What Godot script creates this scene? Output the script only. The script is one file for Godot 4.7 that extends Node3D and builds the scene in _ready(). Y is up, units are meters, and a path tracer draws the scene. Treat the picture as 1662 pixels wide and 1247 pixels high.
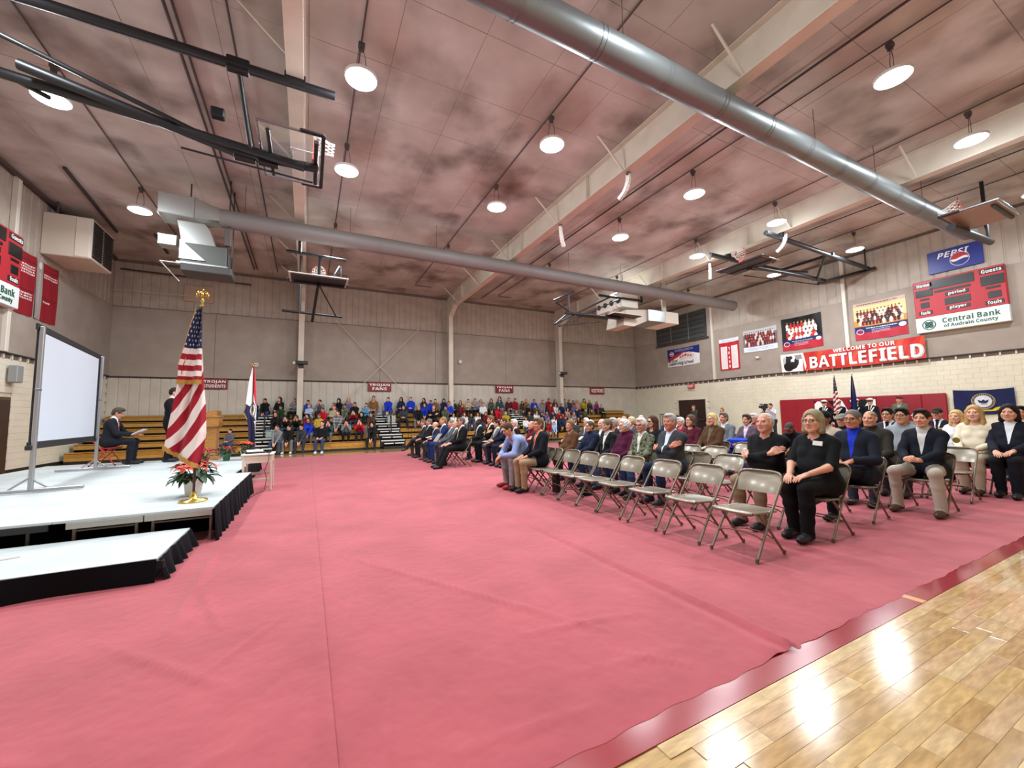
extends Node3D
# A school gymnasium laid out for a ceremony. y is up, metres. The camera stands at x = 0, z = 0 and looks
# towards the long bleacher wall (z = -23.4); the stage is on the -x side, the audience on the +x side.

const WEST := -7.78
const EAST := 22.85
const NORTH := -23.4
const SOUTH := 4.6
const CEIL := 8.75
const LAMP_X := [-4.7, 0.79, 5.13, 10.15, 14.3, 19.7]
const LAMP_Z := [-3.1, -7.67, -10.85, -15.66]
const LAMP_Y := 7.9
const LAMP_ENERGY := 2.3
const FACE_ENERGY := 19.0

func _ready() -> void:
	# camera
	var cam := Camera3D.new()
	cam.name = "camera"
	cam.position = Vector3(0, 1.38, 0)
	cam.rotation = Vector3(deg_to_rad(4.7355), deg_to_rad(-27.1015), deg_to_rad(-1.0589))
	cam.fov = rad_to_deg(2.0 * atan(623.5 / 650.26))
	cam.near = 0.05; cam.far = 200.0
	add_child(cam)
	# surroundings: a closed hall, lit by its own lamps only
	var env := Environment.new()
	env.background_mode = Environment.BG_COLOR
	env.background_color = Color(0.02, 0.02, 0.022)
	env.tonemap_mode = Environment.TONE_MAPPER_LINEAR
	env.tonemap_exposure = 1.0
	env.sdfgi_enabled = true; env.ssao_enabled = true; env.ssil_enabled = true
	var we := WorldEnvironment.new()
	we.name = "surroundings"; we.environment = env
	add_child(we)
	build_lamps()
	build_shell()
	build_ceiling()
	build_floor()
	build_carpet()
	build_ducts()
	build_hoops()
	build_walls_things()
	build_bleachers()
	build_stage()
	build_chairs()
	build_audience()
	build_students()
	build_guard()

# ---------------------------------------------------------------- the lamps: round high-bay lights hung from the conduits
func build_lamps() -> void:
	var shell := MB.new()
	shell.lathe([Vector2(0.285, 0.0), Vector2(0.30, 0.01), Vector2(0.30, 0.055), Vector2(0.26, 0.075), Vector2(0.12, 0.09), Vector2(0.075, 0.17), Vector2(0.0, 0.175)], 28)
	var face := MB.new()
	face.lathe([Vector2(0.0, 0.004), Vector2(0.27, 0.004), Vector2(0.285, 0.012)], 28)
	for k in range(0, face.i.size(), 3):
		var s := face.i[k + 1]; face.i[k + 1] = face.i[k + 2]; face.i[k + 2] = s
	for k in face.n.size(): face.n[k] = Vector3.DOWN
	var sus := MB.new()
	for s in [-1.0, 1.0]:
		sus.tube([Vector3(s * 0.03, 0.66, 0), Vector3(s * 0.07, 0.45, 0.01), Vector3(s * 0.09, 0.25, 0), Vector3(s * 0.06, 0.13, 0)], 0.006, 6)
	var hook := MB.new()
	hook.box(Vector3(0, 0.70, 0), Vector3(0.12, 0.1, 0.12), 0.015)
	hook.lathe([Vector2(0.0, 0.58), Vector2(0.05, 0.6), Vector2(0.05, 0.66), Vector2(0.0, 0.67)], 12)
	var glow := StandardMaterial3D.new()
	glow.albedo_color = Color.WHITE; glow.emission_enabled = true; glow.emission = Color(1.0, 0.985, 0.96); glow.emission_energy_multiplier = 12.0
	var body := mat("d8d8d4", 0.4)
	var sm := shell.mesh(); var fm := face.mesh(); var um := sus.mesh(); var hm := hook.mesh()
	var ord := ["nearest the camera", "second from the camera", "third from the camera", "nearest the bleacher wall"]
	var cols := ["over the projection screen", "past the first rafter", "before the middle rafter", "just past the middle rafter", "before the third rafter", "nearest the scoreboard wall"]
	for a in LAMP_X.size():
		for b in LAMP_Z.size():
			var at := Vector3(LAMP_X[a], LAMP_Y, LAMP_Z[b])
			var o := thing("ceiling_lamp", "round lamp in the row %s, %s" % [cols[a], ord[b]], "lamp", at, 0.0, "round high-bay lamps")
			put("housing", sm, body, o); put("diffuser", fm, glow, o); put("suspension", um, mat("3a3634", 0.6), o); put("hook", hm, mat("4a4442", 0.6), o)
			var l := OmniLight3D.new()
			l.name = "lamp_light"
			l.light_color = Color(0.95, 0.98, 1.0); l.light_energy = LAMP_ENERGY
			l.light_size = 0.2
			l.omni_range = 60.0; l.omni_attenuation = 2.0
			l.shadow_enabled = true
			l.position = Vector3(0, -0.1, 0)
			o.add_child(l)
			var d := AreaLight3D.new()   # most of the light leaves the flat face straight down
			d.name = "lamp_light"
			d.area_size = Vector2(0.5, 0.5)
			d.light_color = l.light_color; d.light_energy = FACE_ENERGY
			d.area_range = 60.0; d.area_attenuation = 2.0
			d.shadow_enabled = true
			d.position = Vector3(0, -0.02, 0); d.rotation.x = -PI / 2
			o.add_child(d)

# ---------------------------------------------------------------- mesh building
class MB:
	var v := PackedVector3Array()
	var n := PackedVector3Array()
	var t := PackedVector2Array()
	var i := PackedInt32Array()
	func quad(a: Vector3, b: Vector3, c: Vector3, d: Vector3, uv := Rect2(0, 0, 1, 1)) -> void:   # counter-clockwise seen from outside
		var k := v.size()
		var m := (c - a).cross(d - b).normalized()
		v.append_array([a, b, c, d])
		n.append_array([m, m, m, m])
		t.append_array([Vector2(uv.position.x, uv.end.y), uv.end, Vector2(uv.end.x, uv.position.y), uv.position])
		i.append_array([k, k + 2, k + 1, k, k + 3, k + 2])
	func tri(a: Vector3, b: Vector3, c: Vector3) -> void:
		var k := v.size()
		var m := (b - a).cross(c - a).normalized()
		v.append_array([a, b, c])
		n.append_array([m, m, m])
		t.append_array([Vector2.ZERO, Vector2.RIGHT, Vector2.ONE])
		i.append_array([k, k + 2, k + 1])
	func box(c: Vector3, s: Vector3, bev := 0.0, x := Basis()) -> void:
		var h := s * 0.5
		var e := minf(bev, minf(h.x, minf(h.y, h.z)) * 0.9)
		if e <= 0.0:
			var p := []
			for q in 8:
				p.append(c + x * Vector3(h.x if q & 1 else -h.x, h.y if q & 2 else -h.y, h.z if q & 4 else -h.z))
			quad(p[4], p[5], p[7], p[6]); quad(p[1], p[0], p[2], p[3])
			quad(p[5], p[1], p[3], p[7]); quad(p[0], p[4], p[6], p[2])
			quad(p[6], p[7], p[3], p[2]); quad(p[0], p[1], p[5], p[4])
			return
		# chamfered: each face shrunk, edges and corners filled
		for ax in 3:
			for sg in [-1.0, 1.0]:
				var u := (ax + 1) % 3
				var w := (ax + 2) % 3
				var f := func(a: float, b: float) -> Vector3:
					var r := Vector3()
					r[ax] = sg * h[ax]
					r[u] = a * (h[u] - e)
					r[w] = b * (h[w] - e)
					return c + x * r
				if sg > 0:
					quad(f.call(-1, -1), f.call(1, -1), f.call(1, 1), f.call(-1, 1))
				else:
					quad(f.call(-1, 1), f.call(1, 1), f.call(1, -1), f.call(-1, -1))
		for ax in 3:
			var u := (ax + 1) % 3
			var w := (ax + 2) % 3
			for su in [-1.0, 1.0]:
				for sw in [-1.0, 1.0]:
					var g := func(al: float, du: float, dw: float) -> Vector3:
						var r := Vector3()
						r[ax] = al * (h[ax] - e)
						r[u] = su * (h[u] - du)
						r[w] = sw * (h[w] - dw)
						return c + x * r
					_face(g.call(-1, 0, e), g.call(1, 0, e), g.call(1, e, 0), g.call(-1, e, 0), c)
		for q in 8:
			var s3 := Vector3(1 if q & 1 else -1, 1 if q & 2 else -1, 1 if q & 4 else -1)
			var a := c + x * (s3 * Vector3(h.x, h.y - e, h.z - e))
			var b := c + x * (s3 * Vector3(h.x - e, h.y, h.z - e))
			var d := c + x * (s3 * Vector3(h.x - e, h.y - e, h.z))
			if (b - a).cross(d - a).dot(a - c) > 0: tri(a, b, d)
			else: tri(a, d, b)
	func _face(a: Vector3, b: Vector3, c: Vector3, d: Vector3, from: Vector3) -> void:
		if (c - a).cross(d - b).dot(a + c - from * 2.0) > 0: quad(a, b, c, d)
		else: quad(d, c, b, a)
	func bar(a: Vector3, b: Vector3, w: float, h: float, bev := 0.0) -> void:   # a square bar from a to b
		var z := (b - a).normalized()
		var r := Vector3.UP if absf(z.y) < 0.95 else Vector3.RIGHT
		var x := r.cross(z).normalized()
		box((a + b) * 0.5, Vector3(w, h, (b - a).length()), bev, Basis(x, z.cross(x), z))
	func tube(p: Array, r, sides := 8, caps := true, loop := false) -> void:   # r: one radius or one per point
		var m := p.size()
		var k := v.size()
		var side := Vector3.ZERO
		for j in m:
			var d: Vector3
			if loop: d = p[(j + 1) % m] - p[(j + m - 1) % m]
			elif j == 0: d = p[1] - p[0]
			elif j == m - 1: d = p[j] - p[j - 1]
			else: d = (p[j + 1] - p[j]).normalized() + (p[j] - p[j - 1]).normalized()
			d = d.normalized()
			if side == Vector3.ZERO:
				side = (Vector3.UP if absf(d.y) < 0.9 else Vector3.RIGHT).cross(d).normalized()
			side = (side - d * side.dot(d)).normalized()
			var up := d.cross(side)
			var rr: float = r[j] if r is Array else r
			for s in sides + 1:
				var a := TAU * s / sides
				var o := side * cos(a) + up * sin(a)
				v.append(p[j] + o * rr)
				n.append(o)
				t.append(Vector2(float(s) / sides, j))
		var q := sides + 1
		for j in (m if loop else m - 1):
			var j2 := (j + 1) % m
			for s in sides:
				var a := k + j * q + s
				var b := k + j2 * q + s
				i.append_array([a, b, a + 1, a + 1, b, b + 1])
		if caps and not loop:
			for e in [0, m - 1]:
				var c0 := v.size()
				var dd: Vector3 = (p[0] - p[1] if e == 0 else p[m - 1] - p[m - 2]).normalized()
				v.append(p[e]); n.append(dd); t.append(Vector2(0.5, 0.5))
				for s in sides + 1:
					v.append(v[k + e * q + s]); n.append(dd); t.append(Vector2.ZERO)
				for s in sides:
					if e == 0: i.append_array([c0, c0 + 1 + s, c0 + 2 + s])
					else: i.append_array([c0, c0 + 2 + s, c0 + 1 + s])
	func lathe(prof: Array, sides := 16, x := Transform3D(), smooth := true) -> void:   # prof: Vector2(radius, height) from the bottom up, round the y axis
		var m := prof.size()
		for j in m - 1:
			var a: Vector2 = prof[j]
			var b: Vector2 = prof[j + 1]
			var nn := Vector2(b.y - a.y, a.x - b.x).normalized()
			var na := nn
			var nb := nn
			if smooth:
				if j > 0:
					var o := Vector2(a.y - prof[j - 1].y, prof[j - 1].x - a.x).normalized()
					if o.dot(nn) > 0.5: na = (o + nn).normalized()
				if j < m - 2:
					var o := Vector2(prof[j + 2].y - b.y, b.x - prof[j + 2].x).normalized()
					if o.dot(nn) > 0.5: nb = (o + nn).normalized()
			var k := v.size()
			for s in sides + 1:
				var c := cos(TAU * s / sides)
				var sn := sin(TAU * s / sides)
				v.append(x * Vector3(a.x * c, a.y, -a.x * sn)); n.append((x.basis * Vector3(na.x * c, na.y, -na.x * sn)).normalized()); t.append(Vector2(float(s) / sides, float(j) / (m - 1)))
				v.append(x * Vector3(b.x * c, b.y, -b.x * sn)); n.append((x.basis * Vector3(nb.x * c, nb.y, -nb.x * sn)).normalized()); t.append(Vector2(float(s) / sides, float(j + 1) / (m - 1)))
			for s in sides:
				var q := k + s * 2
				i.append_array([q, q + 1, q + 2, q + 2, q + 1, q + 3])
	func ball(c: Vector3, r: Vector3, seg := 10) -> void:
		var prof := []
		for j in seg / 2 + 1:
			var a := -PI / 2 + PI * j / (seg / 2)
			prof.append(Vector2(cos(a), sin(a)))
		lathe(prof, seg, Transform3D(Basis.from_scale(r), c))
	func prism(poly: PackedVector2Array, d0: float, d1: float, x := Transform3D()) -> void:   # polygon in xy, from z d0 to d1
		var p := poly
		if Geometry2D.is_polygon_clockwise(p): p.reverse()
		var tr := Geometry2D.triangulate_polygon(p)
		for j in range(0, tr.size(), 3):
			var a := p[tr[j]]; var b := p[tr[j + 1]]; var c := p[tr[j + 2]]
			if (b - a).cross(c - a) < 0:
				var s := b; b = c; c = s
			tri(x * Vector3(a.x, a.y, d1), x * Vector3(b.x, b.y, d1), x * Vector3(c.x, c.y, d1))
			tri(x * Vector3(a.x, a.y, d0), x * Vector3(c.x, c.y, d0), x * Vector3(b.x, b.y, d0))
		for j in p.size():
			var a := p[j]
			var b := p[(j + 1) % p.size()]
			quad(x * Vector3(a.x, a.y, d0), x * Vector3(b.x, b.y, d0), x * Vector3(b.x, b.y, d1), x * Vector3(a.x, a.y, d1))
	func grid(nx: int, ny: int, f: Callable) -> void:   # smooth sheet; f(u, v) gives a point; +normal = du x dv
		var k := v.size()
		for y in ny + 1:
			for x in nx + 1:
				v.append(f.call(float(x) / nx, float(y) / ny))
				t.append(Vector2(float(x) / nx, 1.0 - float(y) / ny))
		var w := nx + 1
		for y in ny + 1:
			for x in w:
				var a := v[k + y * w + mini(x + 1, nx)] - v[k + y * w + maxi(x - 1, 0)]
				var b := v[k + mini(y + 1, ny) * w + x] - v[k + maxi(y - 1, 0) * w + x]
				n.append(a.cross(b).normalized())
		for y in ny:
			for x in nx:
				var a := k + y * w + x
				i.append_array([a, a + w + 1, a + 1, a, a + w, a + w + 1])
	func mesh() -> ArrayMesh:
		var m := ArrayMesh.new()
		if v.is_empty(): return m
		var a := []
		a.resize(Mesh.ARRAY_MAX)
		a[Mesh.ARRAY_VERTEX] = v; a[Mesh.ARRAY_NORMAL] = n; a[Mesh.ARRAY_TEX_UV] = t; a[Mesh.ARRAY_INDEX] = i
		m.add_surface_from_arrays(Mesh.PRIMITIVE_TRIANGLES, a)
		return m

# ---------------------------------------------------------------- naming things
var taken := {}
func numbered(called: String) -> String:
	var k: int = taken.get(called, 0)
	taken[called] = k + 1
	return called if k == 0 else "%s_%03d" % [called, k]
func put(called: String, mesh, m: Material, parent: Node = null) -> MeshInstance3D:   # ONE named mesh: a part under its thing, or top-level
	var o := MeshInstance3D.new()
	o.mesh = mesh.mesh() if mesh is MB else mesh
	o.material_override = m
	if parent == null or parent == self:
		o.name = numbered(called)
		add_child(o)
	else:
		o.name = called
		parent.add_child(o, true)
	return o
func tag(o: Node3D, label: String, category: String, group := "") -> Node3D:
	o.set_meta("label", label); o.set_meta("category", category)
	if group: o.set_meta("group", group)
	return o
func thing(called: String, label: String, category: String, at := Vector3.ZERO, turn := 0.0, group := "") -> Node3D:
	var o := Node3D.new()
	o.name = numbered(called)
	add_child(o)
	o.position = at; o.rotation.y = turn
	return tag(o, label, category, group)
func copy(o: Node3D, at: Vector3, turn: float, label: String, group := "") -> Node3D:
	var c: Node3D = o.duplicate()
	c.name = numbered(String(o.name).rstrip("0123456789").trim_suffix("_"))
	add_child(c)
	c.position = at; c.rotation.y = turn
	c.set_meta("label", label)
	if group: c.set_meta("group", group)
	return c
func structure(called: String, mesh, m: Material, parent: Node = null) -> MeshInstance3D:
	var o := put(called, mesh, m, parent)
	if parent == null: o.set_meta("kind", "structure")
	return o
func boxes(c: Vector3, s: Vector3, bev := 0.0) -> MB:
	var b := MB.new(); b.box(c, s, bev); return b
func stuff(o: Node3D) -> Node3D:
	o.set_meta("kind", "stuff"); return o

# ---------------------------------------------------------------- materials
var mats := {}
func mat(hex: String, rough := 0.8, metal := 0.0, spec := 0.5) -> StandardMaterial3D:
	var key := "%s %s %s %s" % [hex, rough, metal, spec]
	if not mats.has(key):
		var m := StandardMaterial3D.new()
		m.albedo_color = Color.html(hex); m.roughness = rough; m.metallic = metal; m.metallic_specular = spec
		mats[key] = m
	return mats[key]
func noise_tex(size: int, freq: float, a: Color, b: Color, seed_: int, octaves := 4, normal := false, bump := 4.0, stops := []) -> Texture2D:
	var f := FastNoiseLite.new()
	f.seed = seed_; f.frequency = freq; f.fractal_octaves = octaves; f.noise_type = FastNoiseLite.TYPE_SIMPLEX_SMOOTH
	var x := NoiseTexture2D.new()
	x.width = size; x.height = size; x.noise = f; x.seamless = true
	if normal:
		x.as_normal_map = true; x.bump_strength = bump
	else:
		var g := Gradient.new()
		g.set_color(0, a); g.set_color(1, b)
		for s in stops: g.add_point(s[0], s[1])
		x.color_ramp = g
	return x
func cloth(hex: String, rough := 0.9) -> StandardMaterial3D:
	var key := "cloth" + hex
	if not mats.has(key):
		var m := StandardMaterial3D.new()
		m.albedo_color = Color.html(hex); m.roughness = rough
		m.metallic_specular = 0.3
		m.rim_enabled = true; m.rim = 0.25; m.rim_tint = 0.7
		mats[key] = m
	return mats[key]

# ---------------------------------------------------------------- bodies: a field of joined tapered limbs, meshed as surface nets
class Field:
	var o: Vector3
	var h: float
	var nx: int; var ny: int; var nz: int
	var f := PackedFloat32Array()
	var near := PackedFloat32Array()
	var reg := PackedByteArray()
	func _init(lo: Vector3, hi: Vector3, cell: float) -> void:
		o = lo; h = cell
		nx = int((hi.x - lo.x) / h) + 2; ny = int((hi.y - lo.y) / h) + 2; nz = int((hi.z - lo.z) / h) + 2
		f.resize(nx * ny * nz); f.fill(1.0)
		near.resize(nx * ny * nz); near.fill(1.0)
		reg.resize(nx * ny * nz)
	func _span(lo: Vector3, hi: Vector3) -> Array:
		var a := ((lo - o) / h).floor()
		var b := ((hi - o) / h).ceil()
		return [maxi(0, int(a.x)), mini(nx - 1, int(b.x)), maxi(0, int(a.y)), mini(ny - 1, int(b.y)), maxi(0, int(a.z)), mini(nz - 1, int(b.z))]
	func cap(a: Vector3, b: Vector3, ra: float, rb: float, k: float, region: int) -> void:
		var pad := maxf(ra, rb) + k + h * 2.0
		var e := Vector3(pad, pad, pad)
		var s := _span(a.min(b) - e, a.max(b) + e)
		var ba := b - a
		var inv := 1.0 / maxf(ba.length_squared(), 1e-9)
		var dr := rb - ra
		for z in range(s[4], s[5] + 1):
			for y in range(s[2], s[3] + 1):
				var at := (z * ny + y) * nx
				var p := o + Vector3(s[0], y, z) * h - a
				for x in range(s[0], s[1] + 1):
					var t := clampf(p.dot(ba) * inv, 0.0, 1.0)
					var d := (p - ba * t).length() - ra - dr * t
					p.x += h
					if d < pad:
						var q := at + x
						if d < near[q]:
							near[q] = d; reg[q] = region
						var g := f[q]
						var w := k - absf(d - g)
						f[q] = minf(d, g) - (w * w * 0.25 / k if w > 0.0 else 0.0)
	func ell(c: Vector3, r: Vector3, k: float, region: int, tilt := Basis(), minus := false) -> void:
		var rm := maxf(r.x, maxf(r.y, r.z))
		var pad := k + h * 2.0
		var e := Vector3.ONE * (rm + pad) if tilt != Basis() else r + Vector3.ONE * pad
		var s := _span(c - e, c + e)
		var it := tilt.transposed()
		var rmin := minf(r.x, minf(r.y, r.z))
		for z in range(s[4], s[5] + 1):
			for y in range(s[2], s[3] + 1):
				var at := (z * ny + y) * nx
				for x in range(s[0], s[1] + 1):
					var p := it * (o + Vector3(x, y, z) * h - c)
					var k0 := (p / r).length()
					var k1 := (p / (r * r)).length()
					var d := k0 * (k0 - 1.0) / k1 if k1 > 1e-6 else -rmin
					var q := at + x
					var g := f[q]
					if minus:
						var w := k - absf(-d - g)
						f[q] = maxf(-d, g) + (w * w * 0.25 / k if w > 0.0 else 0.0)
					else:
						if d < near[q]:
							near[q] = d; reg[q] = region
						var w := k - absf(d - g)
						f[q] = minf(d, g) - (w * w * 0.25 / k if w > 0.0 else 0.0)
	func net() -> Array:   # [points, normals, triangles (clockwise), region of each point]
		var pts := PackedVector3Array()
		var nrm := PackedVector3Array()
		var tri := PackedInt32Array()
		var rg := PackedByteArray()
		var id := PackedInt32Array()
		id.resize(f.size()); id.fill(-1)
		var sy := nx
		var sz := nx * ny
		var lim := h * 2.2
		for z in nz - 1:
			for y in ny - 1:
				var q := z * sz + y * sy
				for x in nx - 1:
					var a := f[q]
					if a > lim or a < -lim:
						q += 1
						continue
					var b := f[q + 1]; var c := f[q + sy]; var d := f[q + sy + 1]
					var e := f[q + sz]; var g := f[q + sz + 1]; var i := f[q + sz + sy]; var j := f[q + sz + sy + 1]
					var m := int(a < 0) + int(b < 0) + int(c < 0) + int(d < 0) + int(e < 0) + int(g < 0) + int(i < 0) + int(j < 0)
					if m > 0 and m < 8:
						var s := Vector3.ZERO
						var k := 0
						if (a < 0) != (b < 0): s += Vector3(a / (a - b), 0, 0); k += 1
						if (c < 0) != (d < 0): s += Vector3(c / (c - d), 1, 0); k += 1
						if (e < 0) != (g < 0): s += Vector3(e / (e - g), 0, 1); k += 1
						if (i < 0) != (j < 0): s += Vector3(i / (i - j), 1, 1); k += 1
						if (a < 0) != (c < 0): s += Vector3(0, a / (a - c), 0); k += 1
						if (b < 0) != (d < 0): s += Vector3(1, b / (b - d), 0); k += 1
						if (e < 0) != (i < 0): s += Vector3(0, e / (e - i), 1); k += 1
						if (g < 0) != (j < 0): s += Vector3(1, g / (g - j), 1); k += 1
						if (a < 0) != (e < 0): s += Vector3(0, 0, a / (a - e)); k += 1
						if (b < 0) != (g < 0): s += Vector3(1, 0, b / (b - g)); k += 1
						if (c < 0) != (i < 0): s += Vector3(0, 1, c / (c - i)); k += 1
						if (d < 0) != (j < 0): s += Vector3(1, 1, d / (d - j)); k += 1
						id[q] = pts.size()
						pts.append(o + (Vector3(x, y, z) + s / k) * h)
						nrm.append(Vector3(b - a + d - c + g - e + j - i, c - a + d - b + i - e + j - g, e - a + g - b + i - c + j - d).normalized())
						rg.append(reg[q] if absf(a) < absf(j) else reg[q + sz + sy + 1])
					q += 1
		for z in range(1, nz - 1):
			for y in range(1, ny - 1):
				var q := z * sz + y * sy + 1
				for x in range(1, nx - 1):
					if id[q] >= 0:
						var a := f[q] < 0
						if a != (f[q + 1] < 0): _quad(tri, id[q - sy - sz], id[q - sz], id[q], id[q - sy], not a)
						if a != (f[q + sy] < 0): _quad(tri, id[q - 1 - sz], id[q - 1], id[q], id[q - sz], not a)
						if a != (f[q + sz] < 0): _quad(tri, id[q - 1 - sy], id[q - sy], id[q], id[q - 1], not a)
					q += 1
		return [pts, nrm, tri, rg]
	func _quad(t: PackedInt32Array, a: int, b: int, c: int, d: int, flip: bool) -> void:
		if a < 0 or b < 0 or c < 0 or d < 0: return
		if flip: t.append_array([a, b, c, a, c, d])
		else: t.append_array([a, c, b, a, d, c])

const SKIN := 0; const TOP := 1; const LEGS := 2; const SHOE := 3; const SHIRT := 4; const TIE := 5; const LIP := 6; const EYE := 7; const BROW := 8; const SHOE2 := 9

static func reach(s: Vector3, w: Vector3, l1: float, l2: float, hint: Vector3) -> Vector3:   # the elbow or knee between s and w
	var d := w - s
	var L := minf(d.length(), (l1 + l2) * 0.999)
	var u := d.normalized()
	var c := clampf((l1 * l1 + L * L - l2 * l2) / (2.0 * l1 * L), -1.0, 1.0)
	var p := (hint - u * hint.dot(u)).normalized()
	return s + u * (l1 * c) + p * (l1 * sqrt(1.0 - c * c))

var nets := {}
func hand_net(curl: float, cell: float) -> Array:   # a right hand: wrist at the origin, fingers towards +z, palm down, thumb towards -x
	var key := "hand%s %s" % [curl, cell]
	if nets.has(key): return nets[key]
	var w := Field.new(Vector3(-0.085, -0.11, -0.05), Vector3(0.07, 0.05, 0.21), cell)
	w.cap(Vector3(0, 0, -0.03), Vector3(0, 0, 0.03), 0.025, 0.027, 0.02, SKIN)
	for j in 4:
		var x := -0.030 + j * 0.020
		w.cap(Vector3(x * 0.6, 0, 0.02), Vector3(x, 0, 0.085), 0.015, 0.0115, 0.012, SKIN)
		var l: float = [0.038, 0.044, 0.041, 0.032][j]
		var p := Vector3(x, 0.0, 0.088)
		var a := curl * 0.35
		for s in 3:
			var q: Vector3 = p + Vector3((j - 1.5) * 0.0012, -sin(a), cos(a)) * l * [1.0, 0.68, 0.55][s]
			w.cap(p, q, 0.0094 - s * 0.0008, 0.0088 - s * 0.0009, 0.004, SKIN)
			p = q
			a += curl * 0.55
	var th := [Vector3(-0.022, -0.006, 0.03), Vector3(-0.047, -0.014, 0.058), Vector3(-0.055, -0.024, 0.09), Vector3(-0.05, -0.032, 0.113)]
	for s in 3: w.cap(th[s], th[s + 1], 0.014 - s * 0.002, 0.012 - s * 0.0018, 0.008, SKIN)
	nets[key] = w.net()
	return nets[key]

func head_net(kind: String, cell: float) -> Array:   # centre of the head at the origin, facing +z
	var key := "head%s %s" % [kind, cell]
	if nets.has(key): return nets[key]
	var fem := kind.begins_with("w")
	var fat := 0.012 if kind.ends_with("f") else 0.0
	var w := Field.new(Vector3(-0.11, -0.2, -0.14), Vector3(0.11, 0.145, 0.145), cell)
	w.cap(Vector3(0, -0.2, -0.035), Vector3(0, -0.05, -0.02), 0.056 + fat if not fem else 0.047 + fat, 0.052 + fat if not fem else 0.044 + fat, 0.02, SKIN)
	w.ell(Vector3(0, 0.03, -0.02), Vector3(0.074, 0.088, 0.096), 0.02, SKIN)
	w.ell(Vector3(0, -0.025, 0.02), Vector3(0.062 + fat, 0.083, 0.07), 0.02, SKIN)
	for s in [-1.0, 1.0]:
		w.cap(Vector3(s * 0.054, -0.035, 0.0), Vector3(s * 0.026, -0.088, 0.056), 0.017 + fat, 0.014 + fat * 0.6, 0.025, SKIN)
		w.ell(Vector3(s * 0.036, -0.022, 0.058), Vector3(0.024 + fat * 0.5, 0.022, 0.02), 0.02, SKIN)
	w.ell(Vector3(0, -0.092 - fat * 0.5, 0.062), Vector3(0.026 if not fem else 0.021, 0.018 + fat, 0.02), 0.02, SKIN)
	w.cap(Vector3(-0.034, 0.031, 0.069), Vector3(0.034, 0.031, 0.069), 0.014, 0.014, 0.014, SKIN)
	for s in [-1.0, 1.0]:
		w.ell(Vector3(s * 0.031, 0.012, 0.098), Vector3(0.019, 0.012, 0.02), 0.008, SKIN, Basis(), true)
		w.ell(Vector3(s * 0.078, 0.0, -0.012), Vector3(0.011, 0.031, 0.02), 0.006, SKIN, Basis(Vector3.UP, s * 0.35))
		w.ell(Vector3(s * 0.031, 0.012, 0.071), Vector3(0.0125, 0.0072, 0.0125), 0.002, EYE)
		w.cap(Vector3(s * 0.014, 0.034, 0.083), Vector3(s * 0.045, 0.036, 0.073), 0.0045, 0.003, 0.004, BROW)
	w.cap(Vector3(0, 0.014, 0.084), Vector3(0, -0.022, 0.103), 0.009, 0.0115, 0.012, SKIN)
	for s in [-1.0, 1.0]: w.ell(Vector3(s * 0.011, -0.026, 0.094), Vector3(0.008, 0.008, 0.01), 0.008, SKIN)
	w.cap(Vector3(-0.019, -0.055, 0.08), Vector3(0.019, -0.055, 0.08), 0.006, 0.006, 0.006, LIP)
	w.cap(Vector3(-0.014, -0.064, 0.08), Vector3(0.014, -0.064, 0.08), 0.007, 0.007, 0.006, LIP)
	nets[key] = w.net()
	return nets[key]

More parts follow.
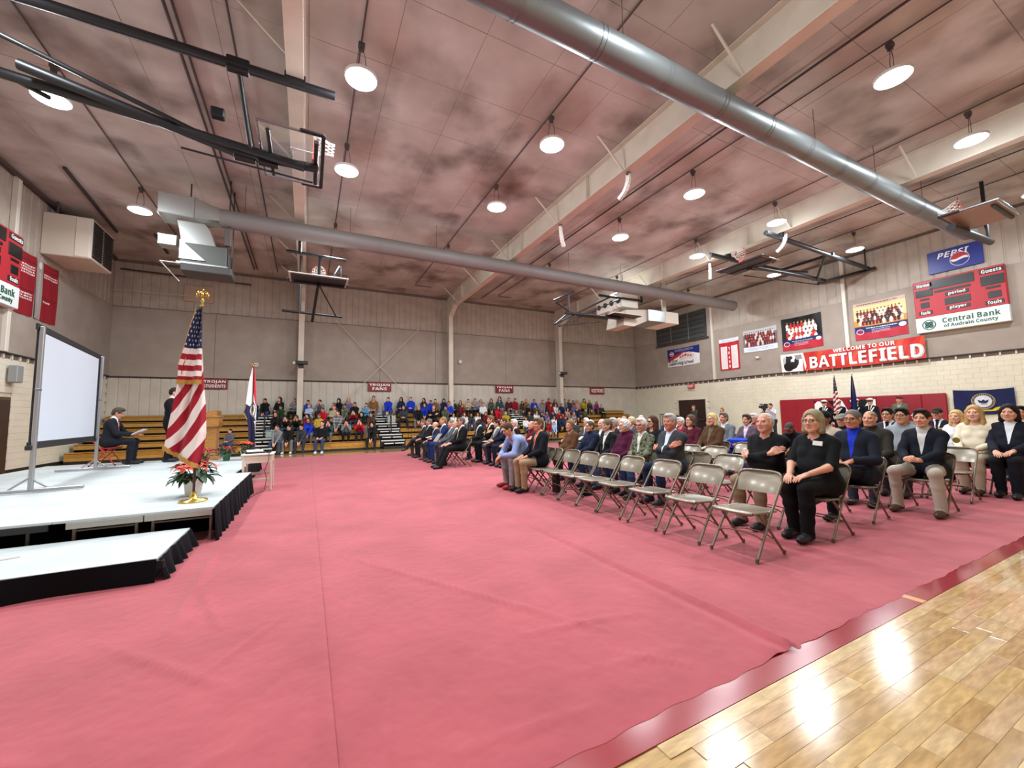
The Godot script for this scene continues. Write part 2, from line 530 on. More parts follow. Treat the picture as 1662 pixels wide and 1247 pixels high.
func hair_net(style: String, cell: float) -> Array:
	var key := "hair%s %s" % [style, cell]
	if nets.has(key): return nets[key]
	var w := Field.new(Vector3(-0.17, -0.42, -0.22), Vector3(0.17, 0.2, 0.19), cell)
	var face := true
	var c := Vector3(0, 0.03, -0.02)
	match style:
		"short":
			w.ell(c + Vector3(0, 0.006, -0.004), Vector3(0.081, 0.094, 0.102), 0.01, 1)
			w.ell(Vector3(0, -0.01, -0.055), Vector3(0.066, 0.07, 0.06), 0.02, 1)
		"full":
			w.ell(c + Vector3(0, 0.012, 0.0), Vector3(0.086, 0.1, 0.104), 0.01, 1)
			w.ell(Vector3(0, 0.108, 0.035), Vector3(0.062, 0.03, 0.05), 0.02, 1)
			w.ell(Vector3(0, -0.015, -0.055), Vector3(0.07, 0.075, 0.065), 0.02, 1)
		"receding":
			w.ell(c + Vector3(0, 0.0, -0.014), Vector3(0.081, 0.088, 0.096), 0.01, 1)
			w.ell(Vector3(0, -0.01, -0.055), Vector3(0.07, 0.075, 0.064), 0.02, 1)
		"fringe":
			w.ell(Vector3(0, 0.012, -0.03), Vector3(0.082, 0.05, 0.094), 0.01, 1)
			w.ell(Vector3(0, -0.025, -0.06), Vector3(0.066, 0.05, 0.06), 0.02, 1)
			w.ell(Vector3(0, 0.12, 0.0), Vector3(0.066, 0.085, 0.09), 0.006, 1, Basis(), true)
		"buzz":
			w.ell(c + Vector3(0, 0.0, -0.006), Vector3(0.077, 0.09, 0.097), 0.01, 1)
		"bob":
			w.ell(c + Vector3(0, 0.012, -0.004), Vector3(0.092, 0.1, 0.108), 0.01, 1)
			for s in [-1.0, 1.0]:
				w.cap(Vector3(s * 0.078, 0.02, -0.01), Vector3(s * 0.08, -0.1, 0.0), 0.03, 0.034, 0.03, 1)
			w.cap(Vector3(0, 0.0, -0.075), Vector3(0, -0.1, -0.06), 0.055, 0.056, 0.04, 1)
			w.cap(Vector3(-0.05, -0.1, -0.04), Vector3(0.05, -0.1, -0.04), 0.045, 0.045, 0.03, 1)
		"long":
			w.ell(c + Vector3(0, 0.012, -0.004), Vector3(0.088, 0.098, 0.106), 0.01, 1)
			for s in [-1.0, 1.0]:
				w.cap(Vector3(s * 0.074, 0.02, -0.015), Vector3(s * 0.085, -0.15, -0.005), 0.03, 0.032, 0.03, 1)
				w.cap(Vector3(s * 0.085, -0.15, -0.005), Vector3(s * 0.08, -0.27, 0.02), 0.032, 0.018, 0.02, 1)
			w.cap(Vector3(-0.03, 0.0, -0.075), Vector3(-0.045, -0.26, -0.085), 0.05, 0.04, 0.05, 1)
			w.cap(Vector3(0.03, 0.0, -0.075), Vector3(0.045, -0.26, -0.085), 0.05, 0.04, 0.05, 1)
		"curly":
			for j in 70:
				var y := 1.0 - 1.75 * (j + 0.5) / 70
				var a := j * 2.399
				var r := sqrt(maxf(0.0, 1.0 - y * y))
				var d := Vector3(cos(a) * r, y, sin(a) * r)
				if d.z > 0.62 and d.y < 0.62: continue
				w.cap(c + d * Vector3(0.06, 0.07, 0.075), c + d * Vector3(0.083, 0.093, 0.1) + Vector3(0, 0.004 * sin(j), 0), 0.026, 0.022, 0.012, 1)
		"bun":
			w.ell(c + Vector3(0, 0.008, -0.004), Vector3(0.081, 0.094, 0.103), 0.01, 1)
			w.ell(Vector3(0, 0.05, -0.135), Vector3(0.042, 0.042, 0.036), 0.015, 1)
		"hood":
			face = false
			w.ell(c + Vector3(0, -0.01, -0.015), Vector3(0.105, 0.135, 0.125), 0.01, 1)
			w.cap(Vector3(0, -0.1, -0.02), Vector3(0, -0.19, -0.03), 0.1, 0.13, 0.05, 1)
			w.ell(Vector3(0, -0.005, 0.1), Vector3(0.066, 0.1, 0.085), 0.01, 1, Basis(), true)
		"cap":
			face = false
			w.ell(c + Vector3(0, 0.022, 0.0), Vector3(0.084, 0.085, 0.104), 0.01, 1)
			w.ell(Vector3(0, 0.052, 0.115), Vector3(0.066, 0.008, 0.066), 0.012, 1, Basis(Vector3.RIGHT, 0.22))
			w.ell(Vector3(0, -0.05, 0.0), Vector3(0.2, 0.09, 0.2), 0.004, 1, Basis(), true)
		"knit":
			face = false
			w.ell(c + Vector3(0, 0.016, -0.006), Vector3(0.088, 0.096, 0.106), 0.01, 1)
			w.ell(Vector3(0, -0.105, 0.03), Vector3(0.2, 0.14, 0.2), 0.006, 1, Basis(Vector3.RIGHT, -0.3), true)
		"beret":
			face = false
			w.ell(Vector3(0.02, 0.095, -0.005), Vector3(0.105, 0.034, 0.115), 0.012, 1, Basis(Vector3.BACK, -0.25))
			w.ell(Vector3(0, 0.062, -0.012), Vector3(0.08, 0.03, 0.1), 0.012, 1)
		"peaked":   # white crown, wide
			face = false
			w.ell(Vector3(0, 0.115, -0.005), Vector3(0.125, 0.03, 0.135), 0.01, 1, Basis(Vector3.RIGHT, -0.12))
			w.cap(Vector3(0, 0.07, -0.02), Vector3(0, 0.09, -0.018), 0.088, 0.09, 0.02, 1)
	if face:
		if style == "receding":
			w.ell(Vector3(0, 0.0, 0.1), Vector3(0.073, 0.135, 0.092), 0.012, 1, Basis(), true)
		else:
			w.ell(Vector3(0.0, -0.03, 0.1), Vector3(0.068, 0.122, 0.09), 0.012, 1, Basis(), true)
			if style in ["bob", "long", "full"]: w.ell(Vector3(0.022, 0.03, 0.1), Vector3(0.045, 0.08, 0.062), 0.012, 1, Basis(Vector3.BACK, 0.5), true)
		if style in ["short", "full", "receding", "fringe", "buzz", "bun"]:
			w.ell(Vector3(0, -0.09, 0.04), Vector3(0.13, 0.075, 0.085), 0.01, 1, Basis(), true)
			for s in [-1.0, 1.0]: w.ell(Vector3(s * 0.08, -0.012, -0.004), Vector3(0.024, 0.036, 0.026), 0.006, 1, Basis(), true)
	var g := w.net()
	if style != "peaked" and style != "beret" and style != "hood" and style != "cap" and style != "knit":
		var p: PackedVector3Array = g[0]
		for j in p.size():
			var q := p[j]
			var d := sin(q.x * 190.0 + q.z * 120.0 + sin(q.y * 40.0) * 1.5) * 0.0028 + sin(q.z * 90.0 + q.y * 25.0 + q.x * 50) * 0.0022
			p[j] = q + g[1][j] * d
		g[0] = p
	nets[key] = g
	return g

# A pose: joint targets of an adult 1.72 m tall, facing +z, feet on the ground at y = 0.
func pose(kind: String) -> Dictionary:
	var p := {"hip": Vector3(0, 0.54, 0), "chest": Vector3(0, 0.93, -0.03), "neck": Vector3(0, 1.08, -0.02), "head": Vector3(0, 1.215, 0.015), "pitch": 0.0, "yaw": 0.0,
		"wr": Vector3(-0.10, 0.64, 0.30), "wl": Vector3(0.10, 0.64, 0.30), "hr": Vector3(0.35, -0.25, 1), "hl": Vector3(-0.35, -0.25, 1), "pr": Vector3(0, 1, 0.2), "pl": Vector3(0, 1, 0.2), "curl": 0.5,
		"er": Vector3(-0.7, -0.6, -0.4), "el": Vector3(0.7, -0.6, -0.4),
		"kr": Vector3(-0.13, 0.525, 0.43), "kl": Vector3(0.13, 0.525, 0.43), "ar": Vector3(-0.12, 0.09, 0.40), "al": Vector3(0.12, 0.09, 0.40), "fr": Vector3(-0.05, 0, 1), "fl": Vector3(0.05, 0, 1), "heavy": 0.0, "fem": 0.0, "scale": 1.0}
	match kind:
		"lap", "lap2":
			if kind == "lap2": p.merge({"ar": Vector3(-0.1, 0.09, 0.30), "al": Vector3(0.16, 0.09, 0.46), "yaw": 0.1, "wr": Vector3(-0.07, 0.65, 0.27), "wl": Vector3(0.09, 0.66, 0.31)}, true)
		"lady":
			p.merge({"fem": 1.0, "heavy": 0.6, "wr": Vector3(-0.10, 0.655, 0.35), "wl": Vector3(0.08, 0.67, 0.33), "kr": Vector3(-0.09, 0.525, 0.43), "kl": Vector3(0.09, 0.525, 0.43), "ar": Vector3(-0.08, 0.09, 0.37), "al": Vector3(0.09, 0.09, 0.45)}, true)
		"lady2":
			p.merge({"fem": 1.0, "heavy": 0.2, "kr": Vector3(-0.08, 0.525, 0.42), "kl": Vector3(0.08, 0.525, 0.42), "ar": Vector3(-0.07, 0.09, 0.30), "al": Vector3(0.08, 0.09, 0.33), "yaw": -0.15}, true)
		"arms":
			p.merge({"wr": Vector3(0.11, 0.84, 0.17), "wl": Vector3(-0.11, 0.80, 0.2), "hr": Vector3(0.75, 0.4, -0.35), "hl": Vector3(-0.8, 0.2, -0.4), "pr": Vector3(0.3, 0.3, 1), "pl": Vector3(-0.3, 0.3, 1), "er": Vector3(-0.8, -0.8, 0.15), "el": Vector3(0.8, -0.8, 0.15), "curl": 0.35}, true)
		"legs":   # one leg laid over the other
			p.merge({"kl": Vector3(0.05, 0.60, 0.42), "al": Vector3(-0.16, 0.30, 0.62), "fl": Vector3(-0.3, -0.25, 1), "ar": Vector3(-0.11, 0.09, 0.40), "wr": Vector3(-0.06, 0.71, 0.28), "wl": Vector3(0.08, 0.72, 0.28)}, true)
		"stretch":
			p.merge({"kl": Vector3(0.14, 0.50, 0.42), "al": Vector3(0.17, 0.085, 0.66), "ar": Vector3(-0.14, 0.085, 0.62), "kr": Vector3(-0.13, 0.50, 0.42), "pitch": -0.08}, true)
		"lean":
			p.merge({"chest": Vector3(0, 0.86, 0.20), "neck": Vector3(0, 0.98, 0.32), "head": Vector3(0, 1.08, 0.42), "pitch": 0.45, "wr": Vector3(-0.05, 0.60, 0.56), "wl": Vector3(0.06, 0.60, 0.58), "hr": Vector3(0.4, -0.6, 0.7), "hl": Vector3(-0.4, -0.6, 0.7),
				"er": Vector3(-0.8, -0.4, -0.3), "el": Vector3(0.8, -0.4, -0.3), "curl": 0.8, "heavy": 0.5, "ar": Vector3(-0.16, 0.09, 0.38), "al": Vector3(0.16, 0.09, 0.42), "kr": Vector3(-0.17, 0.525, 0.43), "kl": Vector3(0.17, 0.525, 0.43)}, true)
		"read":
			p.merge({"pitch": 0.42, "chest": Vector3(0, 0.92, 0.03), "neck": Vector3(0, 1.06, 0.07), "head": Vector3(0, 1.18, 0.13), "wr": Vector3(-0.09, 0.68, 0.40), "wl": Vector3(0.09, 0.68, 0.40), "hr": Vector3(0.1, 0.2, 1), "hl": Vector3(-0.1, 0.2, 1), "curl": 0.9}, true)
		"hold":
			p.merge({"wr": Vector3(-0.09, 0.69, 0.36), "wl": Vector3(0.07, 0.68, 0.36), "hr": Vector3(0.5, 0.15, 0.8), "hl": Vector3(-0.5, 0.15, 0.8), "pr": Vector3(-0.8, 0.5, 0), "pl": Vector3(0.8, 0.5, 0), "curl": 0.9, "kr": Vector3(-0.2, 0.525, 0.42), "kl": Vector3(0.2, 0.525, 0.42), "ar": Vector3(-0.2, 0.09, 0.38), "al": Vector3(0.22, 0.09, 0.40)}, true)
		"kid":   # on a bench: knees apart, hands between them
			p.merge({"chest": Vector3(0, 0.90, 0.08), "neck": Vector3(0, 1.04, 0.13), "head": Vector3(0, 1.165, 0.18), "pitch": 0.12, "wr": Vector3(-0.05, 0.50, 0.46), "wl": Vector3(0.05, 0.50, 0.47), "hr": Vector3(0.3, -0.8, 0.4), "hl": Vector3(-0.3, -0.8, 0.4), "kr": Vector3(-0.18, 0.525, 0.42), "kl": Vector3(0.18, 0.525, 0.42), "ar": Vector3(-0.16, 0.09, 0.42), "al": Vector3(0.17, 0.09, 0.42)}, true)
		"kidface":   # elbows on the knees, hands at the face
			p.merge({"chest": Vector3(0, 0.86, 0.15), "neck": Vector3(0, 0.99, 0.24), "head": Vector3(0, 1.10, 0.31), "pitch": 0.15, "wr": Vector3(-0.06, 0.93, 0.40), "wl": Vector3(0.07, 0.91, 0.40), "hr": Vector3(0.15, 1, -0.05), "hl": Vector3(-0.15, 1, -0.05), "pr": Vector3(-0.3, 0, 1), "pl": Vector3(0.3, 0, 1), "er": Vector3(-0.6, -1, 0.5), "el": Vector3(0.6, -1, 0.5)}, true)
		"podium":
			p.merge({"hip": Vector3(0, 0.93, 0), "chest": Vector3(0, 1.33, -0.02), "neck": Vector3(0, 1.48, 0.0), "head": Vector3(0, 1.61, 0.04), "pitch": 0.25, "kr": Vector3(-0.1, 0.5, 0.01), "kl": Vector3(0.1, 0.5, 0.01), "ar": Vector3(-0.12, 0.09, -0.03), "al": Vector3(0.12, 0.09, -0.03), "wr": Vector3(-0.2, 1.14, 0.32), "wl": Vector3(0.2, 1.14, 0.32), "stand": true}, true)
		"front":   # standing, hands joined low
			p.merge({"hip": Vector3(0, 0.93, 0), "chest": Vector3(0, 1.33, -0.02), "neck": Vector3(0, 1.485, -0.01), "head": Vector3(0, 1.615, 0.02), "kr": Vector3(-0.1, 0.5, 0.01), "kl": Vector3(0.1, 0.5, 0.01), "ar": Vector3(-0.12, 0.09, -0.03), "al": Vector3(0.12, 0.09, -0.03), "wr": Vector3(-0.06, 0.93, 0.19), "wl": Vector3(0.06, 0.93, 0.2), "hr": Vector3(0.5, -0.8, 0.2), "hl": Vector3(-0.5, -0.8, 0.2), "pr": Vector3(0, 0.2, 1), "pl": Vector3(0, 0.2, 1), "stand": true}, true)
		"attention":
			p.merge({"hip": Vector3(0, 0.93, 0), "chest": Vector3(0, 1.33, -0.02), "neck": Vector3(0, 1.485, -0.01), "head": Vector3(0, 1.615, 0.02), "kr": Vector3(-0.1, 0.5, 0.01), "kl": Vector3(0.1, 0.5, 0.01), "ar": Vector3(-0.1, 0.09, -0.03), "al": Vector3(0.1, 0.09, -0.03), "wr": Vector3(-0.26, 0.83, 0.02), "wl": Vector3(0.26, 0.83, 0.02), "hr": Vector3(0.1, -1, 0.1), "hl": Vector3(-0.1, -1, 0.1), "pr": Vector3(-1, 0, 0), "pl": Vector3(1, 0, 0), "curl": 0.8, "stand": true}, true)
		"bearer":   # both hands at a flagstaff in front of the belt
			p.merge({"hip": Vector3(0, 0.93, 0), "chest": Vector3(0, 1.33, -0.02), "neck": Vector3(0, 1.485, -0.01), "head": Vector3(0, 1.615, 0.02), "kr": Vector3(-0.1, 0.5, 0.01), "kl": Vector3(0.1, 0.5, 0.01), "ar": Vector3(-0.1, 0.09, -0.03), "al": Vector3(0.1, 0.09, -0.03), "wr": Vector3(-0.06, 1.22, 0.26), "wl": Vector3(0.06, 0.98, 0.22), "hr": Vector3(0.7, 0.1, 0.7), "hl": Vector3(-0.7, 0.1, 0.7), "pr": Vector3(-0.7, 0, 0.7), "pl": Vector3(0.7, 0, 0.7), "curl": 1.2, "stand": true}, true)
		"film":
			p.merge({"hip": Vector3(0, 0.93, 0), "chest": Vector3(0, 1.33, 0.02), "neck": Vector3(0, 1.475, 0.06), "head": Vector3(0, 1.60, 0.10), "pitch": 0.1, "kr": Vector3(-0.1, 0.5, 0.01), "kl": Vector3(0.1, 0.5, 0.01), "ar": Vector3(-0.14, 0.09, -0.03), "al": Vector3(0.14, 0.09, 0.03), "wr": Vector3(-0.12, 1.45, 0.38), "wl": Vector3(0.12, 1.42, 0.36), "hr": Vector3(0.1, 0.3, 1), "hl": Vector3(-0.1, 0.3, 1), "curl": 0.9, "stand": true}, true)
	return p

const FINGER_IN := 0.0
# builds (once for each key) the meshes of a figure: {"body": mesh, TOP: mesh, LEGS: mesh, SHOE: mesh ...}
var figures := {}
func figure(kind: String, cell: float, dress := "jacket", head := "m", turn := 0.0, sleeve := 1.0) -> Dictionary:
	var key := "%s %s %s %s %s %s" % [kind, cell, dress, head, turn, sleeve]
	if figures.has(key): return figures[key]
	var p := pose(kind)
	var fem: float = p.fem if not head.begins_with("w") else maxf(p.fem, 0.7)
	var fat: float = maxf(p.heavy, 1.0 if head.ends_with("f") else 0.0)
	var stand: bool = p.get("stand", false)
	var lo := Vector3(-0.54, -0.02, -0.32)
	var hi := Vector3(0.54, 1.12 if not stand else 1.56, 0.86 if not stand else 0.55)
	var w := Field.new(lo, hi, cell)
	var hip: Vector3 = p.hip; var chest: Vector3 = p.chest; var neck: Vector3 = p.neck
	var bulk := 0.007 if dress in ["jacket", "coat", "suit"] else (0.02 if dress == "puffer" else 0.0)
	var belly := hip.lerp(chest, 0.45) + Vector3(0, 0, 0.015 + 0.03 * fat)
	var ax := Vector3.RIGHT
	# legs first, so that the coat overlaps them
	for s in [-1.0, 1.0]:
		var kn: Vector3 = p.kr if s < 0 else p.kl
		var an: Vector3 = p.ar if s < 0 else p.al
		var ft: Vector3 = (p.fr if s < 0 else p.fl).normalized()
		var th: Vector3 = hip + ax * s * (0.085 + 0.01 * fem)
		w.cap(th, kn, 0.088 + 0.012 * fat + 0.006 * fem, 0.062 + 0.006 * fat, 0.03, LEGS)
		var calf := kn.lerp(an, 0.38) + Vector3(0, 0, -0.012)
		w.cap(kn, calf, 0.06 + 0.004 * fat, 0.058 + 0.004 * fat, 0.02, LEGS)
		w.cap(calf, an, 0.058 + 0.004 * fat, 0.05, 0.02, LEGS)
		var heel := an + Vector3(0, -0.04, 0) - ft * 0.045
		var ball := an + Vector3(0, -0.052, 0) + ft * 0.115
		var sk := SHOE if s < 0 else SHOE2
		w.cap(an + Vector3(0, -0.015, 0), heel, 0.04, 0.036, 0.02, sk)
		w.cap(heel, ball, 0.037, 0.038, 0.02, sk)
		w.cap(ball, ball + ft * 0.06, 0.038, 0.028, 0.02, sk)
	w.cap(hip - ax * 0.075, hip + ax * 0.075, 0.122 + 0.02 * fat + 0.01 * fem, 0.122 + 0.02 * fat + 0.01 * fem, 0.05, LEGS)
	# trunk
	w.cap(hip + Vector3(-0.05, 0.08, 0), belly - ax * 0.046, 0.116 + bulk + 0.03 * fat, 0.106 + bulk + 0.035 * fat - 0.008 * fem, 0.05, TOP)
	w.cap(hip + Vector3(0.05, 0.08, 0), belly + ax * 0.046, 0.116 + bulk + 0.03 * fat, 0.106 + bulk + 0.035 * fat - 0.008 * fem, 0.05, TOP)
	for s in [-1.0, 1.0]:
		w.cap(belly + ax * s * 0.046, chest + ax * s * 0.062, 0.106 + bulk + 0.035 * fat - 0.008 * fem, 0.1 + bulk + 0.012 * fat, 0.05, TOP)
		if fem > 0: w.ell(chest + Vector3(s * 0.07, -0.07, 0.1), Vector3(0.062, 0.06, 0.055) * (1.0 + 0.15 * fat), 0.04, TOP)
		var sh := neck + Vector3(s * (0.145 - 0.018 * fem + 0.01 * fat), -0.085, -0.015)
		w.cap(neck + Vector3(s * 0.04, -0.03, -0.012), sh, 0.048, 0.052 + bulk, 0.05, TOP)
		w.cap(chest + ax * s * 0.06, sh, 0.095 + bulk, 0.05 + bulk, 0.05, TOP)
	if dress != "shirt":   # the skirt of the coat lies over the thighs
		for s in [-1.0, 1.0]:
			if stand: w.cap(hip + ax * s * 0.07, hip + Vector3(s * 0.075, -0.1, 0), 0.125 + bulk, 0.115 + bulk, 0.04, TOP)
			else: w.cap(hip + ax * s * 0.09, hip + Vector3(s * 0.1, 0.0, 0.1), 0.122 + bulk, 0.1 + bulk, 0.04, TOP)
	w.cap(neck + Vector3(0, -0.03, 0), neck + Vector3(0, 0.03, 0.004), 0.064, 0.056, 0.03, TOP if dress in ["suit", "jacket", "hoodie", "puffer", "coat"] else SKIN)
	if dress == "hoodie": w.cap(neck + Vector3(-0.06, 0.0, -0.06), neck + Vector3(0.06, 0.0, -0.06), 0.055, 0.055, 0.04, TOP)
	var wrists := []
	for s in [-1.0, 1.0]:
		var sh := neck + Vector3(s * (0.168 - 0.018 * fem + 0.015 * fat), -0.1, -0.015)
		var wr: Vector3 = p.wr if s < 0 else p.wl
		var el := reach(sh, wr, 0.285, 0.25, p.er if s < 0 else p.el)
		var r := bulk * 0.7 + 0.008 * fat - 0.006 * fem
		var bare := sleeve < 1.0
		w.cap(sh, el, 0.054 + r, 0.044 + r, 0.02, TOP)
		w.cap(el, el.lerp(wr, 0.9), (0.046 if not bare else 0.042) + r, (0.034 + r * 0.7) if not bare else 0.028, 0.015, SKIN if bare else TOP)
		w.cap(el.lerp(wr, 0.8), wr, 0.027, 0.025, 0.012, SKIN)
		wrists.append(wr)
	var g := w.net()
	var open_front := []
	var P: PackedVector3Array = g[0]; var N: PackedVector3Array = g[1]; var T: PackedInt32Array = g[2]; var R: PackedByteArray = g[3]
	# the open front of a jacket: shirt and tie by place on the chest
	if dress in ["suit", "jacket"]:
		var up := (neck - belly).normalized()
		var fwd := ax.cross(up)
		var tall := (neck - belly).length()
		for q in P.size():
			if R[q] != TOP: continue
			var d := P[q] - belly
			var y := d.dot(up) / tall
			if N[q].dot(fwd) > 0.1 and y > 0.06 and P[q].y < neck.y + 0.03:
				var ws := (y - 0.08) * 0.058 + 0.006
				var wt := 0.022 + 0.006 * (1.0 - y)
				var sx := absf(d.x)
				if absf(sx - ws) < cell * 0.55: P[q].x += signf(d.x) * (ws - sx)
				elif dress == "suit" and absf(sx - wt) < cell * 0.55 and wt < ws: P[q].x += signf(d.x) * (wt - sx)
				if sx < ws + cell * 0.55: R[q] = TIE if dress == "suit" and sx < wt + cell * 0.55 and y < 1.02 else SHIRT
			elif y > 1.0 and P[q].y > neck.y - 0.012 and absf(d.x) < 0.075: R[q] = SHIRT
		open_front = [belly, up, tall, fwd]
	# folds in the cloth
	for q in P.size():
		if R[q] == TOP or R[q] == LEGS:
			var v := P[q]
			P[q] = v + N[q] * (sin(v.y * 60.0 + sin(v.x * 31.0) * 2.2 + v.z * 25.0) * 0.0028 + (sin(v.y * 105.0 + v.z * 20.0) * 0.0035 if dress == "puffer" and R[q] == TOP else 0.0) + sin(v.z * 48.0 - v.x * 40.0) * 0.0018)
	var out := {}
	# skin: the whole figure
	var surf := {}
	surf[SKIN] = [P.duplicate(), N.duplicate(), T.duplicate()]
	var fine := 0.0045 if cell < 0.0155 else (0.0065 if cell < 0.021 else 0.011)
	for s in [0, 1]:
		var hn := hand_net(p.curl, maxf(fine, 0.0045))
		var dir: Vector3 = (p.hr if s == 0 else p.hl).normalized()
		var top: Vector3 = p.pr if s == 0 else p.pl
		top = (top - dir * top.dot(dir)).normalized()
		var b := Basis(top.cross(dir), top, dir)
		_add(surf, hn, Transform3D(b * Basis.from_scale(Vector3(-1 if s == 0 else 1, 1, 1)), wrists[s] + dir * 0.012), s == 0)
	var hx := Transform3D(Basis(Vector3.UP, turn + p.yaw) * Basis(Vector3.RIGHT, p.pitch), p.head)
	_add(surf, head_net(head, fine), hx, false)
	var m := ArrayMesh.new()
	var kinds := []
	for k in [SKIN, LIP, EYE, BROW]:
		if surf.has(k) and surf[k][2].size():
			var a := []
			a.resize(Mesh.ARRAY_MAX)
			a[Mesh.ARRAY_VERTEX] = surf[k][0]; a[Mesh.ARRAY_NORMAL] = surf[k][1]; a[Mesh.ARRAY_INDEX] = surf[k][2]
			m.add_surface_from_arrays(Mesh.PRIMITIVE_TRIANGLES, a)
			kinds.append(k)
	out["body"] = m; out["kinds"] = kinds; out["head"] = hx; out["fine"] = fine; out["wrists"] = wrists; out["chest"] = chest; out["neck"] = neck; out["pose"] = p
	# clothing: shells that stand off the skin
	var off := {TOP: 0.009, LEGS: 0.007, SHOE: 0.005, SHIRT: 0.006, TIE: 0.011, SHOE2: 0.005}
	var edge := PackedFloat32Array()
	edge.resize(P.size())
	for q in P.size(): edge[q] = off.get(R[q], 0.0)
	var tr := {}
	for q in range(0, T.size(), 3):
		var a := R[T[q]]; var b := R[T[q + 1]]; var c := R[T[q + 2]]
		var k := maxi(a, maxi(b, c)) if a != b and b != c and a != c else (a if a == b or a == c else b)
		if open_front and (a in [SHIRT, TIE] or b in [SHIRT, TIE] or c in [SHIRT, TIE]):
			var d: Vector3 = (P[T[q]] + P[T[q + 1]] + P[T[q + 2]]) / 3.0 - open_front[0]
			var y: float = d.dot(open_front[1]) / open_front[2]
			if P[T[q]].y < neck.y - 0.02 and a != SKIN and b != SKIN and c != SKIN:
				k = TOP if absf(d.x) > (y - 0.08) * 0.058 + 0.006 else (TIE if dress == "suit" and absf(d.x) < 0.022 + 0.006 * (1.0 - y) else SHIRT)
		if k == SKIN: continue
		if not tr.has(k): tr[k] = PackedInt32Array()
		tr[k].append_array([T[q], T[q + 1], T[q + 2]])
	for k in tr:
		var mp := {}
		var vs := PackedVector3Array(); var ns := PackedVector3Array(); var ix := PackedInt32Array()
		for q in tr[k]:
			if not mp.has(q):
				mp[q] = vs.size()
				vs.append(P[q] + N[q] * edge[q]); ns.append(N[q])
			ix.append(mp[q])
		var a := []
		a.resize(Mesh.ARRAY_MAX)
		a[Mesh.ARRAY_VERTEX] = vs; a[Mesh.ARRAY_NORMAL] = ns; a[Mesh.ARRAY_INDEX] = ix
		var am := ArrayMesh.new()
		am.add_surface_from_arrays(Mesh.PRIMITIVE_TRIANGLES, a)
		out[k] = am
	figures[key] = out
	return out

func _add(surf: Dictionary, g: Array, x: Transform3D, flip: bool) -> void:
	var T: PackedInt32Array = g[2]; var R: PackedByteArray = g[3]
	var maps := {}
	for q in range(0, T.size(), 3):
		var a := R[T[q]]; var b := R[T[q + 1]]; var c := R[T[q + 2]]
		var k := a if a == b or a == c else b
		if not surf.has(k): surf[k] = [PackedVector3Array(), PackedVector3Array(), PackedInt32Array()]
		if not maps.has(k): maps[k] = {}
		var mp: Dictionary = maps[k]
		var ids := [0, 0, 0]
		for e in 3:
			var j := T[q + e]
			if not mp.has(j):
				mp[j] = surf[k][0].size()
				surf[k][0].append(x * g[0][j]); surf[k][1].append((x.basis * g[1][j]).normalized())
			ids[e] = mp[j]
		if flip: surf[k][2].append_array([ids[0], ids[2], ids[1]])
		else: surf[k][2].append_array(ids)

func net_mesh(g: Array, x := Transform3D()) -> ArrayMesh:
	var s := {}
	_add(s, g, x, false)
	var m := ArrayMesh.new()
	for k in s:
		var a := []
		a.resize(Mesh.ARRAY_MAX)
		a[Mesh.ARRAY_VERTEX] = s[k][0]; a[Mesh.ARRAY_NORMAL] = s[k][1]; a[Mesh.ARRAY_INDEX] = s[k][2]
		m.add_surface_from_arrays(Mesh.PRIMITIVE_TRIANGLES, a)
	return m

var hair_meshes := {}
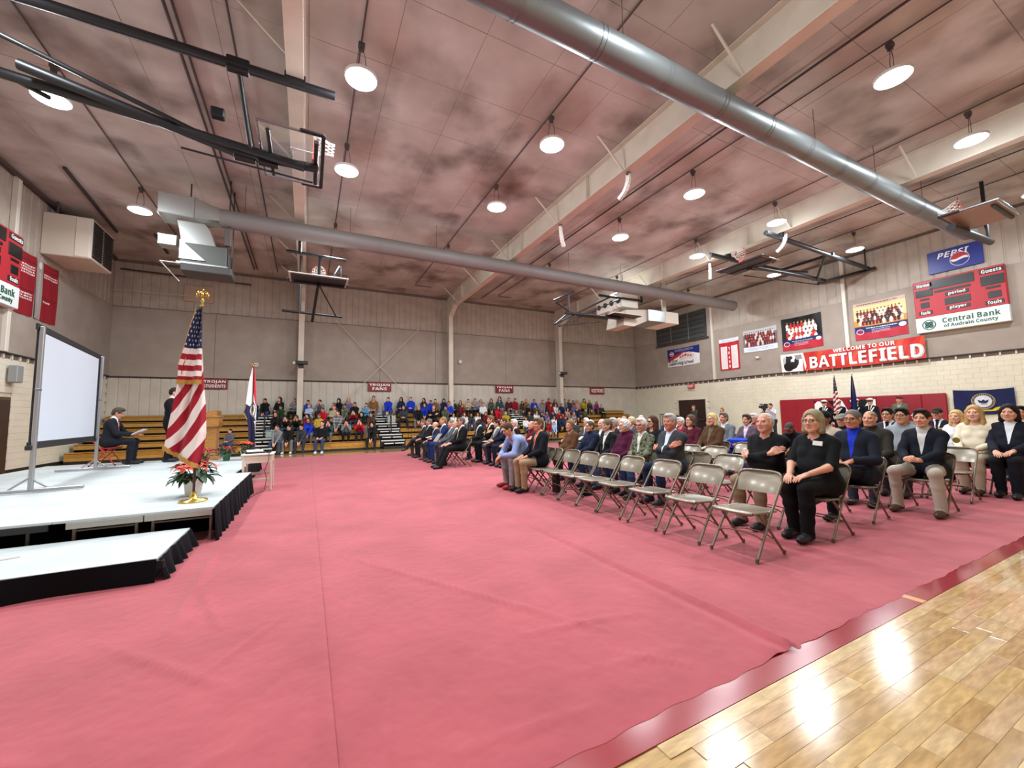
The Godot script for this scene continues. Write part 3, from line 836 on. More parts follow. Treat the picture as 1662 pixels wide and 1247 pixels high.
# c: pose, cell, dress, head, turn, skin, top, legs, shoes, shirt, tie, hair [style, colour], hat [style, colour], glasses, sleeve, scale
func person(c: Dictionary, label: String, at: Vector3, turn: float, group := "") -> Node3D:
	var fg := figure(c.get("pose", "lap"), c.get("cell", 0.018), c.get("dress", "jacket"), c.get("head", "m"), c.get("turn", 0.0), c.get("sleeve", 1.0))
	var o := thing("person", label, "person", at, turn, group)
	var sc: float = c.get("scale", 1.0)
	var skin: String = c.get("skin", "d9a68c")
	var hair: Array = c.get("hair", ["short", "3a2a20"])
	var sm := skin_mat(skin)
	var b := put("body", fg.body, null, o)
	for q in fg.kinds.size():
		b.set_surface_override_material(q, {SKIN: sm, LIP: mat(Color.html(skin).lerp(Color("9c4a48"), 0.45).to_html(false), 0.6), EYE: mat("2a2220", 0.25), BROW: mat(Color.html(hair[1]).darkened(0.25).to_html(false), 0.9)}[fg.kinds[q]])
	var names := {TOP: c.get("top_name", {"suit": "jacket", "jacket": "jacket", "coat": "coat", "puffer": "coat", "hoodie": "hoodie"}.get(c.get("dress", "jacket"), "sweater")), LEGS: "trousers", SHOE: "shoe", SHOE2: "shoe", SHIRT: "shirt", TIE: "tie"}
	for k in names:
		if fg.has(k):
			var col = c.get({TOP: "top", LEGS: "legs", SHOE: "shoes", SHOE2: "shoes", SHIRT: "shirt", TIE: "tie"}[k], {TOP: "22242a", LEGS: "23252b", SHOE: "17161a", SHOE2: "17161a", SHIRT: "e6e6e6", TIE: "6a2028"}[k])
			var m: Material = col if col is Material else (mat(col, 0.55) if k == SHOE or k == SHOE2 else cloth(col))
			put(names[k], fg[k], m, o)
	for part in ["hair", "hat"]:
		if not c.has(part) and part == "hat": continue
		var h: Array = hair if part == "hair" else c.hat
		if h[0] == "none": continue
		var hm := put("hair" if part == "hair" else ("hood" if h[0] == "hood" else "cap"), _hair(h[0], fg.fine * 1.15), cloth(h[1], 0.7) if part == "hair" else cloth(h[1]), o)
		hm.transform = fg.head
		if h[0] == "peaked":
			var v := MB.new()
			v.lathe([Vector2(0.091, 0.055), Vector2(0.093, 0.088)], 20, Transform3D(Basis(), Vector3(0, 0, -0.019)))
			v.grid(12, 3, func(a, bb): return Vector3(sin((a - 0.5) * 2.4) * (0.088 + bb * 0.012), 0.062 - bb * 0.022, cos((a - 0.5) * 2.4) * (0.072 + bb * 0.055) + 0.0))
			put("visor", v, mat("0c0c0e", 0.25), hm)
	if c.has("glasses"):
		var gl := MB.new()
		for s in [-1.0, 1.0]:
			var ring := []
			for q in 14: ring.append(Vector3(s * 0.032 + cos(TAU * q / 14) * 0.024, 0.01 + sin(TAU * q / 14) * 0.019, 0.096))
			gl.tube(ring, 0.0022, 5, false, true)
			gl.tube([Vector3(s * 0.056, 0.014, 0.094), Vector3(s * 0.079, 0.012, 0.05), Vector3(s * 0.085, 0.012, -0.015)], 0.0022, 5)
			if str(c.glasses) == "sun": gl.lathe([Vector2(0.0, 0.0), Vector2(0.022, 0.001)], 12, Transform3D(Basis(Vector3.RIGHT, PI / 2), Vector3(s * 0.032, 0.01, 0.095)))
		gl.tube([Vector3(-0.009, 0.014, 0.097), Vector3(0.009, 0.014, 0.097)], 0.0022, 5)
		put("glasses", gl, mat("15151a", 0.3), o).transform = fg.head
	o.scale = Vector3.ONE * sc
	return o
func _hair(style: String, cell: float) -> ArrayMesh:
	var key := "%s %s" % [style, cell]
	if not hair_meshes.has(key): hair_meshes[key] = net_mesh(hair_net(style, cell))
	return hair_meshes[key]
func skin_mat(hex: String) -> StandardMaterial3D:
	var key := "skin" + hex
	if not mats.has(key):
		var m := StandardMaterial3D.new()
		m.albedo_color = Color.html(hex); m.roughness = 0.55; m.metallic_specular = 0.4
		m.subsurf_scatter_enabled = true; m.subsurf_scatter_strength = 0.12
		mats[key] = m
	return mats[key]

# ---------------------------------------------------------------- the shell
func rib_panel(w: float, h: float, d := 0.022) -> ArrayMesh:   # one ribbed metal sheet, lower left corner at the origin, face towards +z
	var b := MB.new()
	var r := w * 0.12
	var prof := [Vector2(0, 0), Vector2(r * 0.5, 0), Vector2(r, d), Vector2(w - r * 0.6, d), Vector2(w - r * 0.1, 0), Vector2(w, 0)]
	for j in prof.size() - 1:
		var p: Vector2 = prof[j]; var q: Vector2 = prof[j + 1]
		b.quad(Vector3(p.x, 0, p.y), Vector3(q.x, 0, q.y), Vector3(q.x, h, q.y), Vector3(p.x, h, p.y))
	return b.mesh()
func wall_mat(hex: String, seed_: int, dirt := 0.12, rough := 0.7) -> StandardMaterial3D:
	var m := StandardMaterial3D.new()
	var c := Color.html(hex)
	m.albedo_color = Color.WHITE; m.roughness = rough; m.metallic_specular = 0.35
	m.albedo_texture = noise_tex(256, 0.012, c.darkened(dirt), c.lightened(dirt * 0.3), seed_, 5)
	m.uv1_triplanar = true; m.uv1_world_triplanar = true; m.uv1_scale = Vector3.ONE * 0.35
	return m
func build_shell() -> void:
	var lowm := wall_mat("cbc3b6", 3, 0.07, 0.55)
	var upm := wall_mat("b5a99c", 4, 0.1, 0.5)
	var tan_ := wall_mat("a3978c", 5, 0.06, 0.95)
	var cream := wall_mat("e0d9c4", 6, 0.05, 0.6)
	var dark := mat("3c3634", 0.7)
	var white := mat("d9d2c4", 0.5)
	var len_x := EAST - WEST
	var len_z := SOUTH - NORTH
	# back wall
	var back := structure("wall_back", boxes(Vector3((WEST + EAST) / 2, CEIL / 2, NORTH - 0.16), Vector3(len_x + 0.6, CEIL, 0.3)), upm)
	var n := int(round(len_x / 0.36))
	var w := len_x / n
	var pm := rib_panel(w, 3.42)
	for k in n: put("panel", pm, lowm, back).position = Vector3(WEST + k * w, 0.0, NORTH - 0.005)
	n = int(round(len_x / 0.32)); w = len_x / n
	pm = rib_panel(w, CEIL - 6.62)
	for k in n: put("panel", pm, upm, back).position = Vector3(WEST + k * w, 6.62, NORTH - 0.005)
	var edges := [WEST, -4.0, -0.34, 3.6, 6.8, 7.57, 11.5, 15.4, 19.1, EAST]
	for k in edges.size() - 1:
		put("board", boxes(Vector3((edges[k] + edges[k + 1]) / 2, 5.045, NORTH + 0.03), Vector3(edges[k + 1] - edges[k] - 0.012, 3.11, 0.06), 0.006), tan_, back)
	put("trim_strip", boxes(Vector3((WEST + EAST) / 2, 3.46, NORTH + 0.035), Vector3(len_x, 0.05, 0.09), 0.01), dark, back)
	put("trim_strip", boxes(Vector3((WEST + EAST) / 2, 6.61, NORTH + 0.03), Vector3(len_x, 0.03, 0.08), 0.01), mat("6a5e56", 0.7), back)
	put("trim_strip", boxes(Vector3((WEST + EAST) / 2, CEIL - 0.06, NORTH + 0.04), Vector3(len_x, 0.1, 0.1), 0.01), mat("6e625a", 0.7), back)
	# right and left walls
	for side in [0, 1]:
		var x := EAST if side == 0 else WEST
		var inw := -1.0 if side == 0 else 1.0
		var wall := structure("wall_right" if side == 0 else "wall_left", boxes(Vector3(x - inw * 0.16, CEIL / 2, (NORTH + SOUTH) / 2), Vector3(0.3, CEIL, len_z + 0.6)), cream)
		var turn := Basis(Vector3.UP, PI / 2 * inw)
		n = int(round(len_z / 0.38)); w = len_z / n
		pm = rib_panel(w, CEIL - 6.62)
		for k in n:
			var z := NORTH + k * w
			if z > -1.0: continue
			var p := put("panel", pm, upm, wall)
			p.transform = Transform3D(turn, Vector3(x - inw * 0.005, 6.62, z + (w if side == 1 else 0.0)))
		for e in [[NORTH, -16.5], [-16.5, -9.45], [-9.45, -2.4], [-2.4, SOUTH]]:
			put("board", boxes(Vector3(x + inw * 0.03, 5.06, (e[0] + e[1]) / 2), Vector3(0.06, 3.1, e[1] - e[0] - 0.012), 0.006), tan_, wall)
			var post := MB.new()
			post.box(Vector3(x + inw * 0.09, 6.1, e[1]), Vector3(0.14, 5.2, 0.15), 0.01)
			put("post", post, white, wall)
		put("trim_strip", boxes(Vector3(x + inw * 0.045, 3.49, (NORTH + SOUTH) / 2), Vector3(0.1, 0.04, len_z), 0.008), dark, wall)
		put("trim_strip", boxes(Vector3(x + inw * 0.045, CEIL - 0.05, (NORTH + SOUTH) / 2), Vector3(0.1, 0.1, len_z), 0.01), mat("5a4f4a", 0.7), wall)
		# the ends of the ribbed sheets show under the boards as a row of teeth
		var teeth := MB.new()
		for k in int(len_z / 0.38):
			teeth.box(Vector3(x + inw * 0.03, 3.4, NORTH + 0.3 + k * 0.38), Vector3(0.05, 0.13, 0.05), 0.004)
		stuff(put("rib_ends", teeth, white, wall))
		put("recess", boxes(Vector3(x + inw * 0.004, 3.4, (NORTH + SOUTH) / 2), Vector3(0.012, 0.15, len_z)), mat("7d716b", 0.8), wall)
		# painted block below
		var blk := MB.new()
		blk.box(Vector3.ZERO, Vector3(0.03, 0.193, 0.397), 0.0012)
		var mm := MultiMesh.new()
		mm.transform_format = MultiMesh.TRANSFORM_3D
		mm.mesh = blk.mesh()
		var spots := []
		for r in 17:
			for k in 71:
				var z := NORTH + 0.2 + k * 0.4 - (0.2 if r % 2 else 0.0)
				var y := 0.1 + r * 0.196
				if z > -1.5 or z < NORTH + 0.1: continue
				if side == 0 and z > -19.6 and z < -17.05 and y < 2.45: continue
				if side == 1 and z > -17.2 and z < -15.6 and y < 2.3: continue
				spots.append(Transform3D(Basis(), Vector3(x + inw * 0.012, y, z)))
		mm.instance_count = spots.size()
		for k in spots.size(): mm.set_instance_transform(k, spots[k])
		var mi := MultiMeshInstance3D.new()
		mi.name = "block"; mi.multimesh = mm; mi.material_override = cream
		stuff(mi)
		wall.add_child(mi, true)
	structure("wall_front", boxes(Vector3((WEST + EAST) / 2, CEIL / 2, SOUTH + 0.15), Vector3(len_x + 0.6, CEIL, 0.3)), cream)
	for s in [[WEST + 0.03, "left"], [EAST - 0.03, "right"]]:
		structure("baseboard_" + s[1], boxes(Vector3(s[0], 0.06, (NORTH + SOUTH) / 2), Vector3(0.03, 0.12, len_z), 0.005), mat("1c1a1a", 0.5))
	# columns and rafters of the steel frame
	var fm := wall_mat("d8cfbf", 8, 0.06, 0.45)
	for cx in [-0.34, 7.57, 15.4]:
		var col := structure("column", boxes(Vector3(cx, 3.75, NORTH + 0.72), Vector3(0.26, 7.5, 0.03), 0.006), fm)
		var web := MB.new()
		web.prism(PackedVector2Array([Vector2(NORTH + 0.1, 0), Vector2(NORTH + 0.71, 0), Vector2(NORTH + 0.71, 7.5), Vector2(NORTH + 1.55, CEIL), Vector2(NORTH + 0.1, CEIL)]), -0.012, 0.012, Transform3D(Basis(Vector3(0, 0, 1), Vector3(0, 1, 0), Vector3(-1, 0, 0)), Vector3(cx, 0, 0)))
		put("web", web, fm, col)
		var raf := structure("rafter_beam", boxes(Vector3(cx, (CEIL + 7.95) / 2, (NORTH + 1.5 + SOUTH) / 2), Vector3(0.024, CEIL - 7.95, SOUTH - NORTH - 1.5)), fm)
		put("bottom_flange", boxes(Vector3(cx, 7.94, (NORTH + 1.6 + SOUTH) / 2), Vector3(0.3, 0.025, SOUTH - NORTH - 1.6), 0.006), fm, raf)
		put("top_flange", boxes(Vector3(cx, CEIL - 0.02, (NORTH + 1.5 + SOUTH) / 2), Vector3(0.34, 0.025, SOUTH - NORTH - 1.5), 0.006), fm, raf)
		var kn := MB.new()
		kn.bar(Vector3(cx, 7.49, NORTH + 0.72), Vector3(cx, 7.94, NORTH + 1.62), 0.28, 0.028, 0.006)
		put("haunch_flange", kn, fm, raf)
		for z in [-20.5, -16.9, -13.6, -9.35, -5.5, -1.8]:
			put("stiffener", boxes(Vector3(cx, 8.34, z), Vector3(0.26, 0.78, 0.02)), fm, raf)
		for z in [-21.2, -18.0, -14.6, -11.0, -7.75, -4.4]:
			for s in [-1.0]:
				var br := MB.new()
				br.bar(Vector3(cx + s * 0.12, 7.97, z), Vector3(cx + s * 0.9, CEIL - 0.02, z - 0.05), 0.045, 0.045, 0.006)
				put("brace", br, fm, raf)
	# rods crossing on the back wall
	for r in [[Vector3(1.3, 6.73, NORTH + 0.2), Vector3(5.9, 1.9, NORTH + 0.2)], [Vector3(5.77, 6.64, NORTH + 0.23), Vector3(1.35, 1.9, NORTH + 0.23)]]:
		var b := MB.new(); b.tube(r, 0.018, 8)
		tag(put("brace_rod", b, mat("c9c0b2", 0.5)), "thin steel rod crossing the tan wall, %s" % ("falling towards the middle column" if r[0].x < 3 else "rising towards the middle column"), "rod")
	# doors
	var d2 := structure("door_2", boxes(Vector3(EAST - 0.03, 1.19, -18.3), Vector3(0.14, 2.42, 2.2), 0.01), mat("d8d0be", 0.5))
	for s in [-1.0, 1.0]:
		put("leaf", boxes(Vector3(EAST - 0.1, 1.16, -18.3 + s * 0.515), Vector3(0.06, 2.3, 1.02), 0.008), mat("33221f", 0.45), d2)
		put("push_bar", boxes(Vector3(EAST - 0.16, 1.0, -18.3 + s * 0.5), Vector3(0.05, 0.06, 0.8), 0.01), mat("6a6460", 0.35, 0.7), d2)
	var d1 := structure("door_1", boxes(Vector3(WEST + 0.03, 1.1, -16.4), Vector3(0.14, 2.25, 1.2), 0.01), mat("5a4434", 0.5))
	put("leaf", boxes(Vector3(WEST + 0.1, 1.08, -16.4), Vector3(0.05, 2.12, 1.05), 0.008), mat("3c2a22", 0.45), d1)
	put("handle", boxes(Vector3(WEST + 0.16, 1.0, -16.0), Vector3(0.05, 0.04, 0.14), 0.01), mat("9a9488", 0.3, 0.8), d1)

func build_ceiling() -> void:
	var m := StandardMaterial3D.new()
	m.albedo_color = Color.WHITE; m.roughness = 0.85; m.metallic_specular = 0.25
	m.albedo_texture = noise_tex(512, 0.006, Color("857b76"), Color("d0c9c4"), 21, 5, false, 0, [[0.3, Color("b8b0aa")], [0.45, Color("c8c1bb")]])
	m.uv1_triplanar = true; m.uv1_world_triplanar = true; m.uv1_scale = Vector3(0.11, 0.11, 0.11)
	m.detail_enabled = true; m.detail_blend_mode = BaseMaterial3D.BLEND_MODE_MUL
	m.detail_albedo = noise_tex(256, 0.02, Color("d2ccc8"), Color.WHITE, 23, 4)
	m.detail_uv_layer = BaseMaterial3D.DETAIL_UV_1
	var c := structure("ceiling", boxes(Vector3((WEST + EAST) / 2, CEIL + 0.16, (NORTH + SOUTH) / 2), Vector3(EAST - WEST + 0.6, 0.25, SOUTH - NORTH + 0.6)), m)
	var nx := 20
	var nz := 15
	var w := (EAST - WEST) / nx
	var d := 1.535
	var vs := []
	for v in 4:
		var b := MB.new()
		b.box(Vector3(0, 0.02, 0), Vector3(w - 0.006, 0.04 + v * 0.003, d - 0.006), 0.003)
		vs.append(b.mesh())
	var rng := RandomNumberGenerator.new(); rng.seed = 5
	for k in nx:
		for j in nz:
			var p := put("panel", vs[rng.randi() % 4], m, c)
			p.position = Vector3(WEST + (k + 0.5) * w, CEIL, NORTH + (j + 0.5) * d)
	var rest := MB.new()
	var z0 := NORTH + nz * d
	rest.box(Vector3((WEST + EAST) / 2, CEIL + 0.02, (z0 + SOUTH) / 2), Vector3(EAST - WEST, 0.04, SOUTH - z0))
	put("panel", rest, m, c)
	# dark stains on the panels round the lamp hooks
	# conduits and gas pipes under the panels
	var pipe := mat("4c4040", 0.6)
	var said := ["over the projection screen", "next to the first rafter", "this side of the middle rafter", "past the middle rafter", "this side of the third rafter", "nearest the scoreboard wall"]
	for k in LAMP_X.size():
		var b := MB.new()
		b.tube([Vector3(LAMP_X[k], CEIL - 0.05, SOUTH - 0.1), Vector3(LAMP_X[k], CEIL - 0.05, NORTH + 2.0), Vector3(LAMP_X[k] + 0.02, CEIL - 0.05, NORTH + 1.9), Vector3(LAMP_X[k] + 0.9, CEIL - 0.05, NORTH + 1.9)], 0.016, 8)
		tag(put("lamp_conduit", b, pipe), "thin dark conduit under the ceiling carrying the lamp row %s" % said[k], "conduit", "ceiling conduits")
	var gas := [[-2.35, 0.03, "thick dark pipe left of the first rafter, of a close pair, outer"], [-2.22, 0.026, "thin dark pipe of the close pair beside the first rafter"], [-1.38, 0.02, "single dark pipe between the close pair and the first rafter"], [9.42, 0.026, "dark pipe just past the middle rafter, beside a lamp conduit"], [16.3, 0.035, "dark pipe just past the third rafter"], [17.9, 0.02, "dark pipe between the third rafter and the scoreboard wall"]]
	for g in gas:
		var b := MB.new()
		b.tube([Vector3(g[0], CEIL - 0.08, SOUTH - 0.1), Vector3(g[0] - 0.05, CEIL - 0.08, NORTH + 1.2)], g[1], 8)
		tag(put("ceiling_pipe", b, pipe), g[2], "pipe")
	for p in [[WEST + 0.2, "dark pipe along the top of the left wall"]]:
		var b := MB.new()
		b.tube([Vector3(p[0], CEIL - 0.12, SOUTH), Vector3(p[0], CEIL - 0.12, NORTH + 0.4)], 0.05, 8)
		tag(put("ceiling_pipe", b, mat("4a3a3a", 0.6)), p[1], "pipe")

func wood_mat(hex: String, seed_: int) -> StandardMaterial3D:
	var m := StandardMaterial3D.new()
	var c := Color.html(hex)
	m.albedo_color = Color.WHITE
	m.albedo_texture = noise_tex(256, 0.02, c.darkened(0.2), c.lightened(0.08), seed_, 4)
	m.uv1_triplanar = true; m.uv1_scale = Vector3(0.9, 5.0, 5.0)
	m.roughness = 0.16; m.clearcoat_enabled = true; m.clearcoat = 0.6; m.clearcoat_roughness = 0.06
	return m
func build_floor() -> void:
	var base := wood_mat("c9a266", 31)
	base.uv1_world_triplanar = true
	var f := structure("floor", boxes(Vector3((WEST + EAST) / 2, -0.104, (NORTH + SOUTH) / 2), Vector3(EAST - WEST + 0.6, 0.2, SOUTH - NORTH + 0.6)), base)
	var tones := ["cba56a", "c39a5c", "d4b07a", "b98e52", "d0a868", "c8a070", "dcbb88", "bd9660"]
	var ms := []
	for k in tones.size(): ms.append(wood_mat(tones[k], 40 + k))
	var lens := [0.26, 0.34, 0.42, 0.5]
	var meshes := []
	for l in lens:
		var b := MB.new()
		b.box(Vector3(l / 2, -0.004, 0.0365), Vector3(l - 0.0007, 0.008, 0.0723), 0.0005)
		meshes.append(b.mesh())
	var rng := RandomNumberGenerator.new(); rng.seed = 11
	var z := -1.335
	var row := 0
	while z < -0.36:
		var x := 1.0 + (z + 1.335) * 1.0 + rng.randf() * 0.4
		var right := 7.4 - (z + 1.335) * 4.9
		while x < right:
			var q := rng.randi() % 4
			var p := put("plank", meshes[q], ms[rng.randi() % ms.size()], f)
			p.position = Vector3(x, 0.0, z)
			x += lens[q]
		z += 0.073
		row += 1
	var line := MB.new()
	line.box(Vector3((WEST + 3.95) / 2, -0.001, -1.436), Vector3(3.95 - WEST, 0.006, 0.2), 0.001)
	line.box(Vector3(4.02 + 9.0, -0.001, -1.436), Vector3(18.0, 0.006, 0.2), 0.001)
	var lm := mat("8e1220", 0.2)
	lm.clearcoat_enabled = true; lm.clearcoat = 0.5; lm.clearcoat_roughness = 0.08
	put("boundary_line", line, lm, f)
	put("boundary_mark", boxes(Vector3(3.985, -0.001, -1.436), Vector3(0.07, 0.006, 0.2), 0.001), mat("c48a50", 0.3), f)

var creases := []
func crease(ax: float, az: float, bx: float, bz: float, amp: float, wid: float) -> void:
	creases.append([Vector2(ax, az), Vector2(bx, bz), amp, wid])
func carpet_height(x: float, z: float) -> float:
	var h := 0.006 + 0.003 * sin(x * 2.1 + sin(z * 1.3) * 1.5) * sin(z * 0.9 + 0.4)
	h += 0.0012 * sin(x * 9.0 + sin(z * 4.0) * 1.2) + 0.0009 * sin(z * 13.0 + x * 3.0)
	var p := Vector2(x, z)
	for c in creases:
		var a: Vector2 = c[0]; var b: Vector2 = c[1]
		var d := b - a
		var t := clampf((p - a).dot(d) / d.length_squared(), 0.0, 1.0)
		var q: float = (p - a - d * t).length_squared() / (c[3] * c[3])
		if q < 6.0: h += 1.8 * c[2] * exp(-q) * (0.35 + 0.65 * sin(PI * clampf(t, 0.03, 0.97)))
	return h
func build_carpet() -> void:
	crease(0.55, -1.7, 1.3, -1.62, 0.009, 0.022); crease(1.25, -2.35, 2.1, -2.2, 0.01, 0.025); crease(0.3, -4.6, 1.75, -2.1, 0.009, 0.03)
	crease(0.2, -2.6, 0.5, -4.4, 0.006, 0.03); crease(1.6, -1.95, 1.95, -1.6, 0.006, 0.02); crease(1.2, -1.9, 2.1, -1.75, 0.005, 0.02)
	crease(-0.3, -2.6, -1.2, -3.6, 0.01, 0.03); crease(-0.5, -3.4, -0.75, -4.3, 0.012, 0.03); crease(-0.9, -2.4, -1.5, -2.7, 0.011, 0.03); crease(-0.25, -2.15, -0.9, -1.9, 0.009, 0.025)
	crease(-0.75, -3.0, -0.85, -5.6, 0.013, 0.035); crease(-0.68, -3.6, -0.7, -5.2, 0.01, 0.025); crease(-0.3, -5.5, -0.8, -4.2, 0.008, 0.03); crease(-0.1, -3.4, -0.5, -2.8, 0.007, 0.025)
	crease(0.5, -7.5, 2.2, -6.6, 0.008, 0.04); crease(0.8, -5.4, 2.0, -5.0, 0.007, 0.03); crease(-0.4, -7.5, 0.8, -8.6, 0.008, 0.05); crease(0.3, -10.0, 2.2, -9.0, 0.01, 0.06); crease(2.7, -6.2, 3.3, -5.6, 0.007, 0.03)
	crease(2.9, -2.9, 3.4, -2.2, 0.008, 0.03); crease(3.2, -3.9, 3.6, -2.0, 0.006, 0.03); crease(-1.3, -2.0, -0.5, -1.75, 0.008, 0.025); crease(0.3, -1.66, 0.4, -2.2, 0.007, 0.02); crease(4.0, -2.2, 5.6, -1.9, 0.006, 0.03)
	var m := StandardMaterial3D.new()
	m.albedo_color = Color.WHITE; m.roughness = 0.82; m.metallic_specular = 0.35
	m.rim_enabled = true; m.rim = 0.35; m.rim_tint = 0.4
	m.albedo_texture = noise_tex(512, 0.008, Color("9c454d"), Color("ae5059"), 51, 4)
	m.uv1_triplanar = true; m.uv1_world_triplanar = true; m.uv1_scale = Vector3.ONE * 0.3
	m.normal_enabled = true; m.normal_texture = noise_tex(256, 0.09, Color.BLACK, Color.WHITE, 52, 3, true, 2.0); m.normal_scale = 0.25
	var said := ["behind the stage along the left wall", "under the stage", "along the stage, in front of the flag", "open, next but one to the stage", "under the front row of empty chairs", "under the second and third chair rows", "under the fourth and fifth chair rows", "under the sixth and seventh chair rows", "behind the last chair rows", "farthest from the stage, by the scoreboard wall"]
	for k in 10:
		var x0 := -7.18 + k * 2.44
		var x1 := x0 + 2.44
		if k == 0: x0 = WEST + 0.05
		var z0 := -1.455
		var fine := k >= 2 and k <= 4
		var sheet := MB.new()
		var nx := 74 if fine else 20
		for part in [[z0, -7.5, 180 if fine else 24], [-7.5, -17.6, 60 if fine else 16]]:
			var f := func(u: float, v: float) -> Vector3:
				var x := lerpf(x0, x1, u)
				var z := lerpf(part[0], part[1], v)
				if v == 0.0 and part[0] == z0: z += 0.006 * sin(x * 7.0) + 0.005 * sin(x * 23.0) + (0.02 if absf(x - 2.6) < 0.03 else 0.0)
				var h := carpet_height(x, z)
				# the lap at the seams: the edge of each roll rides over its neighbour
				var e := (x1 - x)
				var lift := 0.010 if k < 3 or k > 4 else 0.012
				if k == 3: lift = 0.034 * smoothstep(-7.5, -1.6, z) + 0.008
				h += lift * exp(-pow((e - 0.02) / 0.035, 2.0))
				if k == 3: h += 0.016 * exp(-pow((e - 0.16) / 0.05, 2.0)) * smoothstep(-5.0, -2.0, z)
				if u == 0.0: h -= 0.004
				if v == 0.0 and part[0] == z0: h = maxf(0.003, h * 0.5)
				return Vector3(x, h, z)
			sheet.grid(nx, part[2], f)
		tag(put("carpet_strip", sheet, m), "red fabric floor covering strip " + said[k], "floor covering", "red floor covering strips")

# ---------------------------------------------------------------- lettering
var fonts := {}
func font(bold := true) -> Font:
	if not fonts.has(bold):
		var f := SystemFont.new()
		f.font_names = PackedStringArray(["Droid Sans"])
		f.font_weight = 700 if bold else 400
		fonts[bold] = f
	return fonts[bold]
func letters(text: String, w: float, h: float, m: Material, parent: Node, at: Vector3, depth := 0.012, slant := 0.0, bold := true) -> MeshInstance3D:
	var t := TextMesh.new()
	t.text = text; t.font = font(bold); t.font_size = 48; t.pixel_size = 0.01; t.depth = 0.04; t.curve_step = 2.0
	t.horizontal_alignment = HORIZONTAL_ALIGNMENT_CENTER
	var o := put("lettering", t, m, parent)
	var b := t.get_aabb()
	var s := Vector3(w / maxf(b.size.x, 0.01), h / maxf(b.size.y, 0.01), depth / 0.04)
	var c := b.get_center()
	var bas := Basis(Vector3(s.x, 0, 0), Vector3(slant * s.y, s.y, 0), Vector3(0, 0, s.z))
	o.transform = Transform3D(bas, at - bas * c)
	return o

# ---------------------------------------------------------------- prints
class Pic:
	var im: Image
	func _init(w: int, h: int, c: Color) -> void:
		im = Image.create(w, h, false, Image.FORMAT_RGB8); im.fill(c)
	func rect(x: float, y: float, w: float, h: float, c: Color) -> void:
		im.fill_rect(Rect2i(int(x), int(y), maxi(1, int(w)), maxi(1, int(h))), c)
	func ell(x: float, y: float, rx: float, ry: float, c: Color) -> void:
		for j in range(int(y - ry), int(y + ry) + 1):
			if j < 0 or j >= im.get_height(): continue
			var q := 1.0 - pow((j - y) / ry, 2.0)
			if q < 0: continue
			var d := rx * sqrt(q)
			im.fill_rect(Rect2i(int(x - d), j, maxi(1, int(d * 2.0)), 1), c)
	func poly(p: Array, c: Color) -> void:
		var pp := PackedVector2Array(p)
		var y0 := 99999.0; var y1 := -1.0
		for q in pp: y0 = minf(y0, q.y); y1 = maxf(y1, q.y)
		for y in range(maxi(0, int(y0)), mini(im.get_height() - 1, int(y1)) + 1):
			var xs := []
			for k in pp.size():
				var a := pp[k]; var b := pp[(k + 1) % pp.size()]
				if (a.y <= y) != (b.y <= y): xs.append(a.x + (y - a.y) / (b.y - a.y) * (b.x - a.x))
			xs.sort()
			for k in range(0, xs.size() - 1, 2): im.fill_rect(Rect2i(int(xs[k]), y, maxi(1, int(xs[k + 1] - xs[k])), 1), c)
	func lines(x: float, y: float, w: float, n: int, gap: float, h: float, c: Color, seed_: int) -> void:   # rows of small unreadable print
		var r := RandomNumberGenerator.new(); r.seed = seed_
		for k in n:
			var a := x
			while a < x + w:
				var l := r.randf_range(2, 9)
				rect(a, y + k * gap, minf(l, x + w - a), h, c)
				a += l + 2
	func team(x: float, y: float, w: float, h: float, rows: int, per: int, shirts: Array, seed_: int) -> void:
		var r := RandomNumberGenerator.new(); r.seed = seed_
		var s := w / per
		for k in rows:
			for j in per:
				var px := x + (j + 0.5 + (0.5 if k % 2 else 0.0) - 0.25) * s
				var py := y + h * k / rows
				var c: Color = shirts[r.randi() % shirts.size()]
				ell(px, py + s * 0.95, s * 0.46, s * 0.62, c)
				rect(px - s * 0.36, py + s * 0.9, s * 0.72, h / rows * 1.1, c)
				ell(px, py + s * 0.05, s * 0.24, s * 0.32, [Color("e0b090"), Color("c8957a"), Color("8a5f48")][r.randi() % 3])
				ell(px, py - s * 0.14, s * 0.25, s * 0.2, [Color("2a1d14"), Color("4a3422"), Color("8a6a40")][r.randi() % 3])
	func mat(rough := 0.45) -> StandardMaterial3D:
		var m := StandardMaterial3D.new()
		m.albedo_texture = ImageTexture.create_from_image(im); m.roughness = rough; m.metallic_specular = 0.4
		return m
func sheet(w: float, h: float, sag := 0.0, seed_ := 1) -> MB:   # a banner's face, centred, slightly uneven
	var b := MB.new()
	b.grid(24, 12, func(u: float, v: float): return Vector3((u - 0.5) * w, (v - 0.5) * h - sag * sin(PI * u) * 0.06, 0.012 + sag * 0.02 * sin(u * 17.0 + v * 5.0 + seed_)))
	return b
# local frames on the walls: x to the viewer's right, y up, z out of the wall
func on_right(called: String, label: String, cat_: String, y: float, z: float, group := "") -> Node3D: return thing(called, label, cat_, Vector3(EAST - 0.07, y, z), -PI / 2, group)
func on_left(called: String, label: String, cat_: String, y: float, z: float, group := "") -> Node3D: return thing(called, label, cat_, Vector3(WEST + 0.07, y, z), PI / 2, group)
func on_back(called: String, label: String, cat_: String, x: float, y: float, out := 0.03, group := "") -> Node3D: return thing(called, label, cat_, Vector3(x, y, NORTH + out), 0.0, group)

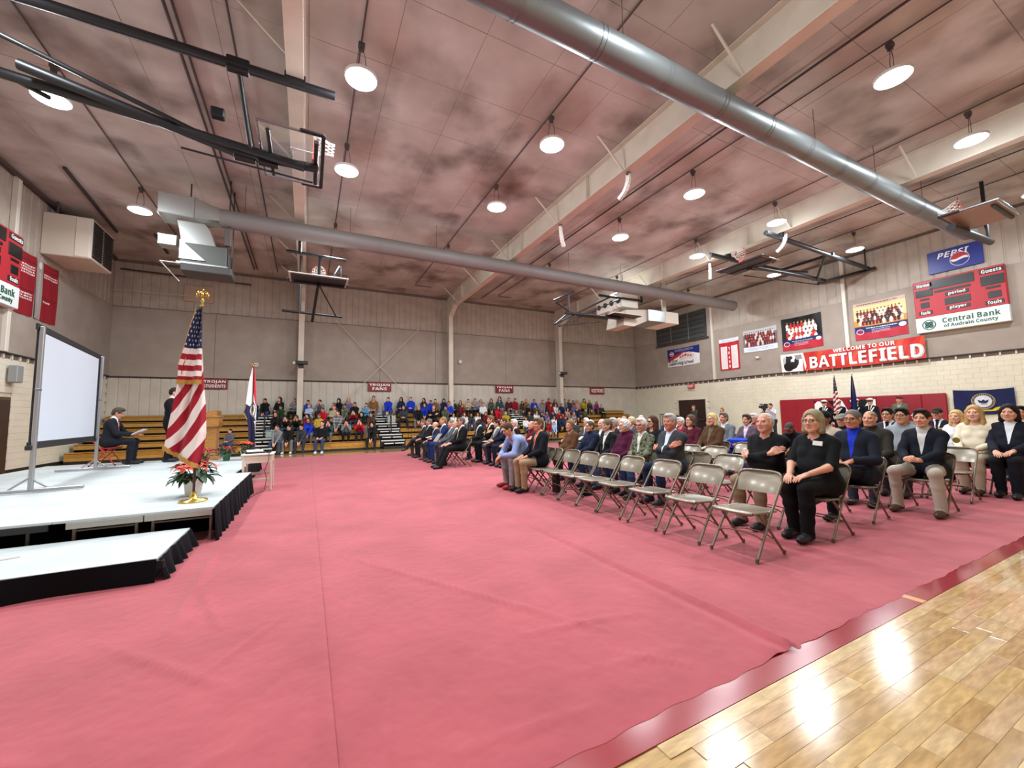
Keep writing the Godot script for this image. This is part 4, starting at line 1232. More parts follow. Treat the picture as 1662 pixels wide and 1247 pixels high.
func build_ducts() -> void:
	var galv := StandardMaterial3D.new()
	galv.albedo_color = Color("7f8587"); galv.metallic = 0.5; galv.roughness = 0.42
	galv.normal_enabled = true; galv.normal_texture = noise_tex(256, 0.03, Color.BLACK, Color.WHITE, 77, 3, true, 2.0); galv.normal_scale = 0.12
	galv.uv1_triplanar = true; galv.uv1_scale = Vector3.ONE * 0.7
	var grey := mat("7f8080", 0.5, 0.15)
	# far duct, over the bleachers' side
	for d in [{"z": -14.4, "y": 7.56, "r": 0.278, "x0": -2.45, "x1": 21.85, "m": mat("83807e", 0.55, 0.1), "l": "long round grey duct on the bleacher side of the hall, hung below the rafters"}, {"z": -4.8, "y": 7.56, "r": 0.25, "x0": -5.0, "x1": 20.6, "m": galv, "l": "shiny round metal duct nearer the camera, running towards the scoreboard wall"}]:
		var o := thing("air_duct", d.l, "duct", Vector3(d.x0, d.y, d.z))
		var L: float = d.x1 - d.x0
		var b := MB.new()
		b.tube([Vector3.ZERO, Vector3(L, 0, 0)], d.r, 36)
		put("duct_pipe", b, d.m, o)
		var k := 1.5
		while k < L:
			var s := MB.new()
			for e in [0.0, 0.09]: s.tube([Vector3(k + e, 0, 0), Vector3(k + e + 0.022, 0, 0)], d.r + 0.007, 36, false)
			put("seam_ring", s, d.m, o)
			k += 1.52 if d.z > -10 else 3.05
		var hang := MB.new()
		k = 0.6
		while k < L:
			var p := MB.new()
			p.tube([Vector3(k, d.r - 0.01, 0), Vector3(k, CEIL - d.y, 0)], 0.007, 5)
			put("hanger_rod", p, mat("5a5250", 0.6), o)
			k += 3.05
	# sheet metal transition and the heater hung under the far duct
	var o := thing("unit_heater", "shiny metal air heater with square ductwork hung at the stage end of the far duct", "heater", Vector3(-3.0, 6.0, -14.6))
	var shiny := mat("b9bdbb", 0.28, 0.75)
	var b := MB.new()
	var T := [Vector3(-0.82, 1.3, 0.6), Vector3(-0.02, 1.3, 0.55), Vector3(-0.02, 2.0, 0.55), Vector3(-0.82, 2.0, 0.6)]
	b.box(Vector3(-0.45, 1.62, 0.15), Vector3(0.85, 0.62, 0.75), 0.02)
	put("transition_box", b, shiny, o)
	b = MB.new()
	var q := [Vector2(0.31, 0.375), Vector2(0.31, -0.375), Vector2(-0.31, -0.375), Vector2(-0.31, 0.375)]
	for s in 4:   # square to round
		var a: Vector2 = q[s]; var c: Vector2 = q[(s + 1) % 4]
		for e in 6:
			var t0 := e / 6.0; var t1 := (e + 1) / 6.0
			var p0 := a.lerp(c, t0); var p1 := a.lerp(c, t1)
			var r0 := p0.normalized() * 0.278; var r1 := p1.normalized() * 0.278
			b._face(Vector3(-0.03, 1.62 + p0.x, 0.15 + p0.y), Vector3(-0.03, 1.62 + p1.x, 0.15 + p1.y), Vector3(0.55, 1.56 + r1.x, 0.2 + r1.y), Vector3(0.55, 1.56 + r0.x, 0.2 + r0.y), Vector3(0.2, 1.6, 0.15))
	put("square_to_round", b, shiny, o)
	b = MB.new()
	b.prism(PackedVector2Array([Vector2(-0.5, 1.35), Vector2(0.12, 1.35), Vector2(0.3, 1.1), Vector2(0.45, 0.62), Vector2(-0.35, 0.62), Vector2(-0.42, 1.0)]), -0.2, 0.25)
	put("drop_duct", b, shiny, o)
	b = MB.new()
	b.prism(PackedVector2Array([Vector2(-0.36, 0.66), Vector2(-0.36, 0.1), Vector2(0.25, 0.1)]), 0.26, 0.42)
	put("gusset", b, mat("d5dada", 0.2, 0.8), o)
	put("cabinet", boxes(Vector3(0.2, 0.3, -0.05), Vector3(1.1, 0.6, 0.85), 0.015), mat("5f625f", 0.4, 0.4), o)
	put("tray_edge", boxes(Vector3(0.18, -0.03, 0.38), Vector3(1.22, 0.1, 0.06), 0.01), shiny, o)
	put("tray", boxes(Vector3(0.32, -0.2, 0.25), Vector3(1.2, 0.22, 0.75), 0.02), mat("4a4a48", 0.5, 0.2), o)
	put("flue", boxes(Vector3(-0.75, 0.75, -0.2), Vector3(0.45, 0.32, 0.4), 0.02), shiny, o)
	for s in [Vector3(0.78, 0.0, 0.3), Vector3(0.78, 0, -0.4), Vector3(-0.33, 0, -0.4)]:
		var p := MB.new(); p.tube([s, Vector3(s.x, CEIL - 6.0, s.z)], 0.02, 6)
		put("hanger_rod", p, mat("3a3432", 0.6), o)
	put("control_box", boxes(Vector3(0.75, 0.95, 0.3), Vector3(0.16, 0.55, 0.14), 0.01), mat("5c5450", 0.5), o)
	var brace := MB.new()
	brace.tube([Vector3(-0.75, -0.08, 0.5), Vector3(0.1, -0.08, 0.5)], 0.02, 6)
	brace.tube([Vector3(-0.75, -0.08, 0.5), Vector3(-0.35, -0.55, 0.3)], 0.016, 6)
	put("bracket", brace, mat("cfcfcc", 0.3, 0.6), o)
	# big cream air handler on the left wall
	o = thing("air_handler", "large cream air unit with dark louvres high on the left wall", "air unit", Vector3(WEST + 0.62, 6.92, -18.75))
	put("cabinet", boxes(Vector3(0, 0.7, 0), Vector3(1.2, 1.4, 1.6), 0.02), mat("d3c9b9", 0.5), o)
	put("front_panel", boxes(Vector3(0.38, 0.7, 0.81), Vector3(0.36, 1.34, 0.03), 0.01), mat("dcd3c4", 0.5), o)
	for z in [-0.38, 0.4]:
		var g := put("louvre", boxes(Vector3(0.6, 0.7, z), Vector3(0.04, 1.25, 0.68), 0.008), mat("2c2b2b", 0.5), o)
		for k in 14: put("slat", boxes(Vector3(0.63, 0.14 + k * 0.086, z), Vector3(0.05, 0.016, 0.64)), mat("45423f", 0.5), g)
	for z in [-0.7, 0.7]:
		var p := MB.new(); p.tube([Vector3(-0.3, 1.38, z), Vector3(-0.3, CEIL - 6.92, z)], 0.03, 6)
		put("hanger_rod", p, mat("4a4442", 0.6), o)
	for r in [[Vector3(-6.3, CEIL - 0.06, -15.4), Vector3(-6.6, CEIL - 0.06, -19.9), "nearer the camera"], [Vector3(-5.4, CEIL - 0.06, -19.6), Vector3(-5.5, CEIL - 0.06, -21.6), "farther, before the back wall"]]:
		var p := MB.new(); p.bar(r[0], r[1], 0.09, 0.07, 0.01)
		tag(put("ceiling_strut", p, mat("332e2e", 0.6)), "dark metal strut under the ceiling by the air unit, " + r[2], "strut", "dark struts under the ceiling")
	# the white box with round nozzles past the third hoop, and the long box under it
	o = thing("nozzle_box", "white air box with three round nozzles hung behind the side hoop on the third rafter", "air box", Vector3(14.6, 6.85, -16.1))
	put("cabinet", boxes(Vector3(0, 0.42, 0), Vector3(1.1, 0.82, 2.0), 0.02), mat("e2ddd3", 0.5), o)
	for k in 4:
		var n := MB.new()
		n.lathe([Vector2(0.0, 0.02), Vector2(0.11, 0.02), Vector2(0.13, 0.05), Vector2(0.14, 0.0)], 16, Transform3D(Basis(Vector3.BACK, PI / 2), Vector3(-0.56, 0.36, -0.75 + k * 0.5)))
		put("nozzle", n, mat("3c3a3a", 0.5), o)
	var p2 := MB.new(); p2.tube([Vector3(0, 0.8, 0.5), Vector3(0, CEIL - 6.85, 0.5)], 0.02, 6)
	put("hanger_rod", p2, mat("5a5250", 0.6), o)
	o = thing("box_duct", "square pale and bare metal duct hung in front of the louvre near the far corner", "duct", Vector3(16.2, 6.22, -15.6))
	put("pale_section", boxes(Vector3(1.1, 0.3, 0), Vector3(1.0, 0.62, 1.5), 0.015), mat("e4dfd2", 0.5), o)
	put("metal_section", boxes(Vector3(0.0, 0.3, 0.03), Vector3(1.2, 0.6, 1.42), 0.015), mat("a3a8a8", 0.3, 0.6), o)
	var s2 := MB.new()
	s2.prism(PackedVector2Array([Vector2(-0.6, 0.0), Vector2(-0.6, 0.6), Vector2(-2.0, 0.45), Vector2(-2.2, -0.35), Vector2(-1.5, -0.35)]), -0.7, 0.6)
	put("intake", s2, mat("cfc6b8", 0.5), o)
	put("hanger_strap", boxes(Vector3(0.9, 1.55, 0.4), Vector3(0.28, 1.95, 0.1), 0.01), mat("d6cfc2", 0.5), o)
	# louvre high on the right wall
	o = on_right("wall_louvre", "large dark slatted louvre high on the right wall near the corner", "louvre", 7.25, -18.95)
	put("frame", boxes(Vector3(0, 0, 0.02), Vector3(4.1, 1.85, 0.06), 0.01), mat("3d4040", 0.5), o)
	for k in 6: put("slat", boxes(Vector3(0, -0.78 + k * 0.31, 0.07), Vector3(3.95, 0.2, 0.03), 0.005), mat(["4a4e4d", "424645"][k % 2], 0.45), o)
	for x in [-0.7, 0.75]: put("mullion", boxes(Vector3(x, 0, 0.1), Vector3(0.06, 1.8, 0.04), 0.005), mat("6a6c6a", 0.5), o)
	o = on_right("louvre_sill", "torn dark ledge under the wall louvre", "ledge", 6.27, -18.9)
	put("board", boxes(Vector3(0, 0, 0.08), Vector3(4.3, 0.09, 0.14), 0.02), mat("4a4444", 0.8), o)

# ---------------------------------------------------------------- basketball
func net_part(parent: Node, c: Vector3, down: Vector3, side: Vector3) -> void:   # net hung on a ring of radius 0.225
	var b := MB.new()
	var fw := down.cross(side).normalized()
	var rad := [0.225, 0.20, 0.165, 0.135, 0.115, 0.12]
	for k in 12:
		for dirn in [1.0, -1.0]:
			var pts := []
			for j in 6:
				var a: float = TAU * (k + dirn * j * 0.5) / 12.0
				pts.append(c + (side * cos(a) + fw * sin(a)) * rad[j] + down * 0.08 * j)
			b.tube(pts, 0.006, 4, false)
	put("net", b, mat("f0eeea", 0.8), parent)
func hoop(label: String, at: Vector3, turn: float, glass: bool, seed_ := 0) -> Node3D:
	# A backboard folded up flat: its face looks up, lower edge towards local +z. The ring stands upright on it.
	var o := thing("basketball_hoop", label, "basketball hoop", at, turn)
	var dark := mat("17181c", 0.4)
	if glass:
		var g := StandardMaterial3D.new()
		g.transparency = BaseMaterial3D.TRANSPARENCY_ALPHA; g.albedo_color = Color(0.85, 0.9, 0.9, 0.12); g.roughness = 0.05
		put("backboard", boxes(Vector3(0, 0, 0), Vector3(1.78, 0.012, 1.03)), g, o)
		for s in [[Vector3(0, 0, -0.53), Vector3(1.83, 0.04, 0.04)], [Vector3(0, 0, 0.53), Vector3(1.83, 0.04, 0.04)], [Vector3(-0.9, 0, 0), Vector3(0.04, 0.04, 1.07)], [Vector3(0.9, 0, 0), Vector3(0.04, 0.04, 1.07)]]:
			put("board_frame", boxes(s[0], s[1], 0.006), mat("9aa3a8", 0.25, 0.8), o)
		for s in [[Vector3(0, 0.01, 0.0), Vector3(0.61, 0.004, 0.05)], [Vector3(0, 0.01, 0.42), Vector3(0.61, 0.004, 0.05)], [Vector3(-0.28, 0.01, 0.21), Vector3(0.05, 0.004, 0.4)], [Vector3(0.28, 0.01, 0.21), Vector3(0.05, 0.004, 0.4)]]:
			put("target_line", boxes(s[0], s[1]), mat("f2f2ee", 0.5), o)
	else:
		put("backboard", boxes(Vector3(0, 0, 0), Vector3(1.83, 0.035, 1.07), 0.008), mat("d8d2c8", 0.3), o)
		put("back_panel", boxes(Vector3(0, -0.035, 0), Vector3(1.7, 0.03, 0.95), 0.005), mat("2a2a2e", 0.5), o)
	for s in [[Vector3(0, 0, 0.55), Vector3(1.9, 0.07, 0.07)], [Vector3(-0.93, 0, 0.36), Vector3(0.07, 0.07, 0.42)], [Vector3(0.93, 0, 0.36), Vector3(0.07, 0.07, 0.42)]]:
		put("edge_pad", boxes(s[0], s[1], 0.02), dark, o)
	var rim := MB.new()
	var ring := []
	for k in 24: ring.append(Vector3(cos(TAU * k / 24) * 0.225, 0.40 + sin(TAU * k / 24) * 0.225, 0.38))
	rim.tube(ring, 0.01, 6, false, true)
	rim.box(Vector3(0, 0.1, 0.38), Vector3(0.16, 0.17, 0.05), 0.01)
	put("rim", rim, mat("d4502c", 0.4), o)
	net_part(o, Vector3(0, 0.40, 0.38), Vector3(0, -0.1, 1).normalized(), Vector3.RIGHT)
	return o
func build_hoops() -> void:
	var black := mat("17191e", 0.42)
	var steel := mat("2b3036", 0.32, 0.3)
	# 1: main hoop at the stage end, folded up towards the middle; lower edge faces +x
	var o := hoop("glass basketball hoop with black pads folded up beside the first rafter, above the stage", Vector3(-0.38, 6.72, -8.85), PI / 2, true)
	var L := func(x: float, y: float, z: float) -> Vector3: return Vector3(8.85 + z, y - 6.72, x + 0.38)   # world to this hoop's own axes
	L = func(x: float, y: float, z: float) -> Vector3: return o.transform.affine_inverse() * Vector3(x, y, z)
	var parts := [
		["cross_beam", [Vector3(-7.6, 7.84, -8.25), Vector3(0.36, 7.84, -8.25)], 0.085, black], ["mast", [Vector3(-4.9, 7.3, -9.4), Vector3(-0.15, 6.5, -8.75)], 0.085, black],
		["mast", [Vector3(-4.3, 7.25, -9.0), Vector3(-1.2, 6.62, -9.05)], 0.085, black], ["strut", [Vector3(-5.6, 7.8, -8.6), Vector3(-1.5, 6.7, -9.0)], 0.04, black],
		["strut", [Vector3(-5.6, 7.75, -9.6), Vector3(-4.1, 7.05, -9.4)], 0.04, black], ["hanger", [Vector3(-1.25, 7.84, -8.25), Vector3(-1.08, 6.62, -8.85)], 0.04, black],
		["support_arm", [Vector3(-1.4, 6.62, -9.0), Vector3(0.1, 6.6, -8.85)], 0.085, black], ["support_bar", [Vector3(-0.75, 6.68, -8.1), Vector3(-0.75, 6.68, -9.6)], 0.035, steel],
		["support_bar", [Vector3(0.05, 6.68, -8.1), Vector3(0.05, 6.68, -9.6)], 0.04, black], ["stay_rod", [Vector3(-2.3, 6.75, -9.5), Vector3(0.0, 6.6, -9.45)], 0.02, steel]]
	for p in parts:
		var b := MB.new(); b.tube([L.call(p[1][0].x, p[1][0].y, p[1][0].z), L.call(p[1][1].x, p[1][1].y, p[1][1].z)], p[2], 12)
		put(p[0], b, p[3], o)
	for c in [Vector3(-0.34, 7.9, -8.25), Vector3(-1.25, 7.84, -8.25), Vector3(-1.2, 6.62, -9.0), Vector3(-0.8, 6.6, -8.95)]:
		put("clamp", boxes(L.call(c.x, c.y, c.z), Vector3(0.14, 0.26, 0.36), 0.02), black, o)
	var w := MB.new(); w.box(L.call(-1.6, 7.12, -8.7), Vector3(0.16, 0.18, 0.22), 0.02)
	put("winch", w, black, o)
	# 2: side hoop under the far duct, by the first rafter: lower edge towards the back wall, ring seen as a circle
	o = hoop("side basketball hoop folded flat under the far duct, beside the first column", Vector3(0.27, 6.25, -15.1), PI, false)
	L = func(x: float, y: float, z: float) -> Vector3: return o.transform.affine_inverse() * Vector3(x, y, z)
	for p in [["cross_beam", [Vector3(-0.75, 7.25, -15.4), Vector3(1.15, 7.2, -15.4)], 0.05, steel], ["mast", [Vector3(0.3, 7.2, -15.4), Vector3(0.25, 6.15, -15.2)], 0.05, black], ["mast", [Vector3(0.25, 6.1, -15.2), Vector3(0.1, 5.25, -17.2)], 0.05, black],
		["lower_beam", [Vector3(-0.95, 5.65, -17.5), Vector3(1.2, 5.6, -17.5)], 0.05, black], ["support_bar", [Vector3(-0.5, 6.15, -15.3), Vector3(1.1, 6.15, -15.3)], 0.045, black], ["strut", [Vector3(1.0, 7.0, -15.6), Vector3(1.0, 6.2, -15.3)], 0.03, black],
		["strut", [Vector3(0.95, 7.0, -15.6), Vector3(0.78, 6.6, -15.4)], 0.05, black], ["stay_rod", [Vector3(0.3, 6.1, -15.3), Vector3(0.95, 5.6, -17.4)], 0.025, black], ["hanger", [Vector3(-0.34, 7.94, -15.4), Vector3(-0.34, 7.2, -15.4)], 0.06, black], ["hanger", [Vector3(-0.34, 7.94, -17.5), Vector3(-0.34, 5.6, -17.5)], 0.05, black]]:
		var b := MB.new(); b.tube([L.call(p[1][0].x, p[1][0].y, p[1][0].z), L.call(p[1][1].x, p[1][1].y, p[1][1].z)], p[2], 10)
		put(p[0], b, p[3], o)
	# 3: side hoop on the third rafter, half behind the far duct
	o = hoop("side basketball hoop folded flat in front of the white nozzle box", Vector3(13.9, 6.3, -15.0), PI, false)
	L = func(x: float, y: float, z: float) -> Vector3: return o.transform.affine_inverse() * Vector3(x, y, z)
	for p in [["mast", [Vector3(10.5, 6.13, -15.0), Vector3(13.8, 6.2, -15.0)], 0.06, black], ["upper_beam", [Vector3(9.9, 6.64, -15.0), Vector3(11.0, 7.2, -15.0)], 0.045, black], ["strut", [Vector3(10.7, 7.1, -15.0), Vector3(10.7, 6.15, -15.0)], 0.035, black], ["strut", [Vector3(10.0, 6.6, -15.0), Vector3(10.75, 6.2, -15.0)], 0.04, black],
		["strut", [Vector3(10.75, 6.2, -15.0), Vector3(9.95, 5.56, -15.0)], 0.04, black], ["rail", [Vector3(9.95, 5.56, -15.1), Vector3(13.3, 7.25, -15.1)], 0.045, black], ["rail", [Vector3(10.3, 5.52, -15.2), Vector3(14.1, 7.3, -15.2)], 0.03, steel], ["stay_rod", [Vector3(10.1, 5.48, -15.0), Vector3(12.6, 5.92, -15.0)], 0.025, black],
		["cross_beam", [Vector3(12.6, 7.25, -15.1), Vector3(15.4, 7.3, -15.1)], 0.06, steel], ["hanger", [Vector3(15.4, 7.94, -15.1), Vector3(15.4, 7.2, -15.1)], 0.06, black], ["support_bar", [Vector3(12.9, 6.3, -15.0), Vector3(14.8, 6.3, -15.0)], 0.045, black]]:
		var b := MB.new(); b.tube([L.call(p[1][0].x, p[1][0].y, p[1][0].z), L.call(p[1][1].x, p[1][1].y, p[1][1].z)], p[2], 10)
		put(p[0], b, p[3], o)
	# 4: main hoop at the scoreboard end
	o = hoop("main basketball hoop folded flat on long black arms, high before the scoreboard wall", Vector3(15.3, 7.15, -9.4), -PI / 2, false)
	L = func(x: float, y: float, z: float) -> Vector3: return o.transform.affine_inverse() * Vector3(x, y, z)
	for p in [["beam", [Vector3(14.4, 7.75, -8.1), Vector3(22.5, 7.8, -8.35)], 0.09, black], ["beam", [Vector3(14.3, 7.75, -10.25), Vector3(22.7, 7.8, -10.1)], 0.09, black], ["mast", [Vector3(15.4, 7.1, -9.3), Vector3(20.2, 7.25, -9.25)], 0.08, black], ["mast", [Vector3(15.4, 7.05, -9.45), Vector3(19.6, 7.55, -9.4)], 0.05, steel],
		["strut", [Vector3(20.0, 7.2, -9.25), Vector3(18.6, 7.8, -8.2)], 0.05, steel], ["strut", [Vector3(19.8, 7.2, -9.3), Vector3(22.6, 7.75, -10.0)], 0.05, black], ["strut", [Vector3(20.6, 7.2, -9.2), Vector3(22.5, 7.7, -8.4)], 0.05, black], ["cross_beam", [Vector3(22.55, 7.75, -8.1), Vector3(22.55, 7.75, -10.4)], 0.07, black],
		["cross_beam", [Vector3(19.0, 7.8, -8.1), Vector3(19.0, 7.8, -10.3)], 0.06, black], ["support_bar", [Vector3(15.4, 7.12, -8.5), Vector3(15.4, 7.12, -10.2)], 0.06, black], ["stay_rod", [Vector3(15.9, 7.0, -9.9), Vector3(21.6, 7.4, -9.9)], 0.025, black], ["hanger", [Vector3(15.4, 7.94, -8.12), Vector3(15.4, 7.75, -8.12)], 0.12, black], ["hanger", [Vector3(15.4, 7.94, -10.22), Vector3(15.4, 7.75, -10.22)], 0.12, black], ["hanger", [Vector3(22.3, CEIL, -8.35), Vector3(22.3, 7.8, -8.35)], 0.03, black]]:
		var b := MB.new(); b.tube([L.call(p[1][0].x, p[1][0].y, p[1][0].z), L.call(p[1][1].x, p[1][1].y, p[1][1].z)], p[2], 10)
		put(p[0], b, p[3], o)
	# 5: side hoop near the camera's side, seen from below at the frame's edge
	o = hoop("side basketball hoop seen from below at the end of the near duct", Vector3(16.6, 6.75, -3.6), PI, true)
	L = func(x: float, y: float, z: float) -> Vector3: return o.transform.affine_inverse() * Vector3(x, y, z)
	put("back_panel", boxes(Vector3(0, -0.03, 0), Vector3(1.75, 0.03, 1.0), 0.005), mat("9a7a66", 0.4), o)
	for p in [["mast", [Vector3(16.1, 6.5, -4.05), Vector3(19.6, 6.75, -4.1)], 0.1, black], ["support_bar", [Vector3(15.9, 6.68, -3.2), Vector3(17.4, 6.68, -3.2)], 0.05, black], ["hanger", [Vector3(19.4, 6.75, -4.1), Vector3(19.4, 8.74, -4.1)], 0.05, black]]:
		var b := MB.new(); b.tube([L.call(p[1][0].x, p[1][0].y, p[1][0].z), L.call(p[1][1].x, p[1][1].y, p[1][1].z)], p[2], 12)
		put(p[0], b, p[3], o)
	# curved loudspeakers under the rafters
	var cur := MB.new()
	var pts := []
	for k in 9:
		var a := -0.1 + k * 0.14
		pts.append(Vector3(0.0, -sin(a) * 0.62, cos(a) * 0.62 - 0.62))
	var prev := MB.new()
	for k in 8:
		prev.bar(pts[k], pts[k + 1] + (pts[k + 1] - pts[k]) * 0.12, 0.12, 0.1, 0.012)
	var pm := prev.mesh()
	for s in [[Vector3(7.6, 7.805, -7.72), 0.35, "larger, nearer the camera on the middle rafter"], [Vector3(7.6, 7.805, -10.98), -0.9, "farther one on the middle rafter"], [Vector3(15.42, 7.805, -8.0), 0.35, "nearer the camera on the third rafter"], [Vector3(15.42, 7.805, -11.1), -0.9, "farther one on the third rafter"]]:
		var sp := thing("curved_loudspeaker", "white curved loudspeaker hung under a rafter, " + s[2], "loudspeaker", s[0], s[1], "curved loudspeakers")
		put("cabinet", pm, mat("e6e4de", 0.45), sp)
		put("bracket", boxes(Vector3(0, 0.06, 0), Vector3(0.1, 0.12, 0.1), 0.015), mat("5a5048", 0.5), sp)

func build_walls_things() -> void:
	# signs on the back wall
	var red := mat("7d1420", 0.45)
	var white := mat("f4f2ee", 0.5)
	for s in [[-3.94, 3.22, 1.0, "TROJAN\nSTUDENTS", "dark red sign with two white lines above the wooden lectern, half hidden by the flag"], [3.59, 3.21, 1.27, "TROJAN\nFANS", "dark red two-line sign below the crossing rods, between first and middle column"], [11.36, 3.21, 1.28, "TROJAN\nFANS", "dark red two-line sign between the middle and third columns"], [18.95, 3.2, 1.3, "VISITORS", "dark red one-line sign past the third column"]]:
		var o := on_back("wall_sign", s[4], "sign", s[0], s[1], 0.09)
		put("board", boxes(Vector3.ZERO, Vector3(s[2], 0.5, 0.02), 0.004), red, o)
		var ln: PackedStringArray = s[3].split("\n")
		for k in ln.size():
			letters(ln[k], s[2] * (0.86 if ln[k].length() > 4 else 0.6), 0.155 if ln.size() > 1 else 0.26, white, o, Vector3(0, 0.095 - 0.2 * k if ln.size() > 1 else 0.0, 0.014), 0.006)
	for s in [[-0.34, "first"], [15.4, "third"]]:
		var o := thing("column_projector", "small dark projector box clamped to the front of the %s column" % s[1], "projector", Vector3(s[0], 4.25, NORTH + 0.86))
		put("case", boxes(Vector3(0.05, 0.04, 0), Vector3(0.55, 0.17, 0.3), 0.02), mat("26262a", 0.4), o)
		put("lens", boxes(Vector3(-0.29, 0.02, 0.05), Vector3(0.12, 0.12, 0.16), 0.02), mat("d8d8d4", 0.4), o)
		put("clamp", boxes(Vector3(0.02, -0.12, -0.05), Vector3(0.24, 0.14, 0.14), 0.02), mat("34302e", 0.5), o)
	for s in [[-2.3, 4.2, "left of the first column"], [8.35, 4.85, "past the middle column"]]:
		var o := on_back("wall_horn", "small pale round horn on the tan wall, " + s[2], "horn", s[0], s[1], 0.07)
		put("plate", boxes(Vector3.ZERO, Vector3(0.34, 0.34, 0.03), 0.01), mat("9c9186", 0.7), o)
		var b := MB.new(); b.lathe([Vector2(0.03, 0), Vector2(0.1, 0.06), Vector2(0.11, 0.08), Vector2(0.0, 0.05)], 14, Transform3D(Basis(Vector3.RIGHT, PI / 2), Vector3(0, 0, 0.01)))
		put("bell", b, mat("d8d2c8", 0.5), o)
	var o := on_back("wall_hatch", "tan square access panel high on the back wall above the flag", "panel", -4.7, 7.5, 0.06)
	put("board", boxes(Vector3.ZERO, Vector3(1.15, 0.8, 0.05), 0.02), mat("b09a84", 0.6), o)
	var pp := MB.new()
	pp.tube([Vector3(WEST + 0.3, 8.25, NORTH + 0.25), Vector3(-2.6, 8.18, NORTH + 0.25)], 0.035, 8)
	tag(put("wall_pipe", pp, mat("33282a", 0.6)), "thick dark pipe along the top of the back wall at its left end", "pipe")
	pp = MB.new()
	pp.tube([Vector3(WEST + 0.02, 7.28, NORTH + 0.3), Vector3(-5.0, 7.3, NORTH + 0.3)], 0.014, 6)
	tag(put("wall_rod", pp, mat("c8b8a8", 0.6)), "thin pale rod below the dark pipe at the left end of the back wall", "rod")
	# ----- right wall
	o = on_right("exit_sign", "small red exit sign over the dark double doors", "sign", 3.22, -18.25)
	put("case", boxes(Vector3(0, 0, 0.05), Vector3(0.5, 0.28, 0.08), 0.015), mat("c8453e", 0.4), o)
	letters("EXIT", 0.36, 0.16, mat("f6e4e0", 0.5), o, Vector3(0, 0, 0.095), 0.006)
	var p := Pic.new(256, 128, Color("f2f0ee"))
	p.poly([Vector2(0, 0), Vector2(256, 0), Vector2(256, 58), Vector2(200, 40), Vector2(128, 34), Vector2(60, 54), Vector2(0, 70)], Color("252f78"))
	p.poly([Vector2(0, 70), Vector2(60, 44), Vector2(120, 26), Vector2(150, 26), Vector2(80, 62), Vector2(0, 92)], Color("b22a34"))
	p.poly([Vector2(90, 62), Vector2(130, 34), Vector2(180, 34), Vector2(222, 62), Vector2(200, 86), Vector2(110, 86)], Color("ead8d6"))
	for k in 5:
		var cx := 108 + k * 20; var cy := 52 + absf(k - 2) * 5
		var st := []
		for q in 10: st.append(Vector2(cx + cos(-PI / 2 + q * PI / 5) * (11 if q % 2 == 0 else 4.5) * (1.3 if k == 2 else 1.0), cy + sin(-PI / 2 + q * PI / 5) * (11 if q % 2 == 0 else 4.5) * (1.3 if k == 2 else 1.0)))
		p.poly(st, Color("b02a36"))
	p.ell(36, 34, 17, 17, Color("dfe0ee")); p.ell(36, 34, 14, 14, Color("b22a34")); p.rect(20, 31, 32, 7, Color("f0f0f4"))
	p.lines(60, 8, 150, 2, 9, 3, Color("e6e6f2"), 3)
	p.rect(0, 122, 256, 6, Color("dcdad8"))
	o = on_right("school_banner", "white, blue and red leadership school banner below the wall louvre", "banner", 5.3, -18.8)
	put("cloth", sheet(2.6, 1.24, 0.5, 3), p.mat(), o)
	letters("4-Star", 0.75, 0.2, mat("26263a", 0.6), o, Vector3(-0.82, -0.22, 0.025), 0.008)
	letters("Leadership School", 2.0, 0.3, mat("26263a", 0.6), o, Vector3(-0.2, -0.45, 0.025), 0.008)
	p = Pic.new(128, 192, Color("c02a34"))
	p.rect(0, 0, 128, 22, Color("e6eaee")); p.lines(18, 8, 92, 2, 7, 3, Color("5a90b8"), 4)
	p.poly([Vector2(0, 22), Vector2(64, 32), Vector2(128, 22), Vector2(128, 28), Vector2(64, 38), Vector2(0, 28)], Color("b02430"))
	p.rect(10, 46, 42, 138, Color("efe6e6")); p.rect(78, 46, 40, 138, Color("efe6e6"))
	p.lines(14, 52, 34, 30, 4.2, 1.5, Color("a89aa0"), 5); p.lines(82, 52, 32, 30, 4.2, 1.5, Color("a89aa0"), 6)
	o = on_right("record_banner", "tall red record banner with two white name columns beside the first wall post", "banner", 4.97, -15.45)
	put("cloth", sheet(1.28, 1.92, 0.4, 5), p.mat(), o)
	var q := 0
	for ch in ["1", "O", "A", "8", "0"]:
		letters(ch, 0.1, 0.17, mat("f2e8e6", 0.5), o, Vector3(0.01, 0.33 - q * 0.27, 0.03), 0.008)
		q += 1
	# the three team photographs
	p = Pic.new(256, 176, Color("d9dfe6"))
	p.rect(0, 0, 256, 135, Color("6f6a72")); p.rect(0, 0, 256, 40, Color("b8bcc0")); p.rect(0, 110, 256, 26, Color("77706a"))
	p.team(14, 22, 228, 92, 4, 13, [Color("6e1826"), Color("84202e"), Color("5a1420"), Color("d8d0cc")], 8)
	p.rect(0, 136, 256, 40, Color("dde4ec")); p.lines(30, 148, 200, 2, 10, 3, Color("6a86b0"), 9)
	o = on_right("team_photo", "team photograph of maroon shirts outdoors with a pale caption, leftmost of three", "poster", 5.52, -13.57, "team photographs on the right wall")
	put("print", sheet(1.9, 1.28, 0.4, 7), p.mat(), o)
	p = Pic.new(256, 232, Color("141216"))
	p.team(34, 36, 190, 118, 4, 8, [Color("f0e8e4"), Color("e8dcd8"), Color("c02830"), Color("e6e0dc")], 12)
	p.poly([Vector2(0, 158), Vector2(256, 150), Vector2(256, 190), Vector2(0, 200)], Color("202858")); p.poly([Vector2(0, 192), Vector2(256, 172), Vector2(256, 232), Vector2(0, 232)], Color("b02434"))
